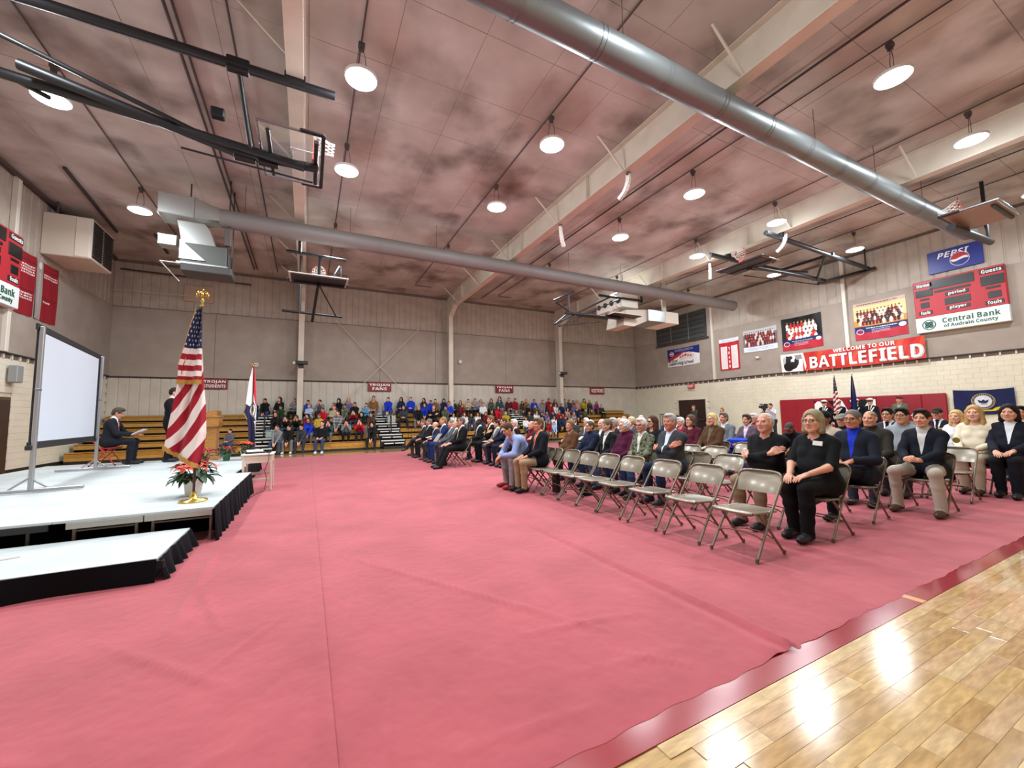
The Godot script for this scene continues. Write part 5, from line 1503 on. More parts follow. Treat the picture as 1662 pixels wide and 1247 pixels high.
	p.ell(30, 186, 20, 17, Color("e8e8f0")); p.ell(30, 186, 17, 14, Color("c03040")); p.rect(14, 182, 32, 8, Color("2a3470"))
	p.lines(66, 168, 130, 1, 8, 4, Color("f0f0f4"), 2); p.lines(80, 180, 90, 3, 9, 3, Color("e0d8e0"), 5); p.ell(232, 172, 17, 12, Color("dfe6f2"))
	o = on_right("team_photo", "black team photograph with white shirts and a red coach in the top row", "poster", 5.5, -11.42, "team photographs on the right wall")
	put("print", sheet(1.9, 1.72, 0.4, 2), p.mat(), o)
	p = Pic.new(256, 232, Color("e0c48e"))
	p.rect(0, 0, 256, 22, Color("c0a898")); p.lines(20, 8, 200, 1, 9, 6, Color("5a2a30"), 8); p.rect(0, 110, 256, 40, Color("c88a40"))
	p.team(18, 48, 222, 78, 4, 13, [Color("3a1c22"), Color("2a2024"), Color("6e1c28"), Color("efe4d8"), Color("e8c0b0")], 15)
	p.rect(0, 148, 256, 44, Color("262a5e")); p.poly([Vector2(0, 190), Vector2(256, 176), Vector2(256, 232), Vector2(0, 232)], Color("b02a3a"))
	p.ell(28, 180, 20, 17, Color("e8e8f0")); p.ell(28, 180, 17, 14, Color("c03040")); p.rect(12, 176, 32, 8, Color("2a3470"))
	p.lines(60, 158, 150, 1, 8, 5, Color("f4f4f8"), 2); p.lines(86, 170, 90, 3, 9, 3, Color("e6e0e8"), 5); p.ell(234, 168, 18, 13, Color("e6ebf4"))
	o = on_right("team_photo", "golden-floored team photograph with a blue caption, next to the scoreboard", "poster", 5.49, -8.22, "team photographs on the right wall")
	put("print", sheet(1.86, 1.72, 0.4, 9), p.mat(), o)
	o = on_right("small_horn", "small white horn on the tan wall under the leftmost team photograph", "horn", 4.5, -13.75)
	var hb := MB.new(); hb.ball(Vector3(0, 0, 0.06), Vector3(0.12, 0.08, 0.07), 10)
	put("bell", hb, mat("dcd6cc", 0.5), o)
	# the long welcome banner
	p = Pic.new(512, 96, Color("c43228"))
	p.rect(0, 0, 96, 96, Color("e6e4e2"))
	for k in [[30, 40, 16, 30], [44, 20, 9, 10], [52, 62, 22, 20], [70, 44, 10, 24], [34, 76, 20, 16], [18, 58, 6, 22]]: p.ell(k[0], k[1], k[2], k[3], Color("1c1a1a"))
	p.poly([Vector2(60, 10), Vector2(90, 6), Vector2(95, 30), Vector2(70, 34)], Color("8a8684")); p.poly([Vector2(10, 20), Vector2(26, 10), Vector2(24, 44), Vector2(12, 60)], Color("b4b0ae"))
	p.poly([Vector2(92, 0), Vector2(100, 0), Vector2(114, 96), Vector2(106, 96)], Color("e8e4e0")); p.poly([Vector2(100, 0), Vector2(104, 0), Vector2(118, 96), Vector2(114, 96)], Color("b02830"))
	for k in 12: p.poly([Vector2(130 + k * 34, 0), Vector2(150 + k * 34, 0), Vector2(110 + k * 34, 96), Vector2(104 + k * 34, 96)], Color("d04a30") if k % 2 else Color("b82a2c"))
	o = on_right("welcome_banner", "long red welcome banner in big white letters, black and white picture at one end", "banner", 3.97, -9.62)
	o.position.x -= 0.12
	put("cloth", sheet(5.66, 0.94, 0.9, 4), p.mat(), o)
	var silver := mat("eceae8", 0.4)
	letters("WELCOME TO OUR", 2.3, 0.17, silver, o, Vector3(0.75, 0.33, 0.045), 0.01)
	letters("BATTLEFIELD", 4.25, 0.6, mat("b8b4b4", 0.5), o, Vector3(0.68, -0.13, 0.036), 0.01)
	letters("BATTLEFIELD", 4.2, 0.54, silver, o, Vector3(0.66, -0.12, 0.046), 0.012)
	# cola sign
	var blue := mat("1c2a86", 0.4)
	o = on_right("drink_sign", "blue drink sign with white slanted letters and a round red, white and blue mark", "sign", 7.36, -5.73)
	put("panel", boxes(Vector3.ZERO, Vector3(1.52, 0.9, 0.04), 0.008), blue, o)
	letters("PEPSI", 0.84, 0.22, mat("f2f0f4", 0.4), o, Vector3(-0.03, 0.22, 0.026), 0.008, 0.28)
	var disc := MB.new(); disc.lathe([Vector2(0.0, 0.0), Vector2(0.27, 0.0), Vector2(0.27, 0.006), Vector2(0.0, 0.006)], 32, Transform3D(Basis(Vector3.RIGHT, PI / 2), Vector3(0.14, -0.07, 0.02)))
	put("mark_ring", disc, mat("f2f0f4", 0.4), o)
	for half in [["mark_red", "b3202e", 1.0], ["mark_blue", "1c2a86", -1.0]]:
		var poly := PackedVector2Array()
		for k in 21:
			var a: float = PI * k / 20.0 * half[2]
			poly.append(Vector2(cos(a), sin(a)) * 0.255)
		for k in 11:
			var x := lerpf(-0.255, 0.255, k / 10.0)
			poly.append(Vector2(x, half[2] * 0.045 + 0.035 * sin(x * 12.0)) if absf(x) < 0.25 else Vector2(x * 0.96, half[2] * 0.01))
		var m := MB.new(); m.prism(poly, 0.0, 0.004, Transform3D(Basis(), Vector3(0.14, -0.07, 0.027)))
		put(half[0], m, mat(half[1], 0.4), o)
	# scoreboards
	scoreboard(Vector3(EAST - 0.06, 4.53, -5.72), -PI / 2, "red electronic scoreboard with a white bank panel on the right wall")
	scoreboard(Vector3(WEST + 0.06, 4.75, -15.35), PI / 2, "red electronic scoreboard cut off at the frame's edge on the left wall")
	# pads, flag
	p = Pic.new(512, 128, Color("101014"))
	p.poly([Vector2(0, 20), Vector2(40, 0), Vector2(190, 100), Vector2(190, 128), Vector2(120, 128), Vector2(0, 60)], Color("ebe8e6"))
	p.poly([Vector2(70, 0), Vector2(110, 0), Vector2(300, 128), Vector2(240, 128)], Color("8e1626")); p.poly([Vector2(240, 0), Vector2(290, 0), Vector2(420, 128), Vector2(350, 128)], Color("8e1626"))
	p.poly([Vector2(205, 0), Vector2(240, 0), Vector2(350, 128), Vector2(305, 128)], Color("ebe8e6")); p.poly([Vector2(300, 0), Vector2(340, 0), Vector2(380, 40), Vector2(350, 50)], Color("ebe8e6"))
	p.poly([Vector2(512, 0), Vector2(470, 0), Vector2(330, 128), Vector2(440, 128), Vector2(512, 60)], Color("ebe8e6")); p.poly([Vector2(470, 0), Vector2(420, 0), Vector2(280, 128), Vector2(330, 128)], Color("131317"))
	p.poly([Vector2(0, 0), Vector2(512, 0), Vector2(512, 7), Vector2(0, 7)], Color("8e1626"))
	o = thing("wall_pad", "long dark red wall pad with black and white slanting stripes in its middle", "wall pad", Vector3(EAST - 0.07, 1.05, -9.55), -PI / 2)
	var maroon := mat("8e1626", 0.42)
	for x in [-2.7, -1.9]: put("pad_section", boxes(Vector3(x - 0.03, 0, 0.05), Vector3(0.84, 1.96, 0.1), 0.03), maroon, o)
	for x in [1.35, 2.1, 2.83]: put("pad_section", boxes(Vector3(x, 0, 0.05), Vector3(0.74, 1.96, 0.1), 0.03), maroon, o)
	put("pad_section", boxes(Vector3(-0.26, 0, 0.04), Vector3(2.5, 1.96, 0.1), 0.03), maroon, o)
	var pr := MB.new(); pr.quad(Vector3(-1.48, -0.3, 0.096), Vector3(0.96, -0.3, 0.096), Vector3(0.96, 0.9, 0.096), Vector3(-1.48, 0.9, 0.096))
	put("stripe_print", pr, p.mat(0.4), o)
	p = Pic.new(256, 160, Color("161c48"))
	p.ell(128, 72, 50, 52, Color("c8b060")); p.ell(128, 72, 47, 49, Color("14183c")); p.ell(128, 72, 38, 40, Color("c8b060")); p.ell(128, 72, 36, 38, Color("cfd3e0"))
	for k in 30: p.ell(128 + cos(TAU * k / 30) * 42.5, 72 + sin(TAU * k / 30) * 44.5, 2.0, 2.0, Color("e8e4d0"))
	p.poly([Vector2(104, 62), Vector2(120, 70), Vector2(128, 58), Vector2(136, 70), Vector2(152, 62), Vector2(146, 82), Vector2(134, 86), Vector2(122, 86), Vector2(110, 82)], Color("2a2c3c")); p.rect(116, 88, 26, 7, Color("7a8098")); p.ell(128, 56, 4, 5, Color("e8e6e0"))
	p.poly([Vector2(58, 112), Vector2(80, 116), Vector2(96, 128), Vector2(160, 128), Vector2(176, 116), Vector2(198, 110), Vector2(194, 126), Vector2(172, 138), Vector2(84, 138), Vector2(62, 128)], Color("d8b828"))
	p.lines(92, 130, 72, 1, 4, 3, Color("6a5414"), 3)
	o = on_right("service_flag", "dark blue flag with a round eagle emblem over a yellow ribbon on the wall", "flag", 1.66, -5.4)
	put("cloth", sheet(1.56, 0.92, 0.8, 6), p.mat(0.8), o)
	# ----- left wall
	for k in 2:
		var z: float = [-17.1, -18.38][k]
		p = Pic.new(128, 192, Color("8e1b26"))
		p.rect(0, 0, 34, 192, Color("9c9490")); p.ell(17, 16, 9, 12, Color("d8d4d0"))
		p.lines(14, 40, 8, 26, 5.4, 2.5, Color("c8c4c0"), 14 + k)
		p.rect(34, 20, 94, 4, Color("6e1420")); p.rect(34, 112, 94, 4, Color("6e1420"))
		if k == 0:
			p.lines(42, 34, 80, 4, 8, 5, Color("eadad8"), 20); p.lines(42, 122, 80, 3, 8, 5, Color("eadad8"), 21)
		else:
			p.lines(42, 34, 80, 2, 8, 5, Color("eadad8"), 22); p.lines(42, 124, 40, 1, 8, 5, Color("eadad8"), 23)
		o = on_left("record_board", "dark red record banner with a grey edge stripe on the left wall, %s" % ["beside the scoreboard", "with fewer names"][k], "banner", 5.72, z, "record banners on the left wall")
		put("cloth", sheet(1.22, 1.9, 0.5, k), p.mat(0.6), o)
	o = on_left("wall_box", "grey electrical box on the left wall beside the projection screen", "box", 2.9, -16.95)
	put("case", boxes(Vector3(0, 0, 0.1), Vector3(0.3, 0.5, 0.2), 0.02), mat("8d918f", 0.5), o)
	o = on_left("wall_opening", "dark narrow slot in the left wall at the frame's edge", "vent", 3.15, -16.2)
	put("grille", boxes(Vector3(0, 0, 0.02), Vector3(0.3, 0.4, 0.04), 0.01), mat("2a2624", 0.6), o)

func scoreboard(at: Vector3, turn: float, label: String) -> void:
	var o := thing("scoreboard", label, "scoreboard", at, turn)
	var red := mat("b02a34", 0.45)
	var black := mat("1a1a1c", 0.35)
	var cap := mat("f0eeec", 0.45)
	put("case", boxes(Vector3(0, 1.38, 0.1), Vector3(2.5, 1.52, 0.2), 0.02), red, o)
	put("sponsor_panel", boxes(Vector3(0, 0.31, 0.1), Vector3(2.52, 0.62, 0.21), 0.015), mat("e6eeea", 0.4), o)
	for d in [[-0.93, 1.95, 0.52, 0.16], [-0.93, 1.62, 0.52, 0.28], [-0.93, 1.37, 0.28, 0.07], [-0.93, 1.13, 0.26, 0.22], [-0.93, 0.81, 0.4, 0.15], [-0.12, 1.9, 1.22, 0.36], [-0.12, 1.6, 1.0, 0.09], [0.0, 1.42, 0.64, 0.15], [0.0, 1.13, 0.7, 0.26], [0.0, 0.85, 0.64, 0.14],
		[0.93, 1.98, 0.6, 0.18], [0.93, 1.62, 0.58, 0.36], [0.93, 1.34, 0.36, 0.08], [0.95, 1.07, 0.32, 0.24], [0.93, 0.78, 0.46, 0.15]]:
		put("digit_window", boxes(Vector3(d[0], d[1], 0.2), Vector3(d[2], d[3], 0.03), 0.004), black, o)
	for t in [["Home", -0.93, 1.95, 0.38], ["period", 0.0, 1.42, 0.46], ["player", 0.0, 0.85, 0.46], ["fouls", -0.93, 0.81, 0.28], ["Guests", 0.93, 1.98, 0.5], ["fouls", 0.93, 0.78, 0.34]]:
		letters(t[0], t[3], 0.13 if not "y" in t[0] and not "p" in t[0] else 0.15, cap, o, Vector3(t[1], t[2], 0.221), 0.008)
	var green := mat("2f5f50", 0.5)
	letters("Central Bank", 1.52, 0.21, green, o, Vector3(0.28, 0.4, 0.212), 0.008)
	letters("of Audrain County", 1.42, 0.18, green, o, Vector3(0.26, 0.16, 0.212), 0.008)
	var ring := MB.new()
	var c := []
	for k in 24: c.append(Vector3(-0.87 + cos(TAU * k / 24) * 0.19, 0.3 + sin(TAU * k / 24) * 0.19, 0.207))
	ring.tube(c, 0.018, 6, false, true)
	put("clover_ring", ring, green, o)
	for k in 4:
		var l := MB.new()
		var a := PI / 4 + k * PI / 2
		l.lathe([Vector2(0.0, 0.0), Vector2(0.075, 0.0), Vector2(0.075, 0.008), Vector2(0.0, 0.008)], 14, Transform3D(Basis(Vector3.RIGHT, PI / 2), Vector3(-0.87 + cos(a) * 0.085, 0.3 + sin(a) * 0.085, 0.205)))
		put("clover_leaf", l, green, o)

# ---------------------------------------------------------------- bleachers
const ROW_Z := -19.9
func row_z(i: int) -> float: return ROW_Z - 0.61 * i
func row_y(i: int) -> float: return 0.40 + 0.262 * i
func build_bleachers() -> void:
	var oak := []
	for k in 3:
		var m := wood_mat(["b9822f", "ad7828", "c48c3a"][k], 60 + k)
		m.uv1_world_triplanar = false; m.roughness = 0.3; m.clearcoat = 0.3
		oak.append(m)
	var deck := mat("4a4644", 0.6)
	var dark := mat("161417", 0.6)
	var nose := mat("d6d4cc", 0.4)
	for s in [[-7.62, -2.2, "empty wooden bleacher section behind the stage"], [-1.15, 3.12, "wooden bleacher section full of students below the crossing rods"], [4.3, 11.3, "wooden bleacher section between the second and third aisle stairs"], [12.2, 21.1, "wooden bleacher section at the scoreboard end"]]:
		var o := thing("bleacher_section", s[2], "bleachers", Vector3(s[0], 0, ROW_Z), 0.0, "bleacher sections")
		var L: float = s[1] - s[0]
		for i in 6:
			var z := -0.61 * i
			var y := row_y(i)
			var n := int(ceil(L / 3.6))
			for k in n:
				var w := L / n
				put("seat_board", boxes(Vector3((k + 0.5) * w, y - 0.02, z - 0.13), Vector3(w - 0.006, 0.04, 0.26), 0.008), oak[(i + k) % 3], o)
				put("riser_board", boxes(Vector3((k + 0.5) * w, y - 0.125, z - 0.03), Vector3(w - 0.006, 0.15, 0.03), 0.006), oak[(i + k + 1) % 3], o)
				if i == 0: put("riser_board", boxes(Vector3((k + 0.5) * w, 0.155, z - 0.035), Vector3(w - 0.006, 0.13, 0.03), 0.006), oak[(k + 2) % 3], o)
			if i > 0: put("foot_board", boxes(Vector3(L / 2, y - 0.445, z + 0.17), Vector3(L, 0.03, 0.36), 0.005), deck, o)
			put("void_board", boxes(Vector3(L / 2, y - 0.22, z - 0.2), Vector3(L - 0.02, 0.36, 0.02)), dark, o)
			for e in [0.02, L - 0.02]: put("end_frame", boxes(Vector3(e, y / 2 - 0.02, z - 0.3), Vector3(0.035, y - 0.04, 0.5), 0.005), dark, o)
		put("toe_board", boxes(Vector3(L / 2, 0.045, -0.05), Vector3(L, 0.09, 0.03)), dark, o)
		put("back_board", boxes(Vector3(L / 2, row_y(5) - 0.06, -0.61 * 5 - 0.3), Vector3(L, 0.2, 0.02), 0.004), oak[0], o)
	for s in [[-2.2, -1.15, "dark aisle stairs with pale nosings next to the state flag"], [3.12, 4.3, "dark aisle stairs with pale nosings between first and middle column"], [11.3, 12.2, "dark aisle stairs in the bleachers under the far two-line sign"]]:
		var o := thing("aisle_stairs", s[2], "stairs", Vector3(s[0], 0, ROW_Z), 0.0, "aisle stairs")
		var L: float = s[1] - s[0]
		for i in 6:
			var z := -0.61 * i
			var y := row_y(i)
			put("deck", boxes(Vector3(L / 2, y - 0.04, z - (0.3 if i < 5 else 0.21)), Vector3(L - 0.04, 0.06, 0.6 if i < 5 else 0.4), 0.005), dark, o)
			put("riser", boxes(Vector3(L / 2, y - 0.2, z - 0.02), Vector3(L - 0.04, 0.26, 0.02)), dark, o)
			put("nosing", boxes(Vector3(L / 2, y - 0.03, z), Vector3(L - 0.08, 0.055, 0.05), 0.006), nose, o)
			put("step", boxes(Vector3(L / 2, y - 0.15, z + 0.16), Vector3(L * 0.8, 0.05, 0.3), 0.006), dark, o)
			for e in [-1.0, 1.0]: put("nosing", boxes(Vector3(L / 2 + e * L * 0.21, y - 0.15, z + 0.31), Vector3(L * 0.36, 0.05, 0.03), 0.006), nose, o)
		put("base", boxes(Vector3(L / 2, 0.06, 0.15), Vector3(L * 0.8, 0.12, 0.32), 0.005), dark, o)
	for s in [[3.75, -20.6, 0.66, "with a loop, in the aisle stairs between first and middle column"], [-1.68, -20.8, 0.66, "in the aisle stairs beside the state flag"], [11.75, -20.8, 0.66, "in the aisle stairs under the far two-line sign"]]:
		var b := MB.new()
		b.tube([Vector3(0, 0, 0), Vector3(0, 0.78, 0), Vector3(0, 0.88, -0.05), Vector3(0, 0.92, -0.16), Vector3(0, 0.86, -0.28), Vector3(0, 0.5, -0.31), Vector3(0, 0.27, -0.31)], 0.022, 8)
		var o := thing("aisle_rail", "black bent handrail post " + s[3], "handrail", Vector3(s[0], s[2], s[1]), 0.0, "aisle handrails")
		put("rail", b, mat("121214", 0.4), o)
		put("foot", boxes(Vector3(0, 0.02, 0), Vector3(0.1, 0.04, 0.1), 0.008), mat("121214", 0.4), o)
	# guard rail of the cut-out with vertical bars at the second aisle
	var o := thing("guard_rail", "black guard rail of upright bars at the cut-out beside the aisle stairs", "guard rail", Vector3(4.4, 0.0, -20.0))
	for k in 14: put("bar", boxes(Vector3(0.05 + k * 0.16, 0.48, 0), Vector3(0.02, 0.9, 0.02), 0.003), mat("141417", 0.5), o)
	for y in [0.94, 0.08]: put("rail", boxes(Vector3(1.1, y, 0), Vector3(2.25, 0.035, 0.035), 0.006), mat("141417", 0.5), o)
	o = thing("equipment_crate", "pale grey box standing on the aisle stairs below the tan-jacketed student", "box", Vector3(4.0, row_y(3), -22.0))
	put("case", boxes(Vector3(0, 0.2, 0), Vector3(0.42, 0.4, 0.3), 0.03), mat("a9aba8", 0.5), o)
	put("lid", boxes(Vector3(0, 0.415, 0), Vector3(0.44, 0.03, 0.32), 0.01), mat("8d908e", 0.5), o)
	o = thing("clear_bin", "translucent grey bin on the aisle stairs beside the state flag", "bin", Vector3(-1.4, row_y(1), -20.8))
	put("bin", boxes(Vector3(0, 0.15, 0), Vector3(0.42, 0.3, 0.3), 0.03), mat("8fa3a0", 0.35), o)
	put("lid", boxes(Vector3(0, 0.31, 0), Vector3(0.45, 0.03, 0.33), 0.01), mat("a9b8b4", 0.35), o)

# ---------------------------------------------------------------- folding chairs
var steel_chair: Node3D
func make_chair(label: String, paint: Material, tube_m: Material, foot_m: Material) -> Node3D:
	# forward is +z; front feet z = 0.23, rear feet z = -0.23, top of the back z = -0.30
	var o := thing("folding_chair", label, "chair")
	var seat := MB.new()
	seat.grid(12, 10, func(u: float, v: float):
		var x := (u - 0.5) * 2.0
		var zz := lerpf(-0.17, 0.25, v)
		var wd := 0.195 + 0.012 * v
		if v > 0.8: wd -= 0.06 * pow((v - 0.8) / 0.2, 2.0)
		return Vector3(-x * wd, 0.425 + 0.018 * v - 0.012 * (1.0 - x * x) * sin(PI * v) - (0.014 if v > 0.93 else 0.0) - (0.012 * pow(absf(x), 8.0)), zz))
	var rimz := []
	for k in 15:
		var u := k / 14.0
		rimz.append(Vector3(lerpf(-0.2, 0.2, u), 0.424, 0.25 - 0.035 * pow(absf(u - 0.5) * 2.0, 4.0)))
	seat.tube(rimz, 0.014, 8)
	for s in [-1.0, 1.0]: seat.tube([Vector3(s * 0.2, 0.424, 0.21), Vector3(s * 0.196, 0.412, 0.0), Vector3(s * 0.193, 0.408, -0.17)], 0.013, 8)
	seat.tube([Vector3(-0.193, 0.408, -0.17), Vector3(0.193, 0.408, -0.17)], 0.01, 6)
	seat.box(Vector3(0, 0.403, 0.03), Vector3(0.37, 0.006, 0.38))
	put("seat", seat, paint, o)
	var back := MB.new()
	back.grid(14, 8, func(u: float, v: float):
		var x := (u - 0.5) * 2.0
		var y := lerpf(0.56, 0.765, v)
		var wd := 0.212
		if v > 0.7: wd -= 0.05 * pow((v - 0.7) / 0.3, 2.2)
		return Vector3(x * wd, y, -0.185 - (y - 0.56) * 0.5 - 0.03 * (1.0 - x * x) + 0.008 * sin(PI * v)))
	back.grid(14, 8, func(u: float, v: float):
		var x := (0.5 - u) * 2.0
		var y := lerpf(0.56, 0.765, v)
		var wd := 0.212
		if v > 0.7: wd -= 0.05 * pow((v - 0.7) / 0.3, 2.2)
		return Vector3(x * wd, y, -0.190 - (y - 0.56) * 0.5 - 0.03 * (1.0 - x * x) + 0.008 * sin(PI * v)))
	put("backrest", back, paint, o)
	var top := MB.new()
	var pts := []
	for k in 17:
		var a := PI * k / 16.0
		var cx := cos(a)
		pts.append(Vector3(signf(cx) * pow(absf(cx), 0.45) * 0.222, 0.68 + 0.09 * pow(sin(a), 0.6), -0.25 - 0.04 * sin(a)))
	top.tube(pts, 0.0125, 8)
	put("back_frame", top, tube_m, o)
	for s in [-1.0, 1.0]:
		var l := MB.new()
		l.tube([Vector3(s * 0.232, 0.012, 0.232), Vector3(s * 0.222, 0.42, 0.0 - 0.055), Vector3(s * 0.222, 0.685, -0.25)], 0.0125, 8)
		put("leg", l, tube_m, o)
		l = MB.new()
		l.tube([Vector3(s * 0.205, 0.012, -0.232), Vector3(s * 0.205, 0.38, 0.09), Vector3(s * 0.2, 0.405, 0.115)], 0.012, 8)
		put("leg", l, tube_m, o)
		for f in [Vector3(s * 0.232, 0, 0.236), Vector3(s * 0.205, 0, -0.236)]:
			var c := MB.new(); c.lathe([Vector2(0.0, 0.0), Vector2(0.016, 0.0), Vector2(0.0155, 0.035), Vector2(0.0, 0.036)], 10, Transform3D(Basis(), f))
			put("foot_cap", c, foot_m, o)
		var br := MB.new(); br.bar(Vector3(s * 0.214, 0.43, -0.06), Vector3(s * 0.207, 0.33, 0.05), 0.006, 0.022)
		put("hinge", br, tube_m, o)
	for q in [[0.2, 0.125, 0.222], [0.18, -0.082, 0.196]]:
		var st := MB.new()
		var p := []
		for k in 9:
			var u := k / 8.0
			p.append(Vector3(lerpf(-q[2], q[2], u), q[0] + 0.035 * pow(absf(u - 0.5) * 2.0, 3.0) * -1.0 + 0.02, q[1]))
		st.tube(p, 0.007, 6)
		put("stretcher", st, tube_m, o)
	return o
const ROW_X := [3.92, 5.17, 6.36, 7.6, 8.8, 10.0, 11.2, 12.4]
var placed := 0
func chair_at(row: int, z: float, label: String, dx := 0.0, group := "beige folding chairs") -> void:
	var p := Vector3(ROW_X[row] + dx, 0.012, z)
	if placed == 0:
		steel_chair.position = p; steel_chair.rotation.y = -PI / 2
		steel_chair.set_meta("label", label); steel_chair.set_meta("group", group)
	else: copy(steel_chair, p, -PI / 2, label, group)
	placed += 1
func ordinal(k: int) -> String:
	return ["first", "second", "third", "fourth", "fifth", "sixth", "seventh", "eighth", "ninth", "tenth", "eleventh", "twelfth", "thirteenth", "fourteenth", "fifteenth", "sixteenth", "seventeenth", "eighteenth", "nineteenth", "twentieth"][k] if k < 20 else "number %d" % (k + 1)
func build_chairs() -> void:
	var paint := mat("8a7f6e", 0.3, 0.25)
	paint.clearcoat_enabled = true; paint.clearcoat = 0.4; paint.clearcoat_roughness = 0.15
	steel_chair = make_chair("x", paint, mat("7c705f", 0.32, 0.3), mat("5a5048", 0.7))
	var front := [-2.59, -3.2, -3.79, -4.4, -4.9, -5.38, -5.88, -6.4]
	for k in front.size():
		chair_at(0, front[k], "empty beige metal folding chair in the front row, %s from the wooden floor" % ordinal(k), 0.0, "empty front-row folding chairs")
	for c in [[1, -3.78, "second-row empty beige chair next to the man in the black sweater"], [1, -4.3, "second-row empty beige chair next to the man with the red jacket lining"], [2, -4.86, "third-row empty beige chair nearer the wooden floor, behind the two empty second-row chairs"], [2, -5.4, "third-row empty beige chair farther from the wooden floor, behind the two empty second-row chairs"],
		[3, -4.55, "fourth-row empty beige chair nearer the wooden floor, before the woman in blue"], [3, -5.1, "fourth-row empty beige chair next to the blonde woman in the brown blazer"], [4, -2.49, "empty beige chair between the man with the gold crest and the woman in cream"], [4, -4.3, "fifth-row empty beige chair behind the two empty fourth-row chairs"],
		[4, -12.2, "far empty beige chair behind the brown-sweatered woman, nearer"], [4, -12.8, "far empty beige chair behind the brown-sweatered woman, farther"], [3, -9.6, "empty beige chair behind the navy padded coat"], [4, -11.4, "empty beige chair beside the two far empty ones"]]:
		chair_at(c[0], c[1], c[2])

# ---------------------------------------------------------------- the stage
const STAGE_H := 0.40
func skirt(o: Node3D, a: Vector3, b: Vector3, top: float, folds: float, flare := 0.05) -> void:   # pleated black cloth along a line, hanging to the floor
	var d := (b - a)
	var nrm := Vector3.UP.cross(d).normalized() * -1.0
	var m := MB.new()
	var n := int(d.length() * folds * 8)
	m.grid(n, 8, func(u: float, v: float):
		var ph: float = u * d.length() * folds * TAU
		var w: float = (1.0 - v)
		return a + d * u + Vector3(0, 0.008 + (top - 0.008) * v, 0) + nrm * (0.012 + w * flare * 0.5 + (sin(ph + sin(ph * 0.37) * 1.3) + 0.5 * sin(ph * 0.43)) * (0.008 + 0.02 * w)))
	put("skirt", m, cloth("0b0b10", 0.95), o)
func build_stage() -> void:
	var white := StandardMaterial3D.new()
	white.albedo_color = Color.WHITE; white.roughness = 0.5
	white.albedo_texture = noise_tex(256, 0.01, Color("b4bcbe"), Color("c6cecf"), 91, 4)
	white.uv1_triplanar = true; white.uv1_world_triplanar = true; white.uv1_scale = Vector3(0.3, 0.3, 0.5)
	var alu := mat("a8a49c", 0.45, 0.3)
	var dark := mat("1a1a1c", 0.6)
	var o := thing("stage_platform", "low white-topped portable stage with black pleated skirt along the left side of the hall", "stage", Vector3(-3.3, 0, -9.9))
	var W := func(x: float, y: float, z: float) -> Vector3: return Vector3(x + 3.3, y, z + 9.9)
	for d in [[-2.3, -0.95, -9.45, -5.88], [-3.9, -2.3, -9.45, -5.88], [-5.6, -3.9, -9.45, -5.88], [-2.3, -1.2, -13.9, -9.45], [-3.9, -2.3, -13.9, -9.45], [-5.6, -3.9, -13.9, -9.45]]:
		var dk := put("deck_panel", boxes(W.call((d[0] + d[1]) / 2, STAGE_H - 0.014, (d[2] + d[3]) / 2), Vector3(d[1] - d[0] - 0.008, 0.028, d[3] - d[2] - 0.003), 0.003), white, o)
	for f in [[-2.2, -0.96, alu], [-3.9, -2.32, dark], [-5.6, -3.92, dark]]:
		var e := 3 if f[2] == alu else 1
		for k in (2 if f[2] == alu else 1):
			var a: float = lerpf(f[0], f[1], k / 2.0) if f[2] == alu else f[0]
			var b: float = lerpf(f[0], f[1], (k + 1) / 2.0) if f[2] == alu else f[1]
			put("edge_frame", boxes(W.call((a + b) / 2, STAGE_H - 0.062, -5.89), Vector3(b - a - 0.01, 0.066, 0.03), 0.004), f[2], o)
	for x in [-0.99, -1.52, -1.66, -2.16, -2.5, -2.86, -3.3]:
		var l := MB.new(); l.tube([W.call(x, 0.0, -5.97), W.call(x, STAGE_H - 0.03, -5.97)], 0.016, 8)
		put("leg", l, mat("7d7466", 0.5) if x > -2.4 else mat("4a4640", 0.5), o)
	for x in [[-1.0, -1.52], [-1.66, -2.16]]:
		var l := MB.new(); l.tube([W.call(x[0], 0.27, -5.97), W.call(x[1], 0.27, -5.97)], 0.011, 6)
		put("cross_bar", l, mat("7d7466", 0.5), o)
	for p in [[-2.3, -9.0], [-2.3, -13.5], [-5.5, -6.1], [-5.5, -13.5]]:
		var l := MB.new(); l.tube([W.call(p[0], 0.0, p[1]), W.call(p[0], STAGE_H - 0.03, p[1])], 0.02, 8)
		put("leg", l, dark, o)
	put("dark_lining", boxes(W.call(-3.3, 0.17, -6.45), Vector3(4.6, 0.34, 0.01)), cloth("08080b"), o)
	skirt(o, W.call(-0.955, 0, -5.86), W.call(-0.955, 0, -9.47), STAGE_H - 0.002, 5.0)
	skirt(o, W.call(-0.955, 0, -9.47), W.call(-1.21, 0, -9.47), STAGE_H - 0.002, 5.0, 0.0)
	skirt(o, W.call(-1.205, 0, -9.5), W.call(-1.205, 0, -13.9), STAGE_H - 0.002, 5.0)
	# the step
	o = thing("stage_step", "low white-topped step with a black skirt in front of the stage", "step", Vector3(-2.9, 0, -5.23))
	for d in [[-2.35, -1.15], [-3.55, -2.35], [-4.75, -3.55]]:
		put("deck_panel", boxes(Vector3((d[0] + d[1]) / 2 + 2.9, 0.186, -0.015), Vector3(d[1] - d[0] - 0.003, 0.028, 1.14), 0.003), white, o)
	put("edge_frame", boxes(Vector3(0.0, 0.14, 0.545), Vector3(3.6, 0.07, 0.02), 0.003), dark, o)
	for x in [-1.6, -0.4, 0.8, 1.6]:
		for z in [-0.5, 0.45]:
			var l := MB.new(); l.tube([Vector3(x, 0, z), Vector3(x, 0.18, z)], 0.015, 8)
			put("leg", l, dark, o)
	skirt(o, Vector3(1.755, 0, 0.56), Vector3(1.755, 0, -0.58), 0.198, 5.0, 0.09)
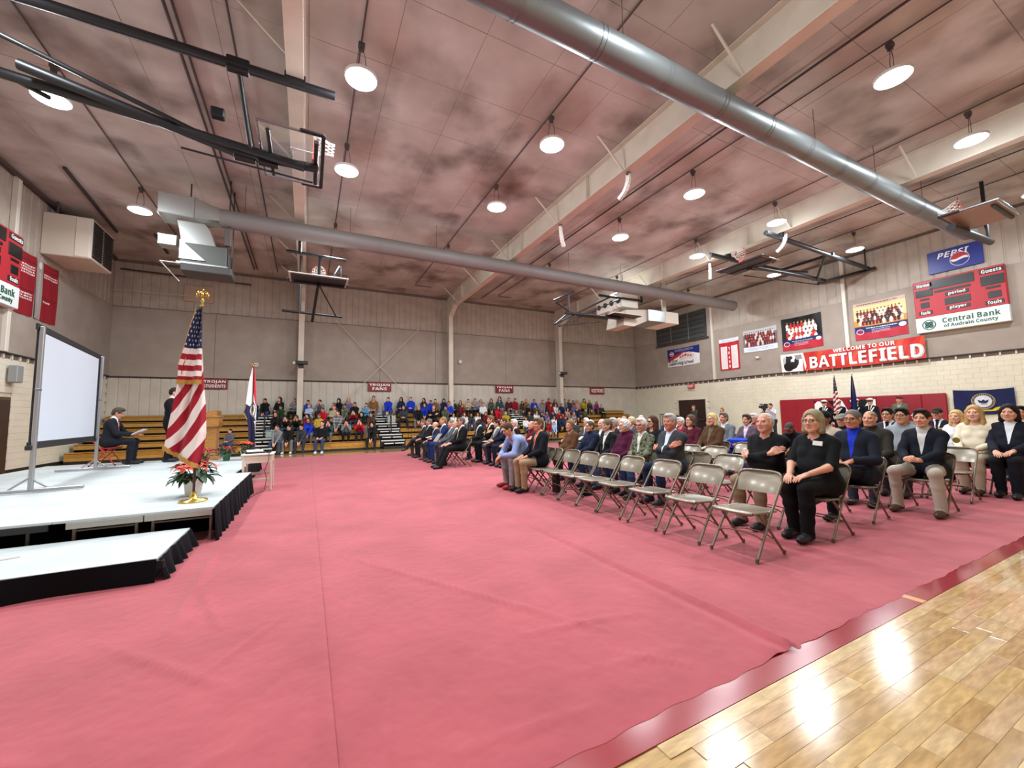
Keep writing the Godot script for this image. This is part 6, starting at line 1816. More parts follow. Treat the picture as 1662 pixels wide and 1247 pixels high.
	put("dark_lining", boxes(Vector3(-0.05, 0.09, 0.0), Vector3(3.55, 0.17, 1.08)), cloth("08080b"), o)
	skirt(o, Vector3(-1.85, 0, 0.565), Vector3(1.755, 0, 0.565), 0.198, 1.2, 0.03)
	o = thing("paper_scrap", "small torn paper label lying on the stage step", "paper", Vector3(-2.35, 0.2, -5.35), 0.4)
	put("sheet", boxes(Vector3(0, 0.002, 0), Vector3(0.13, 0.003, 0.05)), mat("b7a39c", 0.8), o)
	# projection screen
	var L := Vector3(-3.61, STAGE_H, -8.54)
	var R := Vector3(-4.07, STAGE_H, -11.91)
	var ax := (R - L).normalized()
	o = thing("projection_screen", "large blank white projection screen in a black border on two metal stands", "screen", L)
	var B := Basis(-ax, Vector3.UP, (-ax).cross(Vector3.UP))
	o.basis = B
	var wide := (R - L).length()
	var P := func(u: float, y: float, out: float) -> Vector3: return Vector3(-u, y - STAGE_H, out)
	var mid := wide / 2
	put("screen_cloth", boxes(P.call(mid, 1.97, 0.02), Vector3(wide - 0.16, 1.68, 0.008)), mat("c2c8d2", 0.85), o)
	var border := mat("1d1b1e", 0.6)
	for e in [[mid, 2.87, wide + 0.12, 0.1], [mid, 1.09, wide + 0.12, 0.11]]: put("border", boxes(P.call(e[0], e[1], 0.025), Vector3(e[2], e[3], 0.03), 0.006), border, o)
	for u in [0.05, wide - 0.05]: put("border", boxes(P.call(u, 1.98, 0.025), Vector3(0.1, 1.8, 0.03), 0.006), border, o)
	var al := mat("a3a3a6", 0.35, 0.6)
	for u in [0.0, wide]:
		put("post", boxes(P.call(u, 1.66, -0.02), Vector3(0.07, 2.44, 0.05), 0.008), al, o)
		put("joint", boxes(P.call(u, 1.92, -0.02), Vector3(0.085, 0.03, 0.06), 0.006), mat("7c7c80", 0.4, 0.5), o)
		put("foot_bar", boxes(P.call(u, 0.44, 0.0), Vector3(0.05, 0.05, 1.15), 0.008), al, o)
		for s in [-1.0, 1.0]:
			var g := MB.new(); g.bar(P.call(u, 0.62, 0.0), P.call(u, 0.46, s * 0.2), 0.025, 0.025, 0.004)
			put("gusset", g, al, o)
		put("latch", boxes(P.call(u, 1.06, 0.02), Vector3(0.13, 0.07, 0.07), 0.01), border, o)
	# reader's red chair
	var rp := mat("9c1f28", 0.35)
	var ch := make_chair("red metal folding chair on the stage under the reading man", rp, mat("a3262e", 0.35), mat("141414", 0.6))
	ch.position = Vector3(-4.3, STAGE_H, -13.2); ch.rotation.y = PI / 2
	ch.set_meta("group", "")
	ch.remove_meta("group")
	person({"pose": "read", "cell": 0.015, "dress": "suit", "hair": ["full", "4a423c"], "top": "20222a", "legs": "22242c", "shirt": "dfe2ea", "tie": "a8434c", "skin": "c98f76", "scale": 1.06}, "man in a dark suit and red tie sitting on the stage reading a paper", Vector3(-4.27, STAGE_H, -13.2), PI / 2)
	o = thing("reading_paper", "white folded paper held by the seated man on the stage", "paper", Vector3(-3.72, STAGE_H + 0.78, -13.2), 0.0)
	o.rotation = Vector3(0, 0, 0.5)
	put("sheet", boxes(Vector3(0, 0, 0), Vector3(0.26, 0.012, 0.3), 0.003), mat("f2f2f0", 0.7), o)
	put("sheet", boxes(Vector3(0.02, 0.014, 0.03), Vector3(0.24, 0.008, 0.26), 0.002), mat("e8e8ea", 0.7), o)
	person({"pose": "podium", "cell": 0.018, "dress": "suit", "hair": ["short", "2a221c"], "top": "15161a", "legs": "16171b", "scale": 1.1}, "man in a black suit standing behind the large flag, facing the lectern", Vector3(-3.12, STAGE_H, -13.3), PI / 2)
	# lectern
	o = thing("lectern", "wooden lectern with a stepped cap on the stage behind the poinsettias", "lectern", Vector3(-2.26, STAGE_H, -13.3))
	var lw := wood_mat("b4772e", 71); lw.roughness = 0.35
	put("base", boxes(Vector3(0, 0.05, 0), Vector3(0.42, 0.1, 0.6), 0.015), lw, o)
	put("column", boxes(Vector3(0, 0.5, 0), Vector3(0.26, 0.82, 0.45), 0.02), lw, o)
	put("side_panel", boxes(Vector3(-0.17, 0.5, 0), Vector3(0.05, 0.8, 0.5), 0.01), lw, o)
	put("body", boxes(Vector3(0, 1.0, 0), Vector3(0.36, 0.26, 0.62), 0.015), lw, o)
	put("molding", boxes(Vector3(0, 1.14, 0), Vector3(0.4, 0.04, 0.66), 0.012), lw, o)
	var cap := MB.new()
	cap.prism(PackedVector2Array([Vector2(-0.16, 1.16), Vector2(0.14, 1.16), Vector2(0.14, 1.3), Vector2(0.1, 1.32), Vector2(-0.16, 1.22)]), -0.31, 0.31)
	put("reading_top", cap, lw, o)
	# small table beside the stage
	o = thing("side_table", "small pale wooden table with a lower bar beside the stage", "table", Vector3(-0.86, 0.012, -9.78))
	var tm := mat("d3bfae", 0.5)
	put("tabletop", boxes(Vector3(0, 0.715, 0), Vector3(0.56, 0.03, 0.6), 0.008), mat("dfd0c2", 0.45), o)
	put("apron", boxes(Vector3(0, 0.625, 0.26), Vector3(0.48, 0.15, 0.02), 0.004), tm, o)
	put("apron", boxes(Vector3(0.23, 0.625, 0), Vector3(0.02, 0.15, 0.5), 0.004), tm, o)
	put("apron", boxes(Vector3(-0.23, 0.625, 0), Vector3(0.02, 0.15, 0.5), 0.004), tm, o)
	for x in [-0.235, 0.235]:
		for z in [-0.26, 0.26]: put("leg", boxes(Vector3(x, 0.35, z), Vector3(0.042, 0.7, 0.042), 0.006), tm, o)
	put("lower_bar", boxes(Vector3(0, 0.22, 0.26), Vector3(0.46, 0.05, 0.022), 0.004), tm, o)
	put("lower_bar", boxes(Vector3(0, 0.29, -0.26), Vector3(0.46, 0.05, 0.022), 0.004), tm, o)
	o = thing("tablet_stand", "black control tablet with a white sheet on the small pale table", "tablet", Vector3(-0.93, 0.742, -9.75), 0.2)
	put("case", boxes(Vector3(0, 0.02, 0), Vector3(0.34, 0.03, 0.24), 0.008), mat("1a1a1e", 0.35), o)
	put("sheet", boxes(Vector3(0.0, 0.05, -0.02), Vector3(0.28, 0.004, 0.2), 0.0, ), mat("f0f0f0", 0.6), o).rotation.x = 0.12
	o = thing("black_mouse", "small black device at the corner of the small pale table", "device", Vector3(-0.69, 0.742, -9.72), 0.2)
	var bl := MB.new(); bl.ball(Vector3(0, 0.018, 0), Vector3(0.055, 0.02, 0.09), 12)
	put("case", bl, mat("141417", 0.35), o)
	var cb := MB.new()
	cb.tube([Vector3(-0.69, 0.765, -9.6), Vector3(-0.66, 0.745, -9.465), Vector3(-0.67, 0.6, -9.45), Vector3(-0.73, 0.42, -9.45), Vector3(-0.69, 0.25, -9.44), Vector3(-0.72, 0.03, -9.38), Vector3(-0.84, 0.02, -9.1), Vector3(-0.91, 0.022, -8.6), Vector3(-0.9, 0.022, -8.35)], 0.006, 6)
	tag(put("power_cable", cb, mat("2a2426", 0.6)), "thin dark cable hanging from the small pale table to the red floor", "cable")
	flags()
	plants()

func flags() -> void:
	# United States flag on a pole with an eagle
	var p := Vector3(-1.25, STAGE_H, -6.4)
	var o := thing("large_flag", "large striped flag with gold fringe draped from a pole on the stage", "flag", p)
	var pole := MB.new(); pole.tube([Vector3(0, 0.05, 0), Vector3(0.0, 1.3, 0), Vector3(-0.005, 2.5, 0)], 0.0145, 10)
	put("pole", pole, mat("3b2018", 0.3), o)
	var base := MB.new()
	base.lathe([Vector2(0.0, 0.0), Vector2(0.145, 0.0), Vector2(0.15, 0.012), Vector2(0.14, 0.024), Vector2(0.06, 0.032), Vector2(0.04, 0.05), Vector2(0.024, 0.1), Vector2(0.02, 0.12), Vector2(0.0, 0.12)], 32)
	var gold := mat("d9b65a", 0.22, 0.9)
	put("base", base, gold, o)
	var eg := MB.new()
	eg.lathe([Vector2(0.0, 2.5), Vector2(0.014, 2.51), Vector2(0.01, 2.54), Vector2(0.024, 2.565), Vector2(0.01, 2.59), Vector2(0.008, 2.61)], 12)
	eg.ball(Vector3(0, 2.655, 0), Vector3(0.02, 0.045, 0.02), 10)
	eg.ball(Vector3(0.006, 2.71, 0.012), Vector3(0.014, 0.016, 0.02), 8)
	for s in [-1.0, 1.0]:
		eg.ball(Vector3(s * 0.038, 2.665, 0), Vector3(0.024, 0.038, 0.01), 8)
		eg.ball(Vector3(s * 0.058, 2.64, 0), Vector3(0.013, 0.035, 0.008), 8)
	put("eagle_finial", eg, gold, o)
	# cloth drawn as three hanging folds; u across, v downwards
	var im := Pic.new(512, 416, Color("f0ebe6"))
	for k in 13:
		if k % 2 == 0: im.rect(0, k * 32, 512, 32, Color("a3182c"))
	im.rect(0, 0, 204, 224, Color("1c2350"))
	for r in 9:
		for c in (6 if r % 2 == 0 else 5):
			var cx := 18.0 + c * 33.5 + (0 if r % 2 == 0 else 17); var cy := 20.0 + r * 23
			var st := []
			for q in 10: st.append(Vector2(cx + cos(-PI / 2 + q * PI / 5) * (9 if q % 2 == 0 else 3.6), cy + sin(-PI / 2 + q * PI / 5) * (9 if q % 2 == 0 else 3.6)))
			im.poly(st, Color("f2efea"))
	var fm := im.mat(0.75)
	fm.rim_enabled = true; fm.rim = 0.2
	var hang := func(left: Array, right: Array, uvf: Callable, zoff: float, folds: float, seed_: float) -> MB:
		# left / right: Vector2(x, y) outlines from the top down, relative to the pole
		var b := MB.new()
		b.grid(26, 60, func(u: float, v: float):
			var t: float = (1.0 - v) * (left.size() - 1)
			var i := mini(int(t), left.size() - 2)
			var l: Vector2 = left[i].lerp(left[i + 1], t - i)
			var r: Vector2 = right[i].lerp(right[i + 1], t - i)
			var q := l.lerp(r, u)
			var w: float = (1.0 - v)
			return Vector3(q.x, q.y, zoff + 0.035 * sin(u * folds + seed_ + w * 1.5) * (0.3 + w) + 0.02 * sin(u * folds * 2.3 + w * 4.0)))
		for k in b.t.size():
			b.t[k] = uvf.call(b.t[k].x, b.t[k].y)
		return b
	# upper fold: the blue field and the stripes beside it, ends in a fringe at mid height
	var upL := [Vector2(-0.035, 2.46), Vector2(-0.09, 2.2), Vector2(-0.135, 1.95), Vector2(-0.19, 1.72), Vector2(-0.2, 1.5)]
	var upR := [Vector2(0.012, 2.48), Vector2(0.028, 2.2), Vector2(0.035, 1.95), Vector2(0.04, 1.72), Vector2(0.045, 1.5)]
	var lowL := [Vector2(-0.13, 1.9), Vector2(-0.2, 1.5), Vector2(-0.235, 1.2), Vector2(-0.275, 0.9), Vector2(-0.3, 0.69)]
	var lowR := [Vector2(0.03, 1.95), Vector2(0.06, 1.5), Vector2(0.085, 1.2), Vector2(0.1, 0.85), Vector2(0.05, 0.42)]
	put("cloth_fold", hang.call(lowL, lowR, func(x: float, y: float): return Vector2(0.42 + 0.5 * y + 0.1 * x, 0.25 + (y * 0.52 + x * 0.30) * 0.95), 0.03, 9.0, 0.4), fm, o)
	put("cloth_fold", hang.call(upL, upR, func(x: float, y: float): return Vector2(0.02 + x * 0.33, 0.03 + y * 0.97) if y < 0.55 else Vector2(0.5 + x * 0.3, 0.03 + y * 0.97), 0.075, 6.0, 1.0), fm, o)
	var fr := MB.new()
	fr.grid(24, 2, func(u: float, v: float): return Vector3(lerpf(-0.315, 0.05, u), lerpf(0.69, 0.42, u) - 0.035 + 0.06 * v - 0.006 * sin(u * 60), 0.04 + 0.035 * sin(u * 9.0 + 1.9) * 1.3 + 0.02 * sin(u * 20.7 + 4.0) + 0.004))
	fr.grid(20, 2, func(u: float, v: float): return Vector3(lerpf(-0.205, 0.05, u), 1.47 + 0.055 * v - 0.004 * sin(u * 50), 0.082 + 0.035 * sin(u * 6.0 + 2.5) * 1.3 + 0.02 * sin(u * 13.8 + 4.0) + 0.004))
	fr.tube([Vector3(-0.04, 2.45, 0.08), Vector3(-0.095, 2.2, 0.1), Vector3(-0.14, 1.95, 0.1), Vector3(-0.195, 1.72, 0.1)], 0.008, 6)
	fr.tube([Vector3(-0.02, 2.49, 0.03), Vector3(0.015, 2.5, 0.02)], 0.014, 6)
	put("gold_fringe", fr, mat("b58a3e", 0.6), o)
	# state flag: red, white and blue bands with a round seal
	var q := Vector3(-1.37, STAGE_H, -13.5)
	o = thing("state_flag", "banded flag with a round seal, on a thin pole at the stage's far corner", "flag", q)
	pole = MB.new(); pole.tube([Vector3(0, 0.05, 0), Vector3(-0.02, 2.52, 0)], 0.014, 8)
	put("pole", pole, mat("4a2c1c", 0.35), o)
	base = MB.new()
	base.lathe([Vector2(0.0, 0.0), Vector2(0.14, 0.0), Vector2(0.14, 0.02), Vector2(0.04, 0.05), Vector2(0.02, 0.1), Vector2(0.0, 0.1)], 20)
	put("base", base, gold, o)
	eg = MB.new()
	eg.ball(Vector3(-0.02, 2.58, 0), Vector3(0.025, 0.05, 0.025), 10)
	for s in [-1.0, 1.0]: eg.ball(Vector3(-0.02 + s * 0.06, 2.62, 0), Vector3(0.05, 0.018, 0.012), 8)
	put("eagle_finial", eg, gold, o)
	im = Pic.new(128, 256, Color("eeeaea"))
	im.poly([Vector2(60, 0), Vector2(128, 0), Vector2(128, 120), Vector2(96, 84), Vector2(70, 60)], Color("c8303a"))
	im.poly([Vector2(0, 104), Vector2(60, 120), Vector2(128, 200), Vector2(128, 256), Vector2(0, 256)], Color("232a50"))
	im.poly([Vector2(96, 190), Vector2(128, 190), Vector2(128, 226)], Color("eeeaea"))
	im.ell(86, 138, 34, 40, Color("20284e")); im.ell(86, 138, 27, 32, Color("e8e2d8")); im.ell(86, 138, 15, 20, Color("7a6038")); im.ell(84, 134, 7, 9, Color("3a3428"))
	for k in 16: im.ell(86 + cos(TAU * k / 16) * 30.5, 138 + sin(TAU * k / 16) * 36, 2, 2, Color("f0f0f0"))
	put("cloth_fold", hang.call([Vector2(-0.05, 2.52), Vector2(-0.12, 2.1), Vector2(-0.17, 1.5), Vector2(-0.22, 1.26), Vector2(-0.1, 0.9), Vector2(-0.06, 0.2)], [Vector2(0.0, 2.54), Vector2(0.05, 2.1), Vector2(0.085, 1.5), Vector2(0.09, 1.26), Vector2(0.085, 0.9), Vector2(0.08, 0.15)], func(x: float, y: float): return Vector2(x, y), 0.03, 7.0, 0.0), im.mat(0.75), o)
	fr = MB.new(); fr.tube([Vector3(-0.17, 1.45, 0.05), Vector3(-0.22, 1.26, 0.06), Vector3(-0.13, 1.05, 0.06)], 0.014, 6)
	put("gold_fringe", fr, mat("b58a3e", 0.6), o)

func leaf_mesh(l: float, w: float, droop: float) -> ArrayMesh:
	var b := MB.new()
	b.grid(4, 6, func(u: float, v: float):
		var x: float = (u - 0.5) * 2.0
		var wd: float = w * sin(PI * pow(v, 0.75)) * (1.0 + 0.18 * sin(v * 9.4)) + 0.002
		return Vector3(x * wd, droop * v * v * -l + absf(x) * wd * 0.25 + 0.004 * sin(v * 12.0), v * l))
	return b.mesh()
func poinsettia(called: String, label: String, at: Vector3, pot_r: float, pot_h: float, pot_m: Material, spread: float, rise: float, bract: Array, n_green: int, n_red: int, seed_: int) -> void:
	var o := thing(called, label, "plant", at)
	var b := MB.new()
	b.lathe([Vector2(0.0, 0.0), Vector2(pot_r * 0.62, 0.0), Vector2(pot_r * 0.72, pot_h * 0.5), Vector2(pot_r * 0.98, pot_h * 0.96), Vector2(pot_r, pot_h), Vector2(pot_r * 0.92, pot_h), Vector2(pot_r * 0.9, pot_h * 0.9), Vector2(0.0, pot_h * 0.88)], 20)
	for k in b.v.size():   # crumpled wrap
		var v := b.v[k] 
		var a := atan2(v.z, v.x)
		b.v[k] = v * Vector3(1, 1, 1) + Vector3(cos(a), 0, sin(a)) * (0.006 * sin(a * 9.0 + v.y * 30.0) + 0.004 * sin(a * 17.0))
	put("pot", b, pot_m, o)
	var r := RandomNumberGenerator.new(); r.seed = seed_
	var st := MB.new()
	for k in 7:
		var a := TAU * k / 7
		st.tube([Vector3(0, pot_h * 0.85, 0), Vector3(cos(a) * spread * 0.4, pot_h + rise * 0.45, sin(a) * spread * 0.4), Vector3(cos(a) * spread * 0.7, pot_h + rise * 0.85, sin(a) * spread * 0.7)], 0.006, 5)
	stuff(put("stems", st, mat("4a5a2a", 0.7), o))
	var gm := []
	for c in ["1e3a1c", "28481f", "15301a"]:
		var m := mat(c, 0.45); m.backlight_enabled = true; m.backlight = Color(0.08, 0.12, 0.03); gm.append(m)
	var rm := []
	for c in bract:
		var m := mat(c, 0.55); m.backlight_enabled = true; m.backlight = Color(0.25, 0.04, 0.02); rm.append(m)
	var big := [leaf_mesh(spread * 0.62, spread * 0.17, 0.35), leaf_mesh(spread * 0.5, spread * 0.15, 0.6), leaf_mesh(spread * 0.55, spread * 0.18, 0.15)]
	for k in n_green:
		var a := r.randf() * TAU
		var h := r.randf_range(-0.1, 0.7)
		var lf := put("leaf", big[r.randi() % 3], gm[r.randi() % 3], o)
		lf.transform = Transform3D(Basis(Vector3.UP, a) * Basis(Vector3.RIGHT, r.randf_range(-0.25, 0.55) - (0.2 if h > 0.4 else 0.0)), Vector3(sin(a), 0, cos(a)) * spread * r.randf_range(0.25, 0.55) + Vector3(0, pot_h + rise * h, 0))
	var heads := int(n_red / 9)
	for j in heads:
		var a := j * 2.4
		var rr := spread * 0.78 * sqrt((j + 0.3) / heads)
		var c := Vector3(cos(a) * rr, pot_h + rise * (1.0 - 0.45 * (rr / spread) * (rr / spread)), sin(a) * rr)
		var hm: Material = rm[j % rm.size()]
		for k in 9:
			var l := put("bract", big[r.randi() % 3], hm, o)
			var t := TAU * k / 9 + r.randf() * 0.4
			l.transform = Transform3D(Basis(Vector3(c.x, 0, c.z).cross(Vector3.UP).normalized() if rr > 0.01 else Vector3.RIGHT, -0.6 * rr / spread) * Basis(Vector3.UP, t) * Basis(Vector3.RIGHT, -0.25 + 0.25 * (k % 2)) * Basis.from_scale(Vector3.ONE * (0.75 if k % 2 else 0.55)), c)
		var bd := MB.new()
		for k in 5: bd.ball(Vector3(cos(k * 1.26) * 0.01, 0.012, sin(k * 1.26) * 0.01), Vector3(0.007, 0.008, 0.007), 6)
		put("flower_eye", bd, mat("c8b040", 0.6), o).position = c
func plants() -> void:
	var foil := StandardMaterial3D.new()
	foil.albedo_color = Color("d8d2c6"); foil.metallic = 0.25; foil.roughness = 0.4
	poinsettia("poinsettia", "largest poinsettia, orange-red with hanging dark leaves, in a pale wrapped pot behind the flag pole", Vector3(-1.36, STAGE_H, -6.92), 0.135, 0.25, foil, 0.3, 0.2, ["d2402c", "c8382a", "dc5a40"], 46, 63, 3)
	poinsettia("poinsettia", "dark red poinsettia in a green pot on the stage, right of the flag", Vector3(-1.82, STAGE_H, -12.6), 0.11, 0.2, mat("1f5a36", 0.4), 0.24, 0.16, ["a01c34", "8e182e"], 18, 54, 5)
	poinsettia("poinsettia", "crimson poinsettia half hidden between the flag and the green pot", Vector3(-2.05, STAGE_H, -11.3), 0.11, 0.2, mat("6a1a28", 0.4), 0.28, 0.2, ["a81e38", "96182e"], 18, 63, 6)
	poinsettia("poinsettia", "orange-red poinsettia in a white wrapped pot beside the small pale table", Vector3(-1.42, STAGE_H, -12.55), 0.11, 0.24, foil, 0.25, 0.24, ["d8402e", "e05038"], 26, 54, 8)

# ---------------------------------------------------------------- the audience
var cloths := {}
func special(kind: String) -> StandardMaterial3D:
	if not cloths.has(kind):
		var m := StandardMaterial3D.new()
		m.albedo_color = Color.WHITE; m.roughness = 0.9; m.metallic_specular = 0.25
		m.uv1_triplanar = true
		match kind:
			"camo":
				m.albedo_texture = noise_tex(256, 0.025, Color("2c2a20"), Color("8c8f78"), 81, 3, false, 0, [[0.38, Color("3a3426")], [0.42, Color("5c6650")], [0.55, Color("66705a")], [0.6, Color("8a8c76")]])
				m.uv1_scale = Vector3.ONE * 2.4
			"tweed":
				m.albedo_texture = noise_tex(128, 0.16, Color("2c2c2e"), Color("a8aaa8"), 82, 2)
				m.uv1_scale = Vector3.ONE * 6.0
			"stripes":
				var p := Pic.new(64, 64, Color("1c1c20"))
				for k in 4: p.rect(0, k * 16, 64, 6, Color("d4d4d2"))
				m.albedo_texture = ImageTexture.create_from_image(p.im); m.uv1_scale = Vector3.ONE * 4.0
		cloths[kind] = m
	return cloths[kind]
func seat_person(row: int, z: float, dx: float, c: Dictionary, who: String, label: String) -> Node3D:
	if str(c.top).begins_with("%"): c.top = special(str(c.top).substr(1))
	if c.pose == "armsx":   # folded arms, one ankle pushed forward under the next chair
		c.pose = "arms"
	chair_at(row, z, "beige folding chair under the " + who, dx, "occupied beige folding chairs")
	var h: Array = c.get("hat", ["", ""])
	if h[0] == "cap_knit": c.hat = ["knit", h[1]]
	return person(c, label, Vector3(ROW_X[row] + dx + 0.04, 0.012, z), -PI / 2)
func near_of(label_part: String) -> Node3D:
	for k in get_children():
		if k.has_meta("label") and str(k.get_meta("label")).contains(label_part): return k
	return null
func pin(called: String, who: String, mesh, m: Material, at: Vector3, rot := Vector3.ZERO) -> void:   # a badge or trim worn by a person
	var p := near_of(who)
	var o := put(called, mesh, m, p)
	o.position = at; o.rotation = rot
func held(called: String, label: String, cat_: String, who: String, at: Vector3, rot: Vector3, size: Vector3, m: Material) -> void:
	var p := near_of(who)
	var o := thing(called, label, cat_, p.transform * at)
	o.basis = p.transform.basis.orthonormalized() * Basis.from_euler(rot)
	put("sheet", boxes(Vector3.ZERO, size, 0.002), m, o)
	put("sheet", boxes(Vector3(0.004, size.y + 0.001, 0.006), size * Vector3(0.96, 1, 0.94), 0.002), m, o)
func build_audience() -> void:
	seat_person(0, -6.65, 0.00, {"pose": "lap", "cell": 0.0145, "dress": "suit", "top": "15171f", "legs": "9a8266", "shoes": "1c1818", "shirt": "e0a890", "tie": "b4623c", "hair": ["full", "6a5644"], "skin": "c98a70", "turn": 0.15, "scale": 1.0}, "man with the orange tie", "man in navy blazer, orange tie and khaki trousers at the front row's end")
	seat_person(0, -7.12, 0.00, {"pose": "lean", "cell": 0.0145, "dress": "shirt", "top": "8c9cc8", "legs": "8d8a8c", "shoes": "8e1f28", "hair": ["short", "4a3a2c"], "skin": "c58e74", "scale": 1.04}, "man in the light blue shirt", "man in a light blue shirt and red shoes leaning forward on his knees")
	seat_person(0, -10.99, 0.00, {"pose": "stretch", "cell": 0.016, "dress": "suit", "top": "121317", "legs": "141519", "shoes": "101012", "shirt": "e6e4da", "tie": "c4b878", "hair": ["short", "5a5450"], "glasses": "sun", "skin": "c48f78", "scale": 1.04}, "man in black with his legs stretched out", "man in a black suit and pale yellow tie, legs stretched out, ahead of the aisle")
	seat_person(0, -11.48, 0.00, {"pose": "lap", "cell": 0.02, "dress": "suit", "top": "4a4e52", "legs": "3a3c40", "tie": "3a4450", "hair": ["receding", "8a8480"], "skin": "d0987e", "scale": 0.96}, "man half hidden by the black suit", "grey-suited man almost hidden behind the man in black with stretched legs")
	seat_person(0, -11.88, 0.00, {"pose": "hold", "cell": 0.02, "dress": "suit", "top": "565b60", "legs": "3c3e44", "tie": "6a7480", "hair": ["short", "7a7068"], "skin": "d09a80", "scale": 0.99}, "grey-suited man with a folder", "man in a grey suit holding a pale folder in the front row")
	seat_person(0, -12.70, 0.00, {"pose": "hold", "cell": 0.018, "dress": "suit", "top": "1f2d5c", "legs": "20305e", "shoes": "3a2820", "tie": "b8c0cc", "hair": ["short", "8a6a4c"], "skin": "d29c82", "scale": 1.06}, "man in the bright blue suit", "man in a bright navy blue suit and pale tie in the front row")
	seat_person(0, -13.62, 0.00, {"pose": "lap2", "cell": 0.018, "dress": "suit", "top": "26282c", "legs": "2a2a2a", "shoes": "4a4038", "tie": "9aa4b4", "hair": ["fringe", "8a8078"], "skin": "d8a48c", "scale": 0.94}, "bald man in the dark suit", "bald man in a dark grey suit in the front row next to the blue suit")
	seat_person(0, -14.41, 0.00, {"pose": "lap", "cell": 0.018, "dress": "suit", "top": "17181c", "legs": "1a1b1f", "tie": "7a2430", "hair": ["short", "6a625c"], "skin": "c8826c", "scale": 1.02}, "man in black past the bald man", "man in a black suit and red tie in the front row beyond the bald man")
	seat_person(0, -15.20, 0.00, {"pose": "legs", "cell": 0.018, "dress": "suit", "top": "2c2e32", "legs": "34363a", "shoes": "4a3430", "tie": "4a2830", "hair": ["short", "5c5048"], "skin": "c48a74", "scale": 0.99}, "far man with crossed legs", "man in charcoal at the front row's far end, brown shoe raised on his knee")
	seat_person(1, -12.69, 0.00, {"pose": "lap2", "cell": 0.02, "dress": "suit", "top": "17171a", "legs": "17171a", "tie": "c8c8cc", "hair": ["buzz", "100c0a"], "skin": "3c261c", "scale": 1.0}, "dark-skinned man in the striped suit", "dark-skinned man in a black pin-striped suit, hands together, second row")
	seat_person(1, -11.71, 0.00, {"pose": "arms", "cell": 0.02, "dress": "suit", "top": "131316", "legs": "151518", "tie": "d8c878", "shirt": "e8e8da", "hair": ["full", "7a5238"], "skin": "d69a7e", "scale": 1.06}, "auburn-haired man in black", "man with auburn hair in a black suit and yellow tie, second row")
	seat_person(1, -11.25, 0.00, {"pose": "lady2", "cell": 0.018, "dress": "jacket", "head": "w", "top": "%tweed", "legs": "4e5258", "shirt": "e8e2da", "hair": ["bun", "2a1c16"], "skin": "d49a80", "scale": 0.96}, "woman in grey tweed", "dark-haired woman in a grey tweed jacket with red cuffs, hair pinned up")
	seat_person(1, -10.77, 0.00, {"pose": "hold", "cell": 0.02, "dress": "suit", "top": "181c2c", "legs": "1a1e2e", "tie": "2a3048", "hair": ["short", "4a382c"], "glasses": 1, "skin": "cf957a", "scale": 1.01}, "navy-suited man with glasses", "man with glasses in a dark navy suit behind the light blue shirt")
	seat_person(1, -10.09, 0.00, {"pose": "lap", "cell": 0.02, "dress": "suit", "top": "141416", "legs": "1c1c20", "hair": ["full", "d4d2ce"], "skin": "d49c84", "scale": 0.97}, "white-haired man in black", "white-haired man in a black jacket behind the light blue shirt")
	seat_person(1, -9.11, 0.00, {"pose": "arms", "cell": 0.02, "dress": "hoodie", "top": "5a1a28", "legs": "3a3238", "hair": ["receding", "8a7868"], "skin": "d8a08a", "scale": 0.94}, "man in the maroon jacket", "balding man in a maroon jacket, hand at his chin, behind the orange tie")
	seat_person(1, -7.38, 0.00, {"pose": "lady2", "cell": 0.0145, "dress": "sweater", "head": "wf", "top": "5a3a26", "legs": "2a2426", "hair": ["curly", "7a6248"], "skin": "c89078", "turn": 0.35, "scale": 0.95}, "woman in the brown sweater", "woman with short curly brown hair in a brown sweater and white collar")
	seat_person(1, -6.68, 0.00, {"pose": "hold", "cell": 0.0145, "dress": "puffer", "head": "w", "top": "1c2238", "legs": "23304a", "hair": ["short", "5a4838"], "glasses": 1, "skin": "d49c82", "scale": 0.94}, "woman in the padded navy coat", "woman with short brown hair in a navy padded coat holding a paper")
	seat_person(1, -6.14, 0.00, {"pose": "lady2", "cell": 0.0145, "dress": "jacket", "head": "w", "top": "17181a", "legs": "4a5a78", "shirt": "dcdad4", "hair": ["short", "6a5a48"], "hat": ["cap_knit", "6a6050"], "skin": "d09a82", "scale": 0.96}, "woman in the olive hat", "woman in an olive knitted hat, black cardigan and white blouse")
	seat_person(1, -5.67, 0.00, {"pose": "lady2", "cell": 0.0145, "dress": "hoodie", "head": "wf", "top": "4a1430", "legs": "26324e", "hair": ["curly", "d8d6d2"], "glasses": 1, "skin": "d8a890", "scale": 0.96}, "white-haired woman in maroon", "woman with fluffy white hair and glasses in a maroon fleece")
	seat_person(1, -5.24, 0.00, {"pose": "lap2", "cell": 0.0145, "dress": "jacket", "top": "%camo", "legs": "33466a", "shirt": "d8d8cc", "hair": ["full", "dcdad6"], "glasses": 1, "skin": "cf8f78", "scale": 0.97}, "white-haired man in the camouflage jacket", "white-haired man with glasses in a green camouflage jacket")
	seat_person(1, -4.61, 0.00, {"pose": "arms", "cell": 0.0135, "dress": "jacket", "head": "mf", "top": "3a3c40", "legs": "1f2a44", "shirt": "cfd8e8", "hair": ["full", "a8a6a2"], "skin": "c88068", "scale": 1.02}, "grey-haired man with the red lining", "grey-haired man with folded arms in a charcoal jacket over a red lining")
	seat_person(1, -3.11, 0.00, {"pose": "armsx", "cell": 0.013, "dress": "sweater", "head": "mf", "top": "141416", "legs": "8a7860", "shoes": "1a1818", "hair": ["receding", "d6d0cc"], "skin": "d49a84", "scale": 1.02}, "old man in the black sweater", "white-haired balding man in a black sweater with folded arms and tan trousers")
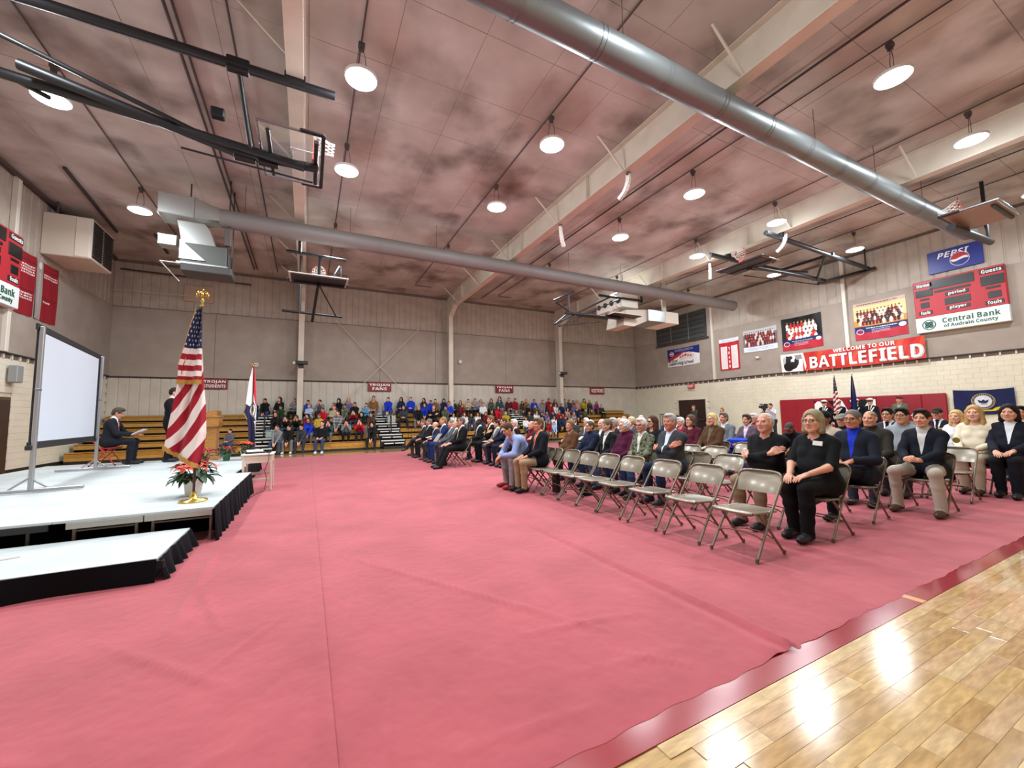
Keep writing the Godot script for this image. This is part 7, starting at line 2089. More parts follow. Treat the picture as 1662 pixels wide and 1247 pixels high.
	seat_person(1, -2.56, 0.00, {"pose": "lady", "cell": 0.0125, "dress": "sweater", "head": "wf", "top": "141619", "legs": "121215", "shoes": "121215", "hair": ["bob", "8f8468"], "glasses": 1, "sleeve": 0.5, "skin": "d6a088", "scale": 1.03}, "woman in black with the name badge", "woman with ash-blonde bob and glasses in black, white name badge, hands on her lap")
	seat_person(2, -6.13, 0.00, {"pose": "lady2", "cell": 0.018, "dress": "sweater", "head": "w", "top": "1c1a22", "legs": "22222a", "hair": ["long", "4a2e20"], "glasses": "sun", "skin": "d8a48c", "scale": 1.0}, "brown-haired woman in dark clothes", "long brown-haired woman in a dark cardigan behind the camouflage jacket")
	seat_person(2, -8.18, 0.00, {"pose": "lap", "cell": 0.02, "dress": "jacket", "top": "1e2434", "legs": "2a2a30", "hair": ["full", "d8d6d4"], "skin": "d29a86", "scale": 0.93}, "white-haired man behind the padded coat", "white-haired man in dark blue behind the padded navy coat")
	seat_person(2, -7.74, 0.00, {"pose": "lap", "cell": 0.02, "dress": "jacket", "top": "22242a", "legs": "2a2a30", "hair": ["fringe", "c8c4c0"], "skin": "dcaa98", "scale": 0.96}, "bald man behind the olive hat", "bald pink-faced man in a dark coat behind the olive hat")
	seat_person(2, -7.32, 0.00, {"pose": "lap", "cell": 0.02, "dress": "sweater", "top": "26282e", "legs": "2a2a30", "hair": ["full", "b4b0ac"], "skin": "d29a86", "scale": 0.97}, "grey-haired man behind the olive hat", "grey-haired man in a dark sweater between olive hat and maroon fleece")
	seat_person(2, -2.68, 0.00, {"pose": "legs", "cell": 0.013, "dress": "jacket", "top": "1e222c", "legs": "141620", "shoes": "18161a", "shirt": "2438c0", "hair": ["short", "6a6460"], "glasses": 1, "skin": "c08468", "scale": 1.03}, "man in the bright blue shirt", "grey-haired man with glasses in a dark suit and bright blue open shirt")
	seat_person(3, -6.20, 0.00, {"pose": "lady2", "cell": 0.016, "dress": "sweater", "head": "wf", "top": "4e1826", "legs": "26242a", "hair": ["bob", "5a4030"], "glasses": 1, "skin": "d8a48c", "scale": 1.0}, "brown-haired woman in the maroon sweater", "brown-haired woman with glasses in a maroon sweater behind empty chairs")
	seat_person(4, -7.49, 0.00, {"pose": "lady2", "cell": 0.02, "dress": "sweater", "head": "w", "top": "8a2230", "legs": "2a2a30", "hair": ["full", "e0dedc"], "glasses": 1, "skin": "dca892", "scale": 0.95}, "white-haired woman in red", "short white-haired woman in red beside the maroon sweater")
	seat_person(3, -5.66, 0.00, {"pose": "lady", "cell": 0.015, "dress": "jacket", "head": "wf", "top": "4e3624", "legs": "33261e", "shirt": "6a5a4a", "hair": ["bob", "cbb07a"], "glasses": 1, "skin": "dba58c", "scale": 1.02}, "blonde woman in the brown blazer", "blonde short-haired woman with glasses in a brown blazer")
	seat_person(3, -2.98, 0.00, {"pose": "lap", "cell": 0.0145, "dress": "jacket", "top": "33312a", "legs": "2a2e3a", "shirt": "33312a", "hair": ["buzz", "6e604c"], "skin": "d2987c", "scale": 1.02}, "officer in the brown uniform", "close-cropped officer in a dark olive uniform jacket with ribbons")
	seat_person(3, -2.40, 0.00, {"pose": "hold", "cell": 0.013, "dress": "jacket", "top": "171a24", "legs": "b0a698", "shoes": "4a3426", "shirt": "c4c2c0", "hair": ["full", "2a1c14"], "skin": "cf977c", "scale": 1.02}, "young man with the gold crest", "dark-haired bearded young man in a navy blazer with a gold crest and pale trousers")
	seat_person(3, -10.64, 0.00, {"pose": "lap", "cell": 0.02, "dress": "jacket", "top": "2e3034", "legs": "2a2a30", "hair": ["short", "5a5654"], "skin": "cc947c", "scale": 1.0}, "dark-jacketed man before the students", "grey-haired man in a charcoal jacket before the crowd of small students")
	seat_person(3, -8.04, 0.00, {"pose": "lady2", "cell": 0.02, "dress": "sweater", "head": "w", "top": "4a4a54", "legs": "2a2a30", "hair": ["curly", "c8b494"], "skin": "dcaa94", "scale": 0.98}, "blonde woman behind the white curls", "fair-haired woman behind the white-haired woman in maroon")
	seat_person(4, -6.24, 0.00, {"pose": "lap", "cell": 0.018, "dress": "jacket", "top": "6a7076", "legs": "4a4c50", "shirt": "d8d8da", "hair": ["full", "6e6258"], "skin": "cf957a", "scale": 1.03}, "man in the grey blazer", "brown-grey-haired man in a grey blazer behind the brown blazer")
	seat_person(4, -5.68, 0.00, {"pose": "hold", "cell": 0.018, "dress": "jacket", "head": "w", "top": "5a4a58", "legs": "2440a0", "shirt": "d8c8cc", "hair": ["full", "4a382a"], "skin": "d09a80", "scale": 0.99}, "woman with the blue coat", "brown curly-haired woman in a patterned top with a royal blue coat on her lap")
	seat_person(5, -6.26, 0.00, {"pose": "lap", "cell": 0.018, "dress": "jacket", "top": "4a4a54", "legs": "2a2a32", "shirt": "a05a5a", "hair": ["full", "d0cccc"], "glasses": 1, "skin": "d49a86", "scale": 1.0}, "man in the plaid shirt", "white-haired man with glasses in a red plaid shirt and grey jacket")
	seat_person(5, -5.23, 0.00, {"pose": "lean", "cell": 0.018, "dress": "coat", "top": "16181e", "legs": "1c1c22", "hair": ["short", "2a2420"], "hat": ["cap", "4a4640"], "skin": "8a5c48", "scale": 0.93}, "man in the dark cap", "man in a dark cap and black coat before the red wall pad")
	seat_person(3, -3.59, 0.00, {"pose": "lap", "cell": 0.02, "dress": "coat", "top": "b8a898", "legs": "2a2a30", "hair": ["short", "1a1614"], "hat": ["cap_knit", "17161a"], "skin": "8a5c48", "scale": 1.02}, "person in the black hat", "person in a black hat behind the woman with the name badge")
	seat_person(4, -3.86, 0.00, {"pose": "lap", "cell": 0.02, "dress": "coat", "top": "2a2c34", "legs": "2a2a30", "hair": ["short", "8a8480"], "hat": ["cap", "7a7672"], "skin": "cc927a", "scale": 0.98}, "man in the grey cap", "man in a grey flat cap behind the bright blue shirt")
	seat_person(4, -3.02, 0.00, {"pose": "lap", "cell": 0.0165, "dress": "hoodie", "head": "mf", "top": "8a8f94", "legs": "2e323a", "hair": ["full", "17120f"], "glasses": 1, "skin": "c28e70", "scale": 1.04}, "man in the grey hooded jacket", "dark-haired man with glasses in a grey hooded jacket and pale blue shirt")
	seat_person(5, -3.64, 0.00, {"pose": "lap", "cell": 0.018, "dress": "suit", "top": "30343a", "legs": "26282e", "tie": "17171b", "hair": ["full", "1e1612"], "glasses": 1, "skin": "cc947a", "scale": 1.05}, "bearded man with the bow tie", "dark-bearded man with glasses in a charcoal jacket and white shirt")
	seat_person(6, -3.59, 0.00, {"pose": "lap", "cell": 0.02, "dress": "hoodie", "top": "6a1c28", "legs": "2a2a30", "hair": ["short", "5a5048"], "hat": ["cap", "cfc8be"], "skin": "d09a82", "scale": 0.99}, "man in the pale cap", "man in a pale cap behind the gold crest")
	seat_person(5, -2.50, 0.00, {"pose": "lady", "cell": 0.0145, "dress": "sweater", "head": "wf", "top": "d8ccb4", "legs": "b7aa94", "shoes": "3a3028", "hair": ["long", "b8965e"], "skin": "dcaa90", "scale": 1.06}, "woman in the cream sweater", "woman with long fair hair in a cream sweater over pale trousers")
	seat_person(6, -3.04, 0.00, {"pose": "lady2", "cell": 0.018, "dress": "sweater", "head": "w", "top": "dfe2e8", "legs": "2a2c34", "hair": ["long", "c8a46a"], "skin": "dcaa90", "scale": 1.0}, "small blonde girl", "blonde girl in a pale top beside the woman in cream")
	seat_person(5, -2.12, 0.00, {"pose": "lady", "cell": 0.0145, "dress": "jacket", "head": "wf", "top": "191b26", "legs": "17181f", "shoes": "15151a", "shirt": "dcdee2", "hair": ["bob", "1c1412"], "skin": "d29a82", "scale": 1.06}, "woman in the navy uniform", "dark-haired woman in a navy uniform jacket with a gold badge over a white blouse")
	seat_person(7, -2.48, 0.00, {"pose": "lap", "cell": 0.022, "dress": "jacket", "top": "22222a", "legs": "22222a", "hair": ["full", "120e0c"], "skin": "b8846c", "scale": 1.04}, "black-haired person at the frame's edge", "black-haired person in dark clothes behind the navy uniform")
	seat_person(7, -3.65, 0.00, {"pose": "lap", "cell": 0.02, "dress": "suit", "top": "181c2c", "legs": "1c2030", "tie": "20202a", "hair": ["short", "5a5450"], "hat": ["cap", "2a2620"], "skin": "c08a72", "scale": 1.04}, "old officer with the gold trim", "officer in a navy dress uniform with gold trim and a dark cap, far row")
	seat_person(4, -11.54, 0.00, {"pose": "lap", "cell": 0.022, "dress": "jacket", "top": "4a4c52", "legs": "2a2a30", "hair": ["full", "dcdad8"], "skin": "d49c88", "scale": 0.96}, "white-haired man in the far rows", "white-haired man in grey, far row, behind the padded coat")
	seat_person(4, -9.83, 0.00, {"pose": "lap", "cell": 0.022, "dress": "jacket", "top": "5a4a3a", "legs": "2a2a30", "hair": ["fringe", "a8a4a0"], "skin": "d49c88", "scale": 0.97}, "bald man in the far rows", "balding man in brown, far row, behind the olive hat and maroon fleece")
	seat_person(5, -10.94, 0.00, {"pose": "lap", "cell": 0.022, "dress": "jacket", "top": "3a3a40", "legs": "2a2a30", "hair": ["short", "a89070"], "skin": "d49c88", "scale": 0.99}, "fair man in the far rows", "fair-haired man in dark grey, far row, above the maroon fleece")
	seat_person(5, -10.11, 0.00, {"pose": "lap", "cell": 0.022, "dress": "jacket", "top": "1c1c20", "legs": "2a2a30", "hair": ["fringe", "c8c4c0"], "skin": "e0a898", "scale": 1.02}, "pink bald man in the far rows", "pink bald man in black, far row, above the camouflage jacket")
	seat_person(4, -7.93, 0.00, {"pose": "lap", "cell": 0.022, "dress": "jacket", "top": "26304a", "legs": "2a2a30", "hair": ["full", "2a221e"], "skin": "cf957a", "scale": 1.01}, "dark-haired man in the far rows", "dark-haired man in dark blue, far row, behind the red lining")
	seat_person(6, -9.64, 0.00, {"pose": "lap", "cell": 0.022, "dress": "jacket", "top": "2a2c3a", "legs": "2a2a30", "hair": ["short", "8a8684"], "hat": ["cap", "1c1e2e"], "skin": "cf957a", "scale": 0.99}, "man in the veteran's cap", "man in a dark cap with a gold patch near the black railing")
	var paper := mat("ecebe8", 0.7)
	pin("name_badge", "white name badge", boxes(Vector3.ZERO, Vector3(0.085, 0.05, 0.004), 0.001), paper, Vector3(0.085, 0.985, 0.125), Vector3(-0.25, 0.35, -0.1))
	pin("bracelet", "white name badge", boxes(Vector3.ZERO, Vector3(0.03, 0.012, 0.06), 0.004), mat("d8d0c0", 0.3, 0.5), Vector3(0.10, 0.665, 0.27))
	var disc := MB.new(); disc.lathe([Vector2(0.0, 0.0), Vector2(0.042, 0.0), Vector2(0.042, 0.005), Vector2(0.0, 0.006)], 20, Transform3D(Basis(Vector3.RIGHT, PI / 2), Vector3.ZERO))
	pin("crest", "gold crest", disc, mat("8a7434", 0.4, 0.3), Vector3(0.11, 0.90, 0.105), Vector3(-0.15, 0.6, 0))
	for r in 3:
		pin("ribbon_bar", "olive uniform jacket", boxes(Vector3.ZERO, Vector3(0.075, 0.016, 0.004), 0.001), mat(["b8a878", "8a3a34", "d8d4c4"][r], 0.6), Vector3(0.085, 0.965 - r * 0.02, 0.118), Vector3(-0.2, 0.4, 0))
	pin("shoulder_patch", "navy uniform jacket", boxes(Vector3.ZERO, Vector3(0.012, 0.07, 0.055), 0.004), mat("a8883a", 0.5, 0.2), Vector3(0.205, 0.94, 0.0), Vector3(0, 0, 0.1))
	pin("ribbon_bar", "gold trim", boxes(Vector3.ZERO, Vector3(0.08, 0.03, 0.004), 0.001), mat("c8a83c", 0.5), Vector3(0.085, 0.95, 0.12), Vector3(-0.2, 0.4, 0))
	pin("scarf", "olive knitted hat", boxes(Vector3.ZERO, Vector3(0.04, 0.02, 0.03), 0.008), cloth("d8d4c8"), Vector3(0, 1.05, 0.06))
	held("program_sheet", "white folded program in the hands of the man with the gold crest", "paper", "gold crest", Vector3(-0.03, 0.78, 0.45), Vector3(1.0, 0.3, 0), Vector3(0.11, 0.004, 0.2), paper)
	held("program_sheet", "pale program held by the woman in the padded navy coat", "paper", "navy padded coat", Vector3(0.0, 0.72, 0.47), Vector3(0.5, 0.2, 0), Vector3(0.11, 0.004, 0.2), mat("b8b0c4", 0.7))
	held("folder", "pale grey folder held by the grey-suited front-row man", "folder", "holding a pale folder", Vector3(0, 0.80, 0.44), Vector3(0.9, 0.2, 0), Vector3(0.24, 0.006, 0.3), mat("98948a", 0.7))
	held("program_sheet", "white program held by the man in the bright navy blue suit", "paper", "bright navy blue suit", Vector3(0, 0.74, 0.45), Vector3(0.2, 0.2, 0), Vector3(0.12, 0.004, 0.2), paper)
	held("program_sheet", "white program on the lap of the woman in grey tweed", "paper", "grey tweed jacket", Vector3(0.0, 0.68, 0.4), Vector3(0.1, 0.1, 0), Vector3(0.2, 0.004, 0.14), paper)
	held("blue_coat", "royal blue coat bunched on the lap of the curly-haired woman", "coat", "royal blue coat on her lap", Vector3(0.02, 0.67, 0.3), Vector3(0.1, 0, 0), Vector3(0.42, 0.09, 0.34), cloth("1e3cae"))
	# things on the floor under the front chairs
	var o := thing("yellow_cup", "crushed pale yellow cup on the red floor behind the red shoes", "cup", Vector3(3.62, 0.012, -6.95), 0.5)
	var b := MB.new(); b.lathe([Vector2(0.0, 0.03), Vector2(0.03, 0.03), Vector2(0.042, 0.13), Vector2(0.038, 0.13), Vector2(0.027, 0.036)], 14, Transform3D(Basis(Vector3.RIGHT, 1.4), Vector3(0, 0.04, 0)))
	put("cup", b, mat("d6d078", 0.5), o)
	o = thing("handbag", "black handbag standing on the red floor under the front chairs", "bag", Vector3(4.35, 0.012, -5.75), 0.3)
	b = MB.new()
	b.grid(20, 10, func(u: float, v: float):
		var a := u * TAU
		var r := 0.17 * (1.0 - 0.35 * v) * (1.0 + 0.06 * sin(a * 5.0 + v * 4.0))
		return Vector3(cos(a) * r, v * 0.2, -sin(a) * r * 0.62))
	put("body", b, cloth("131216"), o)
	b = MB.new(); b.tube([Vector3(-0.09, 0.19, 0), Vector3(-0.06, 0.29, 0), Vector3(0.06, 0.29, 0), Vector3(0.09, 0.19, 0)], 0.009, 6)
	put("handle", b, mat("101012", 0.6), o)
	o = thing("stand_base", "black box with cables beside the man with the orange tie", "box", Vector3(3.98, 0.012, -6.12), 0.1)
	put("case", boxes(Vector3(0, 0.2, 0), Vector3(0.12, 0.36, 0.12), 0.02), mat("141416", 0.5), o)
	b = MB.new(); b.tube([Vector3(0.06, 0.1, 0), Vector3(0.3, 0.03, -0.1), Vector3(0.7, 0.02, 0.15), Vector3(1.1, 0.02, 0.1)], 0.008, 6)
	put("cable", b, mat("141416", 0.5), o)

# ---------------------------------------------------------------- students on the bleachers
func student(x: float, row: int, s: float, top: String, hair: String, style: String, kind: String, label: String, big: bool) -> void:
	var r := hash(label)
	var fem := style == "l"
	var po: String = {"k": ["kid", "lap", "kid"][r % 3], "arms": "arms", "face": "kidface", "hold": "hold"}[kind]
	if po == "lap" and fem: po = "lady2"
	var c := {"pose": po, "cell": 0.024, "dress": "hoodie" if po in ["kid", "hold"] else "sweater", "head": "w" if fem else "m", "turn": -0.12 if r % 2 else -0.3, "scale": s, "top": special(top.substr(1)) if top.begins_with("%") else top,
		"legs": ["23262c", "2c3648", "17181c", "3a4a66", "6e6c68"][(r / 7) % 5], "shoes": ["e0dedb", "1a1a1c", "5a5a5c", "2a2a30"][(r / 3) % 4], "skin": ["d6a086", "cf957a", "dcaa92", "b98468", "c8907a"][(r / 11) % 5],
		"hair": ["short" if style == "s" else ("long" if style == "l" else "short"), hair]}
	if label.contains("white pants"): c.legs = "d8d0bc"
	if style == "hood": c.hat = ["hood", "17181a"]
	if (r / 5) % 4 == 0: c.glasses = 1
	person(c, label, Vector3(x, row_y(row) - 0.425 * s, row_z(row) - 0.17), -0.2 - 0.02 * (r % 7), "students on the bleachers")
func build_students() -> void:
	student(-1.10, 0, 0.95, "77797c", "4a2e1e", "s", "k", "student in grey, brown hair, first from the state flag, front row", false)
	student(-0.65, 0, 0.94, "17181a", "17110e", "s", "k", "student in black, black hair, second from the state flag, front row", false)
	student(-0.17, 0, 0.95, "36383c", "17110e", "s", "k", "student in dark grey, black hair, third from the state flag, front row", false)
	student(0.61, 0, 1.07, "17181a", "4a2e1e", "s", "k", "student in black, brown hair, fourth from the state flag, front row", false)
	student(2.79, 0, 1.00, "17181a", "17110e", "l", "k", "student in black, black hair, fifth from the state flag, front row", false)
	student(12.62, 0, 0.86, "8a1c28", "4a2e1e", "l", "k", "student in red, brown hair, sixth from the state flag, front row", false)
	student(12.96, 0, 0.78, "9cb8dc", "17110e", "s", "k", "student in lightblue, black hair, seventh from the state flag, front row", false)
	student(-2.81, 0, 0.78, "5a565e", "17110e", "s", "hold", "student in grey and purple sitting alone on the empty bleachers beside the lectern", false)
	student(0.10, 1, 0.99, "1c36b4", "4a2e1e", "l", "k", "student in royal, brown hair, first from the state flag, second row", false)
	student(0.93, 1, 0.91, "2c4a52", "4a2e1e", "l", "face", "student in teal, brown hair, second from the state flag, second row", false)
	student(1.71, 1, 0.91, "77797c", "17110e", "s", "face", "student in grey, black hair, third from the state flag, second row", false)
	student(2.29, 1, 0.97, "b01c2c", "4a2e1e", "l", "face", "student in bright red, brown hair, fourth from the state flag, second row", false)
	student(11.45, 1, 0.78, "d6d6d4", "4a2e1e", "s", "k", "student in white, brown hair, fifth from the state flag, second row", false)
	student(12.54, 1, 0.78, "a89c80", "a88a58", "l", "k", "student in beige, fair hair, sixth from the state flag, second row", false)
	student(12.95, 1, 0.84, "77797c", "17110e", "s", "k", "student in grey, black hair, seventh from the state flag, second row", false)
	student(13.37, 1, 0.88, "d6d6d4", "4a2e1e", "l", "k", "student in white, brown hair, eighth from the state flag, second row", false)
	student(13.84, 1, 0.92, "1e2848", "17110e", "l", "k", "student in navy, black hair, ninth from the state flag, second row", false)
	student(14.20, 1, 0.83, "36383c", "4a2e1e", "s", "k", "student in dark grey, brown hair, tenth from the state flag, second row", false)
	student(-1.23, 2, 1.05, "17181a", "4a2e1e", "l", "k", "student in black, brown hair, first from the state flag, third row", false)
	student(-0.81, 2, 0.89, "17181a", "17110e", "l", "face", "student in black, black hair, second from the state flag, third row", false)
	student(-0.39, 2, 0.92, "17181a", "4a2e1e", "l", "face", "student in black, brown hair, third from the state flag, third row", false)
	student(0.06, 2, 0.91, "8a1c28", "17110e", "l", "k", "student in red, black hair, fourth from the state flag, third row", false)
	student(0.51, 2, 0.84, "c8a83c", "6e3a22", "s", "k", "student in yellow, red hair, fifth from the state flag, third row", false)
	student(1.36, 2, 1.08, "%stripes", "4a2e1e", "s", "k", "student in striped, brown hair, sixth from the state flag, third row", false)
	student(2.44, 2, 0.99, "17181a", "17110e", "l", "k", "student in black, black hair, seventh from the state flag, third row", false)
	student(2.90, 2, 0.94, "4e3828", "4a2e1e", "s", "k", "student in brown, brown hair, eighth from the state flag, third row", false)
	student(7.20, 2, 0.86, "d6d6d4", "17110e", "l", "k", "student in white, black hair, ninth from the state flag, third row", false)
	student(7.87, 2, 0.84, "d6d6d4", "4a2e1e", "l", "k", "student in white, brown hair, tenth from the state flag, third row", false)
	student(8.25, 2, 0.84, "36383c", "17110e", "l", "k", "student in dark grey, black hair, eleventh from the state flag, third row", false)
	student(8.64, 2, 0.87, "d6d6d4", "4a2e1e", "l", "k", "student in white, brown hair, twelfth from the state flag, third row", false)
	student(9.14, 2, 0.91, "541a24", "6e3a22", "l", "k", "student in maroon, red hair, thirteenth from the state flag, third row", false)
	student(10.41, 2, 0.92, "a89422", "a88a58", "s", "k", "student in mustard, fair hair, fourteenth from the state flag, third row", false)
	student(12.03, 2, 0.86, "36383c", "4a2e1e", "s", "k", "student in dark grey, brown hair, fifteenth from the state flag, third row", false)
	student(12.50, 2, 0.96, "d6d6d4", "4a2e1e", "l", "k", "student in white, brown hair, sixteenth from the state flag, third row", false)
	student(12.88, 2, 0.85, "1e2848", "17110e", "s", "k", "student in navy, black hair, seventeenth from the state flag, third row", false)
	student(13.24, 2, 0.86, "6a5a8c", "a88a58", "s", "k", "student in purple, fair hair, eighteenth from the state flag, third row", false)
	student(13.68, 2, 0.89, "1e2848", "4a2e1e", "s", "k", "student in navy, brown hair, nineteenth from the state flag, third row", false)
	student(14.21, 2, 0.98, "8a1c28", "17110e", "s", "k", "student in red, black hair, twentieth from the state flag, third row", false)
	student(15.28, 2, 0.82, "77797c", "a88a58", "l", "k", "student in grey, fair hair, twenty-first from the state flag, third row", false)
	student(0.70, 3, 0.96, "b01c2c", "4a2e1e", "s", "k", "student in bright red, brown hair, first from the state flag, fourth row", false)
	student(1.19, 3, 1.06, "a89c80", "4a2e1e", "s", "arms", "student in beige, brown hair, second from the state flag, fourth row", false)
	student(2.14, 3, 0.90, "8a1c28", "17110e", "l", "face", "student in red, black hair, third from the state flag, fourth row", false)
	student(4.62, 3, 1.03, "36383c", "17110e", "l", "hold", "student in dark grey, black hair, fourth from the state flag, fourth row", false)
	student(5.43, 3, 1.04, "17181a", "a88a58", "s", "k", "student in black, fair hair, fifth from the state flag, fourth row", false)
	student(6.27, 3, 1.01, "17181a", "a88a58", "s", "arms", "student in black, fair hair, sixth from the state flag, fourth row", false)
	student(6.94, 3, 1.04, "4c5240", "17110e", "s", "k", "student in olive, black hair, seventh from the state flag, fourth row", false)
	student(10.22, 3, 1.05, "b01c2c", "17110e", "l", "k", "student in bright red, black hair, eighth from the state flag, fourth row", false)
	student(15.21, 3, 0.85, "c08a86", "17110e", "l", "k", "student in pink, black hair, ninth from the state flag, fourth row", false)
	student(15.97, 3, 0.84, "1e2848", "17110e", "s", "k", "student in navy, black hair, tenth from the state flag, fourth row", false)
	student(16.65, 3, 0.78, "4c5240", "4a2e1e", "l", "k", "student in olive, brown hair, eleventh from the state flag, fourth row", false)
	student(-1.12, 4, 0.81, "1c3a28", "17110e", "s", "k", "student in green, black hair, first from the state flag, fifth row", false)
	student(0.08, 4, 0.84, "9cb8dc", "a88a58", "s", "arms", "student in lightblue, fair hair, second from the state flag, fifth row", false)
	student(1.24, 4, 0.96, "36383c", "4a2e1e", "s", "k", "student in dark grey, brown hair, third from the state flag, fifth row", false)
	student(1.76, 4, 0.87, "%camo", "17110e", "s", "k", "student in camouflage, black hair, fourth from the state flag, fifth row", false)
	student(2.24, 4, 1.00, "17181a", "4a2e1e", "s", "k", "student in black, brown hair, fifth from the state flag, fifth row", false)
	student(2.78, 4, 0.91, "4a90b0", "17110e", "s", "arms", "student in cyan, black hair, sixth from the state flag, fifth row", false)
	student(5.93, 4, 0.94, "1c36b4", "4a2e1e", "l", "k", "student in royal, brown hair, seventh from the state flag, fifth row", false)
	student(7.36, 4, 1.03, "1c36b4", "17110e", "s", "k", "student in royal, black hair, eighth from the state flag, fifth row", false)
	student(8.15, 4, 0.88, "6a1a22", "6e3a22", "l", "k", "student in dark red, red hair, ninth from the state flag, fifth row", false)
	student(9.52, 4, 0.93, "d6d6d4", "17110e", "s", "k", "student in white, black hair, tenth from the state flag, fifth row", false)
	student(12.60, 4, 0.81, "17181a", "17110e", "l", "k", "student in black, black hair, eleventh from the state flag, fifth row", false)
	student(13.13, 4, 0.78, "4e3828", "a88a58", "l", "k", "student in brown, fair hair, twelfth from the state flag, fifth row", false)
	student(13.66, 4, 0.91, "77797c", "4a2e1e", "s", "k", "student in grey, brown hair, thirteenth from the state flag, fifth row", false)
	student(14.31, 4, 0.91, "8a1c28", "4a2e1e", "s", "k", "student in red, brown hair, fourteenth from the state flag, fifth row", false)
	student(14.70, 4, 0.91, "d6d6d4", "4a2e1e", "l", "k", "student in white, brown hair, fifteenth from the state flag, fifth row", false)
	student(15.18, 4, 0.90, "1e2848", "17110e", "s", "k", "student in navy, black hair, sixteenth from the state flag, fifth row", false)
	student(16.18, 4, 0.84, "6a5a8c", "4a2e1e", "s", "k", "student in purple, brown hair, seventeenth from the state flag, fifth row", false)
	student(18.63, 4, 0.78, "1c3a28", "17110e", "s", "k", "student in green, black hair, eighteenth from the state flag, fifth row", false)
	student(-2.25, 5, 0.78, "17181a", "17110e", "s", "k", "student in black, black hair, first from the state flag, top row", false)
	student(-1.82, 5, 0.93, "17181a", "17110e", "s", "k", "student in black, black hair, second from the state flag, top row", false)
	student(-1.24, 5, 0.98, "17181a", "4a2e1e", "l", "k", "student in black, brown hair, third from the state flag, top row", false)
	student(-0.60, 5, 0.91, "77797c", "6a6460", "s", "arms", "student in grey, grey hair, fourth from the state flag, top row", true)
	student(0.06, 5, 0.85, "2a4a9c", "17110e", "s", "k", "student in blue, black hair, fifth from the state flag, top row", false)
	student(0.64, 5, 0.94, "77797c", "17110e", "s", "face", "student in grey, black hair, sixth from the state flag, top row", false)
	student(1.51, 5, 0.94, "17181a", "17110e", "hood", "k", "student in black, black hair, seventh from the state flag, top row", false)
	student(1.96, 5, 0.94, "6a5a8c", "a88a58", "l", "k", "student in purple, fair hair, eighth from the state flag, top row", false)
	student(3.24, 5, 1.08, "7a5634", "17110e", "s", "k", "student in tan, black hair, ninth from the state flag, top row", false)
	student(4.05, 5, 1.04, "1c36b4", "17110e", "s", "k", "student in royal, black hair, tenth from the state flag, top row", false)
	student(4.74, 5, 1.00, "1e2848", "17110e", "l", "hold", "student in navy, black hair, eleventh from the state flag, top row", false)
	student(5.29, 5, 1.02, "1c36b4", "4a2e1e", "s", "hold", "student in royal, brown hair, twelfth from the state flag, top row", false)
	student(6.04, 5, 1.00, "1e2848", "17110e", "l", "k", "student in navy, black hair, thirteenth from the state flag, top row", false)
	student(6.44, 5, 0.86, "1c36b4", "17110e", "s", "k", "student in royal, black hair, fourteenth from the state flag, top row", false)
	student(6.73, 5, 0.95, "7a5634", "17110e", "s", "k", "student in tan, black hair, fifteenth from the state flag, top row", false)
	student(7.24, 5, 0.96, "1e2848", "17110e", "l", "k", "student in navy, black hair, sixteenth from the state flag, top row", false)
	student(7.85, 5, 0.86, "1c3a28", "4a2e1e", "s", "k", "student in green, brown hair, seventeenth from the state flag, top row", false)
	student(8.28, 5, 0.81, "4e3828", "6e3a22", "l", "k", "student in brown, red hair, eighteenth from the state flag, top row", false)
	student(8.79, 5, 0.91, "a89c80", "17110e", "s", "arms", "student in beige, black hair, nineteenth from the state flag, top row", false)
	student(9.23, 5, 0.96, "77797c", "17110e", "s", "arms", "student in grey, black hair, twentieth from the state flag, top row", false)
	student(9.62, 5, 0.91, "8a80a0", "a88a58", "l", "k", "student in lilac, fair hair, twenty-first from the state flag, top row", false)
	student(10.31, 5, 0.98, "4c5240", "6e3a22", "l", "k", "student in olive, red hair, twenty-second from the state flag, top row", false)
	student(10.92, 5, 1.08, "2c4a52", "17110e", "l", "k", "student in teal, black hair, twenty-third from the state flag, top row", false)
	student(11.59, 5, 1.02, "541a24", "17110e", "s", "k", "student in maroon, black hair, twenty-fourth from the state flag, top row", false)
	student(11.99, 5, 1.02, "8a1c28", "4a2e1e", "s", "k", "student in red, brown hair, twenty-fifth from the state flag, top row", false)
	student(12.52, 5, 0.82, "4e3828", "17110e", "l", "k", "student in brown, black hair, twenty-sixth from the state flag, top row", false)
	student(12.81, 5, 0.97, "7a5634", "a88a58", "l", "k", "student in tan, fair hair, twenty-seventh from the state flag, top row", false)
	student(13.46, 5, 0.93, "1c36b4", "17110e", "s", "k", "student in royal, black hair, twenty-eighth from the state flag, top row", false)
	student(14.07, 5, 0.92, "77797c", "4a2e1e", "s", "k", "student in grey, brown hair, twenty-ninth from the state flag, top row", false)
	student(14.55, 5, 1.03, "8a1c28", "17110e", "s", "k", "student in red, black hair, thirtieth from the state flag, top row", false)
	student(15.06, 5, 0.94, "6a1a22", "17110e", "l", "k", "student in dark red, black hair, thirty-first from the state flag, top row", false)
	student(15.83, 5, 0.98, "77797c", "4a2e1e", "s", "k", "student in grey, brown hair, thirty-second from the state flag, top row", false)
	student(16.21, 5, 0.94, "36383c", "17110e", "s", "k", "student in dark grey, black hair, thirty-third from the state flag, top row", false)
	student(16.57, 5, 0.88, "7a5634", "4a2e1e", "l", "k", "student in tan, brown hair, thirty-fourth from the state flag, top row", false)
	student(16.95, 5, 0.86, "c08a86", "a88a58", "l", "k", "student in pink, fair hair, thirty-fifth from the state flag, top row", false)
	student(17.50, 5, 1.01, "a89422", "17110e", "l", "k", "student in mustard, black hair, thirty-sixth from the state flag, top row", false)
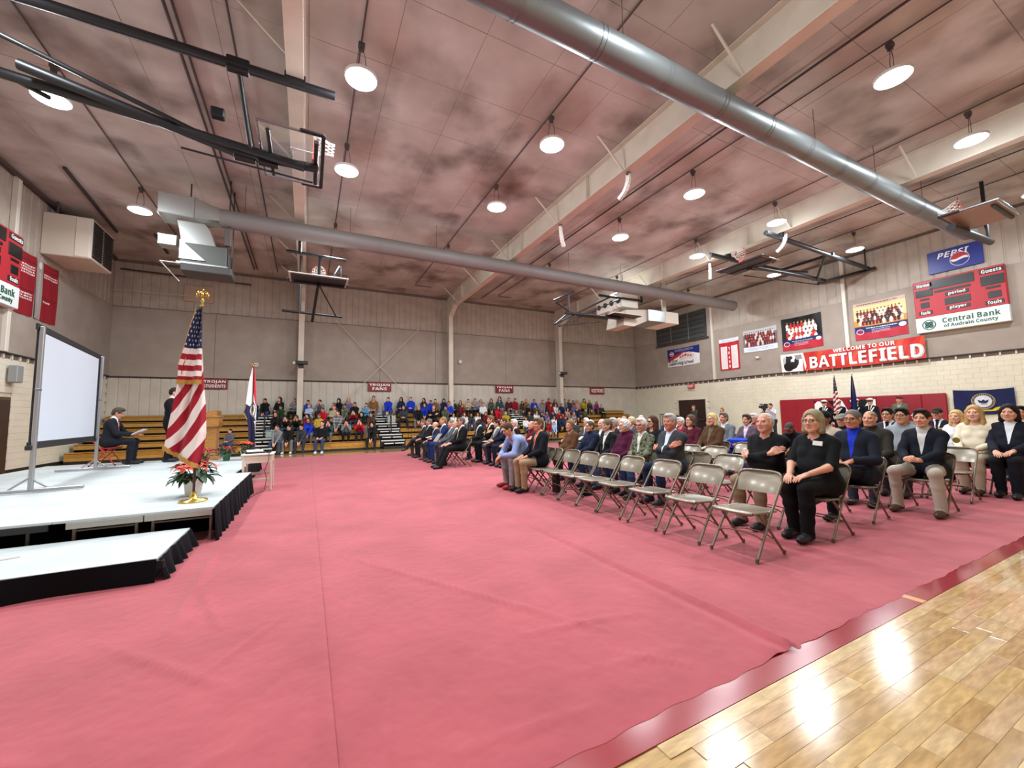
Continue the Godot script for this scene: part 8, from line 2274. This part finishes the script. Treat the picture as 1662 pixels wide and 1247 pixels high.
	student(18.00, 5, 0.92, "36383c", "a88a58", "l", "k", "student in dark grey, fair hair, thirty-seventh from the state flag, top row", false)
	student(18.63, 5, 0.78, "9a1c6c", "17110e", "l", "k", "student in magenta, black hair, thirty-eighth from the state flag, top row", false)

# ---------------------------------------------------------------- people standing along the scoreboard wall
func build_guard() -> void:
	var navy := {"cell": 0.02, "dress": "suit", "top": "12141c", "legs": "12141c", "shirt": "ecebe8", "tie": "12141c", "hair": ["buzz", "2a2018"], "hat": ["peaked", "f2f1ee"], "skin": "d09a80", "scale": 1.06}
	for g in [[-9.95, "attention", "beside the striped flag"], [-9.4, "bearer", "holding the striped flag"], [-8.75, "bearer", "holding the dark blue flag"], [-8.25, "attention", "beside the dark blue flag"]]:
		var c := navy.duplicate(); c.pose = g[1]
		var p := person(c, "cadet in black uniform and white peaked cap %s by the striped pad" % g[2], Vector3(21.3, 0.012, g[0]), -PI / 2, "cadets of the color guard")
		var b := MB.new()
		b.tube([Vector3(0.13, 1.42, 0.06), Vector3(0.02, 1.2, 0.155), Vector3(-0.13, 0.98, 0.14)], 0.022, 6)
		put("white_sash", b, cloth("efeeea"), p)
	for f in [[-9.34, true, "striped flag with a spear tip carried by a cadet before the wall pad"], [-8.69, false, "dark blue flag furled on its staff, carried by a cadet before the wall pad"]]:
		var o := thing("guard_flag", f[2], "flag", Vector3(21.0, 0.9, f[0]), -PI / 2)
		var st := MB.new(); st.tube([Vector3(0, 0, 0), Vector3(0, 2.0, 0)], 0.016, 8)
		put("staff", st, mat("9a7a4a", 0.4), o)
		st = MB.new(); st.lathe([Vector2(0.0, 2.0), Vector2(0.02, 2.01), Vector2(0.03, 2.06), Vector2(0.008, 2.13), Vector2(0.0, 2.18)], 8)
		put("spear_tip", st, mat("b8b0a0", 0.3, 0.8), o)
		var m: Material
		if f[1]:
			var im := Pic.new(128, 256, Color("e8e2de"))
			for k in 9: im.poly([Vector2(0, 110 + k * 36), Vector2(128, 70 + k * 36), Vector2(128, 88 + k * 36), Vector2(0, 128 + k * 36)], Color("94202e"))
			im.rect(0, 0, 128, 104, Color("1c2244"))
			for k in 14: im.ell(14 + (k % 4) * 32, 12 + (k / 4) * 26, 4, 4, Color("e8e6e6"))
			m = im.mat(0.8)
		else: m = cloth("1c2350")
		var c := MB.new()
		c.grid(16, 24, func(u: float, v: float):
			var w: float = 1.0 - v
			var wd: float = 0.05 + 0.24 * w * (1.0 - 0.25 * w)
			return Vector3((u - 0.45) * wd, 1.98 - w * 1.5, 0.03 + 0.04 * sin(u * 10.0 + w * 3.0) * (0.4 + w)))
		put("cloth_fold", c, m, o)
	person({"pose": "front", "cell": 0.02, "dress": "jacket", "top": "5a5c48", "legs": "4a4a3c", "shirt": "8a8a80", "hair": ["buzz", "4a3c2c"], "hat": ["beret", "5a1a24"], "skin": "c08870", "scale": 1.1}, "soldier in an olive jacket and dark red beret standing at the striped pad", Vector3(21.6, 0.012, -7.41), -PI / 2)
	person({"pose": "front", "cell": 0.02, "dress": "sweater", "top": "3a3e38", "legs": "2a2c34", "hair": ["short", "6a4a34"], "skin": "d09a82", "scale": 1.1}, "man in a dark green sweater standing in front of the dark double doors", Vector3(21.6, 0.012, -17.25), -PI / 2)
	person({"pose": "arms", "cell": 0.02, "dress": "sweater", "head": "w", "top": "d8d4d4", "legs": "3a3c44", "hair": ["bob", "2a1c16"], "skin": "d8a48e"}, "dark-haired woman in a white top beside the double doors", Vector3(21.6, 0.012, -16.1), -PI / 2)
	person({"pose": "front", "cell": 0.02, "dress": "sweater", "head": "w", "top": "e6e2da", "legs": "4a5a7c", "hair": ["long", "8a5c38"], "skin": "d8a48e", "scale": 0.97}, "auburn-haired woman in a cream sweater standing by the block wall", Vector3(21.7, 0.012, -15.4), -PI / 2)
	person({"pose": "film", "cell": 0.02, "dress": "shirt", "top": "b8bccc", "legs": "2a2c34", "hair": ["short", "2a221e"], "skin": "c8937a", "scale": 1.04}, "cameraman in a pale blue shirt bent to his video camera", Vector3(19.6, 0.012, -11.35), -PI / 2)
	var o := thing("video_camera", "black video camera on a tripod beside the cameraman", "camera", Vector3(18.95, 0.012, -11.3), -PI / 2)
	put("body", boxes(Vector3(0, 1.63, 0.0), Vector3(0.14, 0.17, 0.36), 0.02), mat("17171a", 0.45), o)
	put("lens_hood", boxes(Vector3(0, 1.63, 0.25), Vector3(0.15, 0.12, 0.14), 0.02), mat("0e0e10", 0.5), o)
	put("viewfinder", boxes(Vector3(0.04, 1.74, -0.05), Vector3(0.07, 0.07, 0.24), 0.015), mat("17171a", 0.45), o)
	put("microphone", boxes(Vector3(-0.08, 1.75, 0.08), Vector3(0.045, 0.045, 0.26), 0.015), mat("202022", 0.8), o)
	put("head", boxes(Vector3(0, 1.5, 0), Vector3(0.1, 0.1, 0.12), 0.02), mat("202022", 0.5), o)
	for k in 3:
		var b := MB.new()
		var a := TAU * k / 3 + 0.5
		b.tube([Vector3(0, 1.46, 0), Vector3(cos(a) * 0.5, 0.01, sin(a) * 0.5)], 0.018, 8)
		put("leg", b, mat("1a1a1c", 0.45), o)
	o = thing("black_railing", "short black railing of upright bars in front of the double doors", "railing", Vector3(15.0, 0.012, -13.5), -PI / 2)
	for k in 7: put("bar", boxes(Vector3(-0.36 + k * 0.12, 0.7, 0), Vector3(0.022, 1.36, 0.022), 0.004), mat("161618", 0.5), o)
	for y in [1.37, 0.12]: put("rail", boxes(Vector3(0, y, 0), Vector3(0.78, 0.035, 0.035), 0.006), mat("161618", 0.5), o)
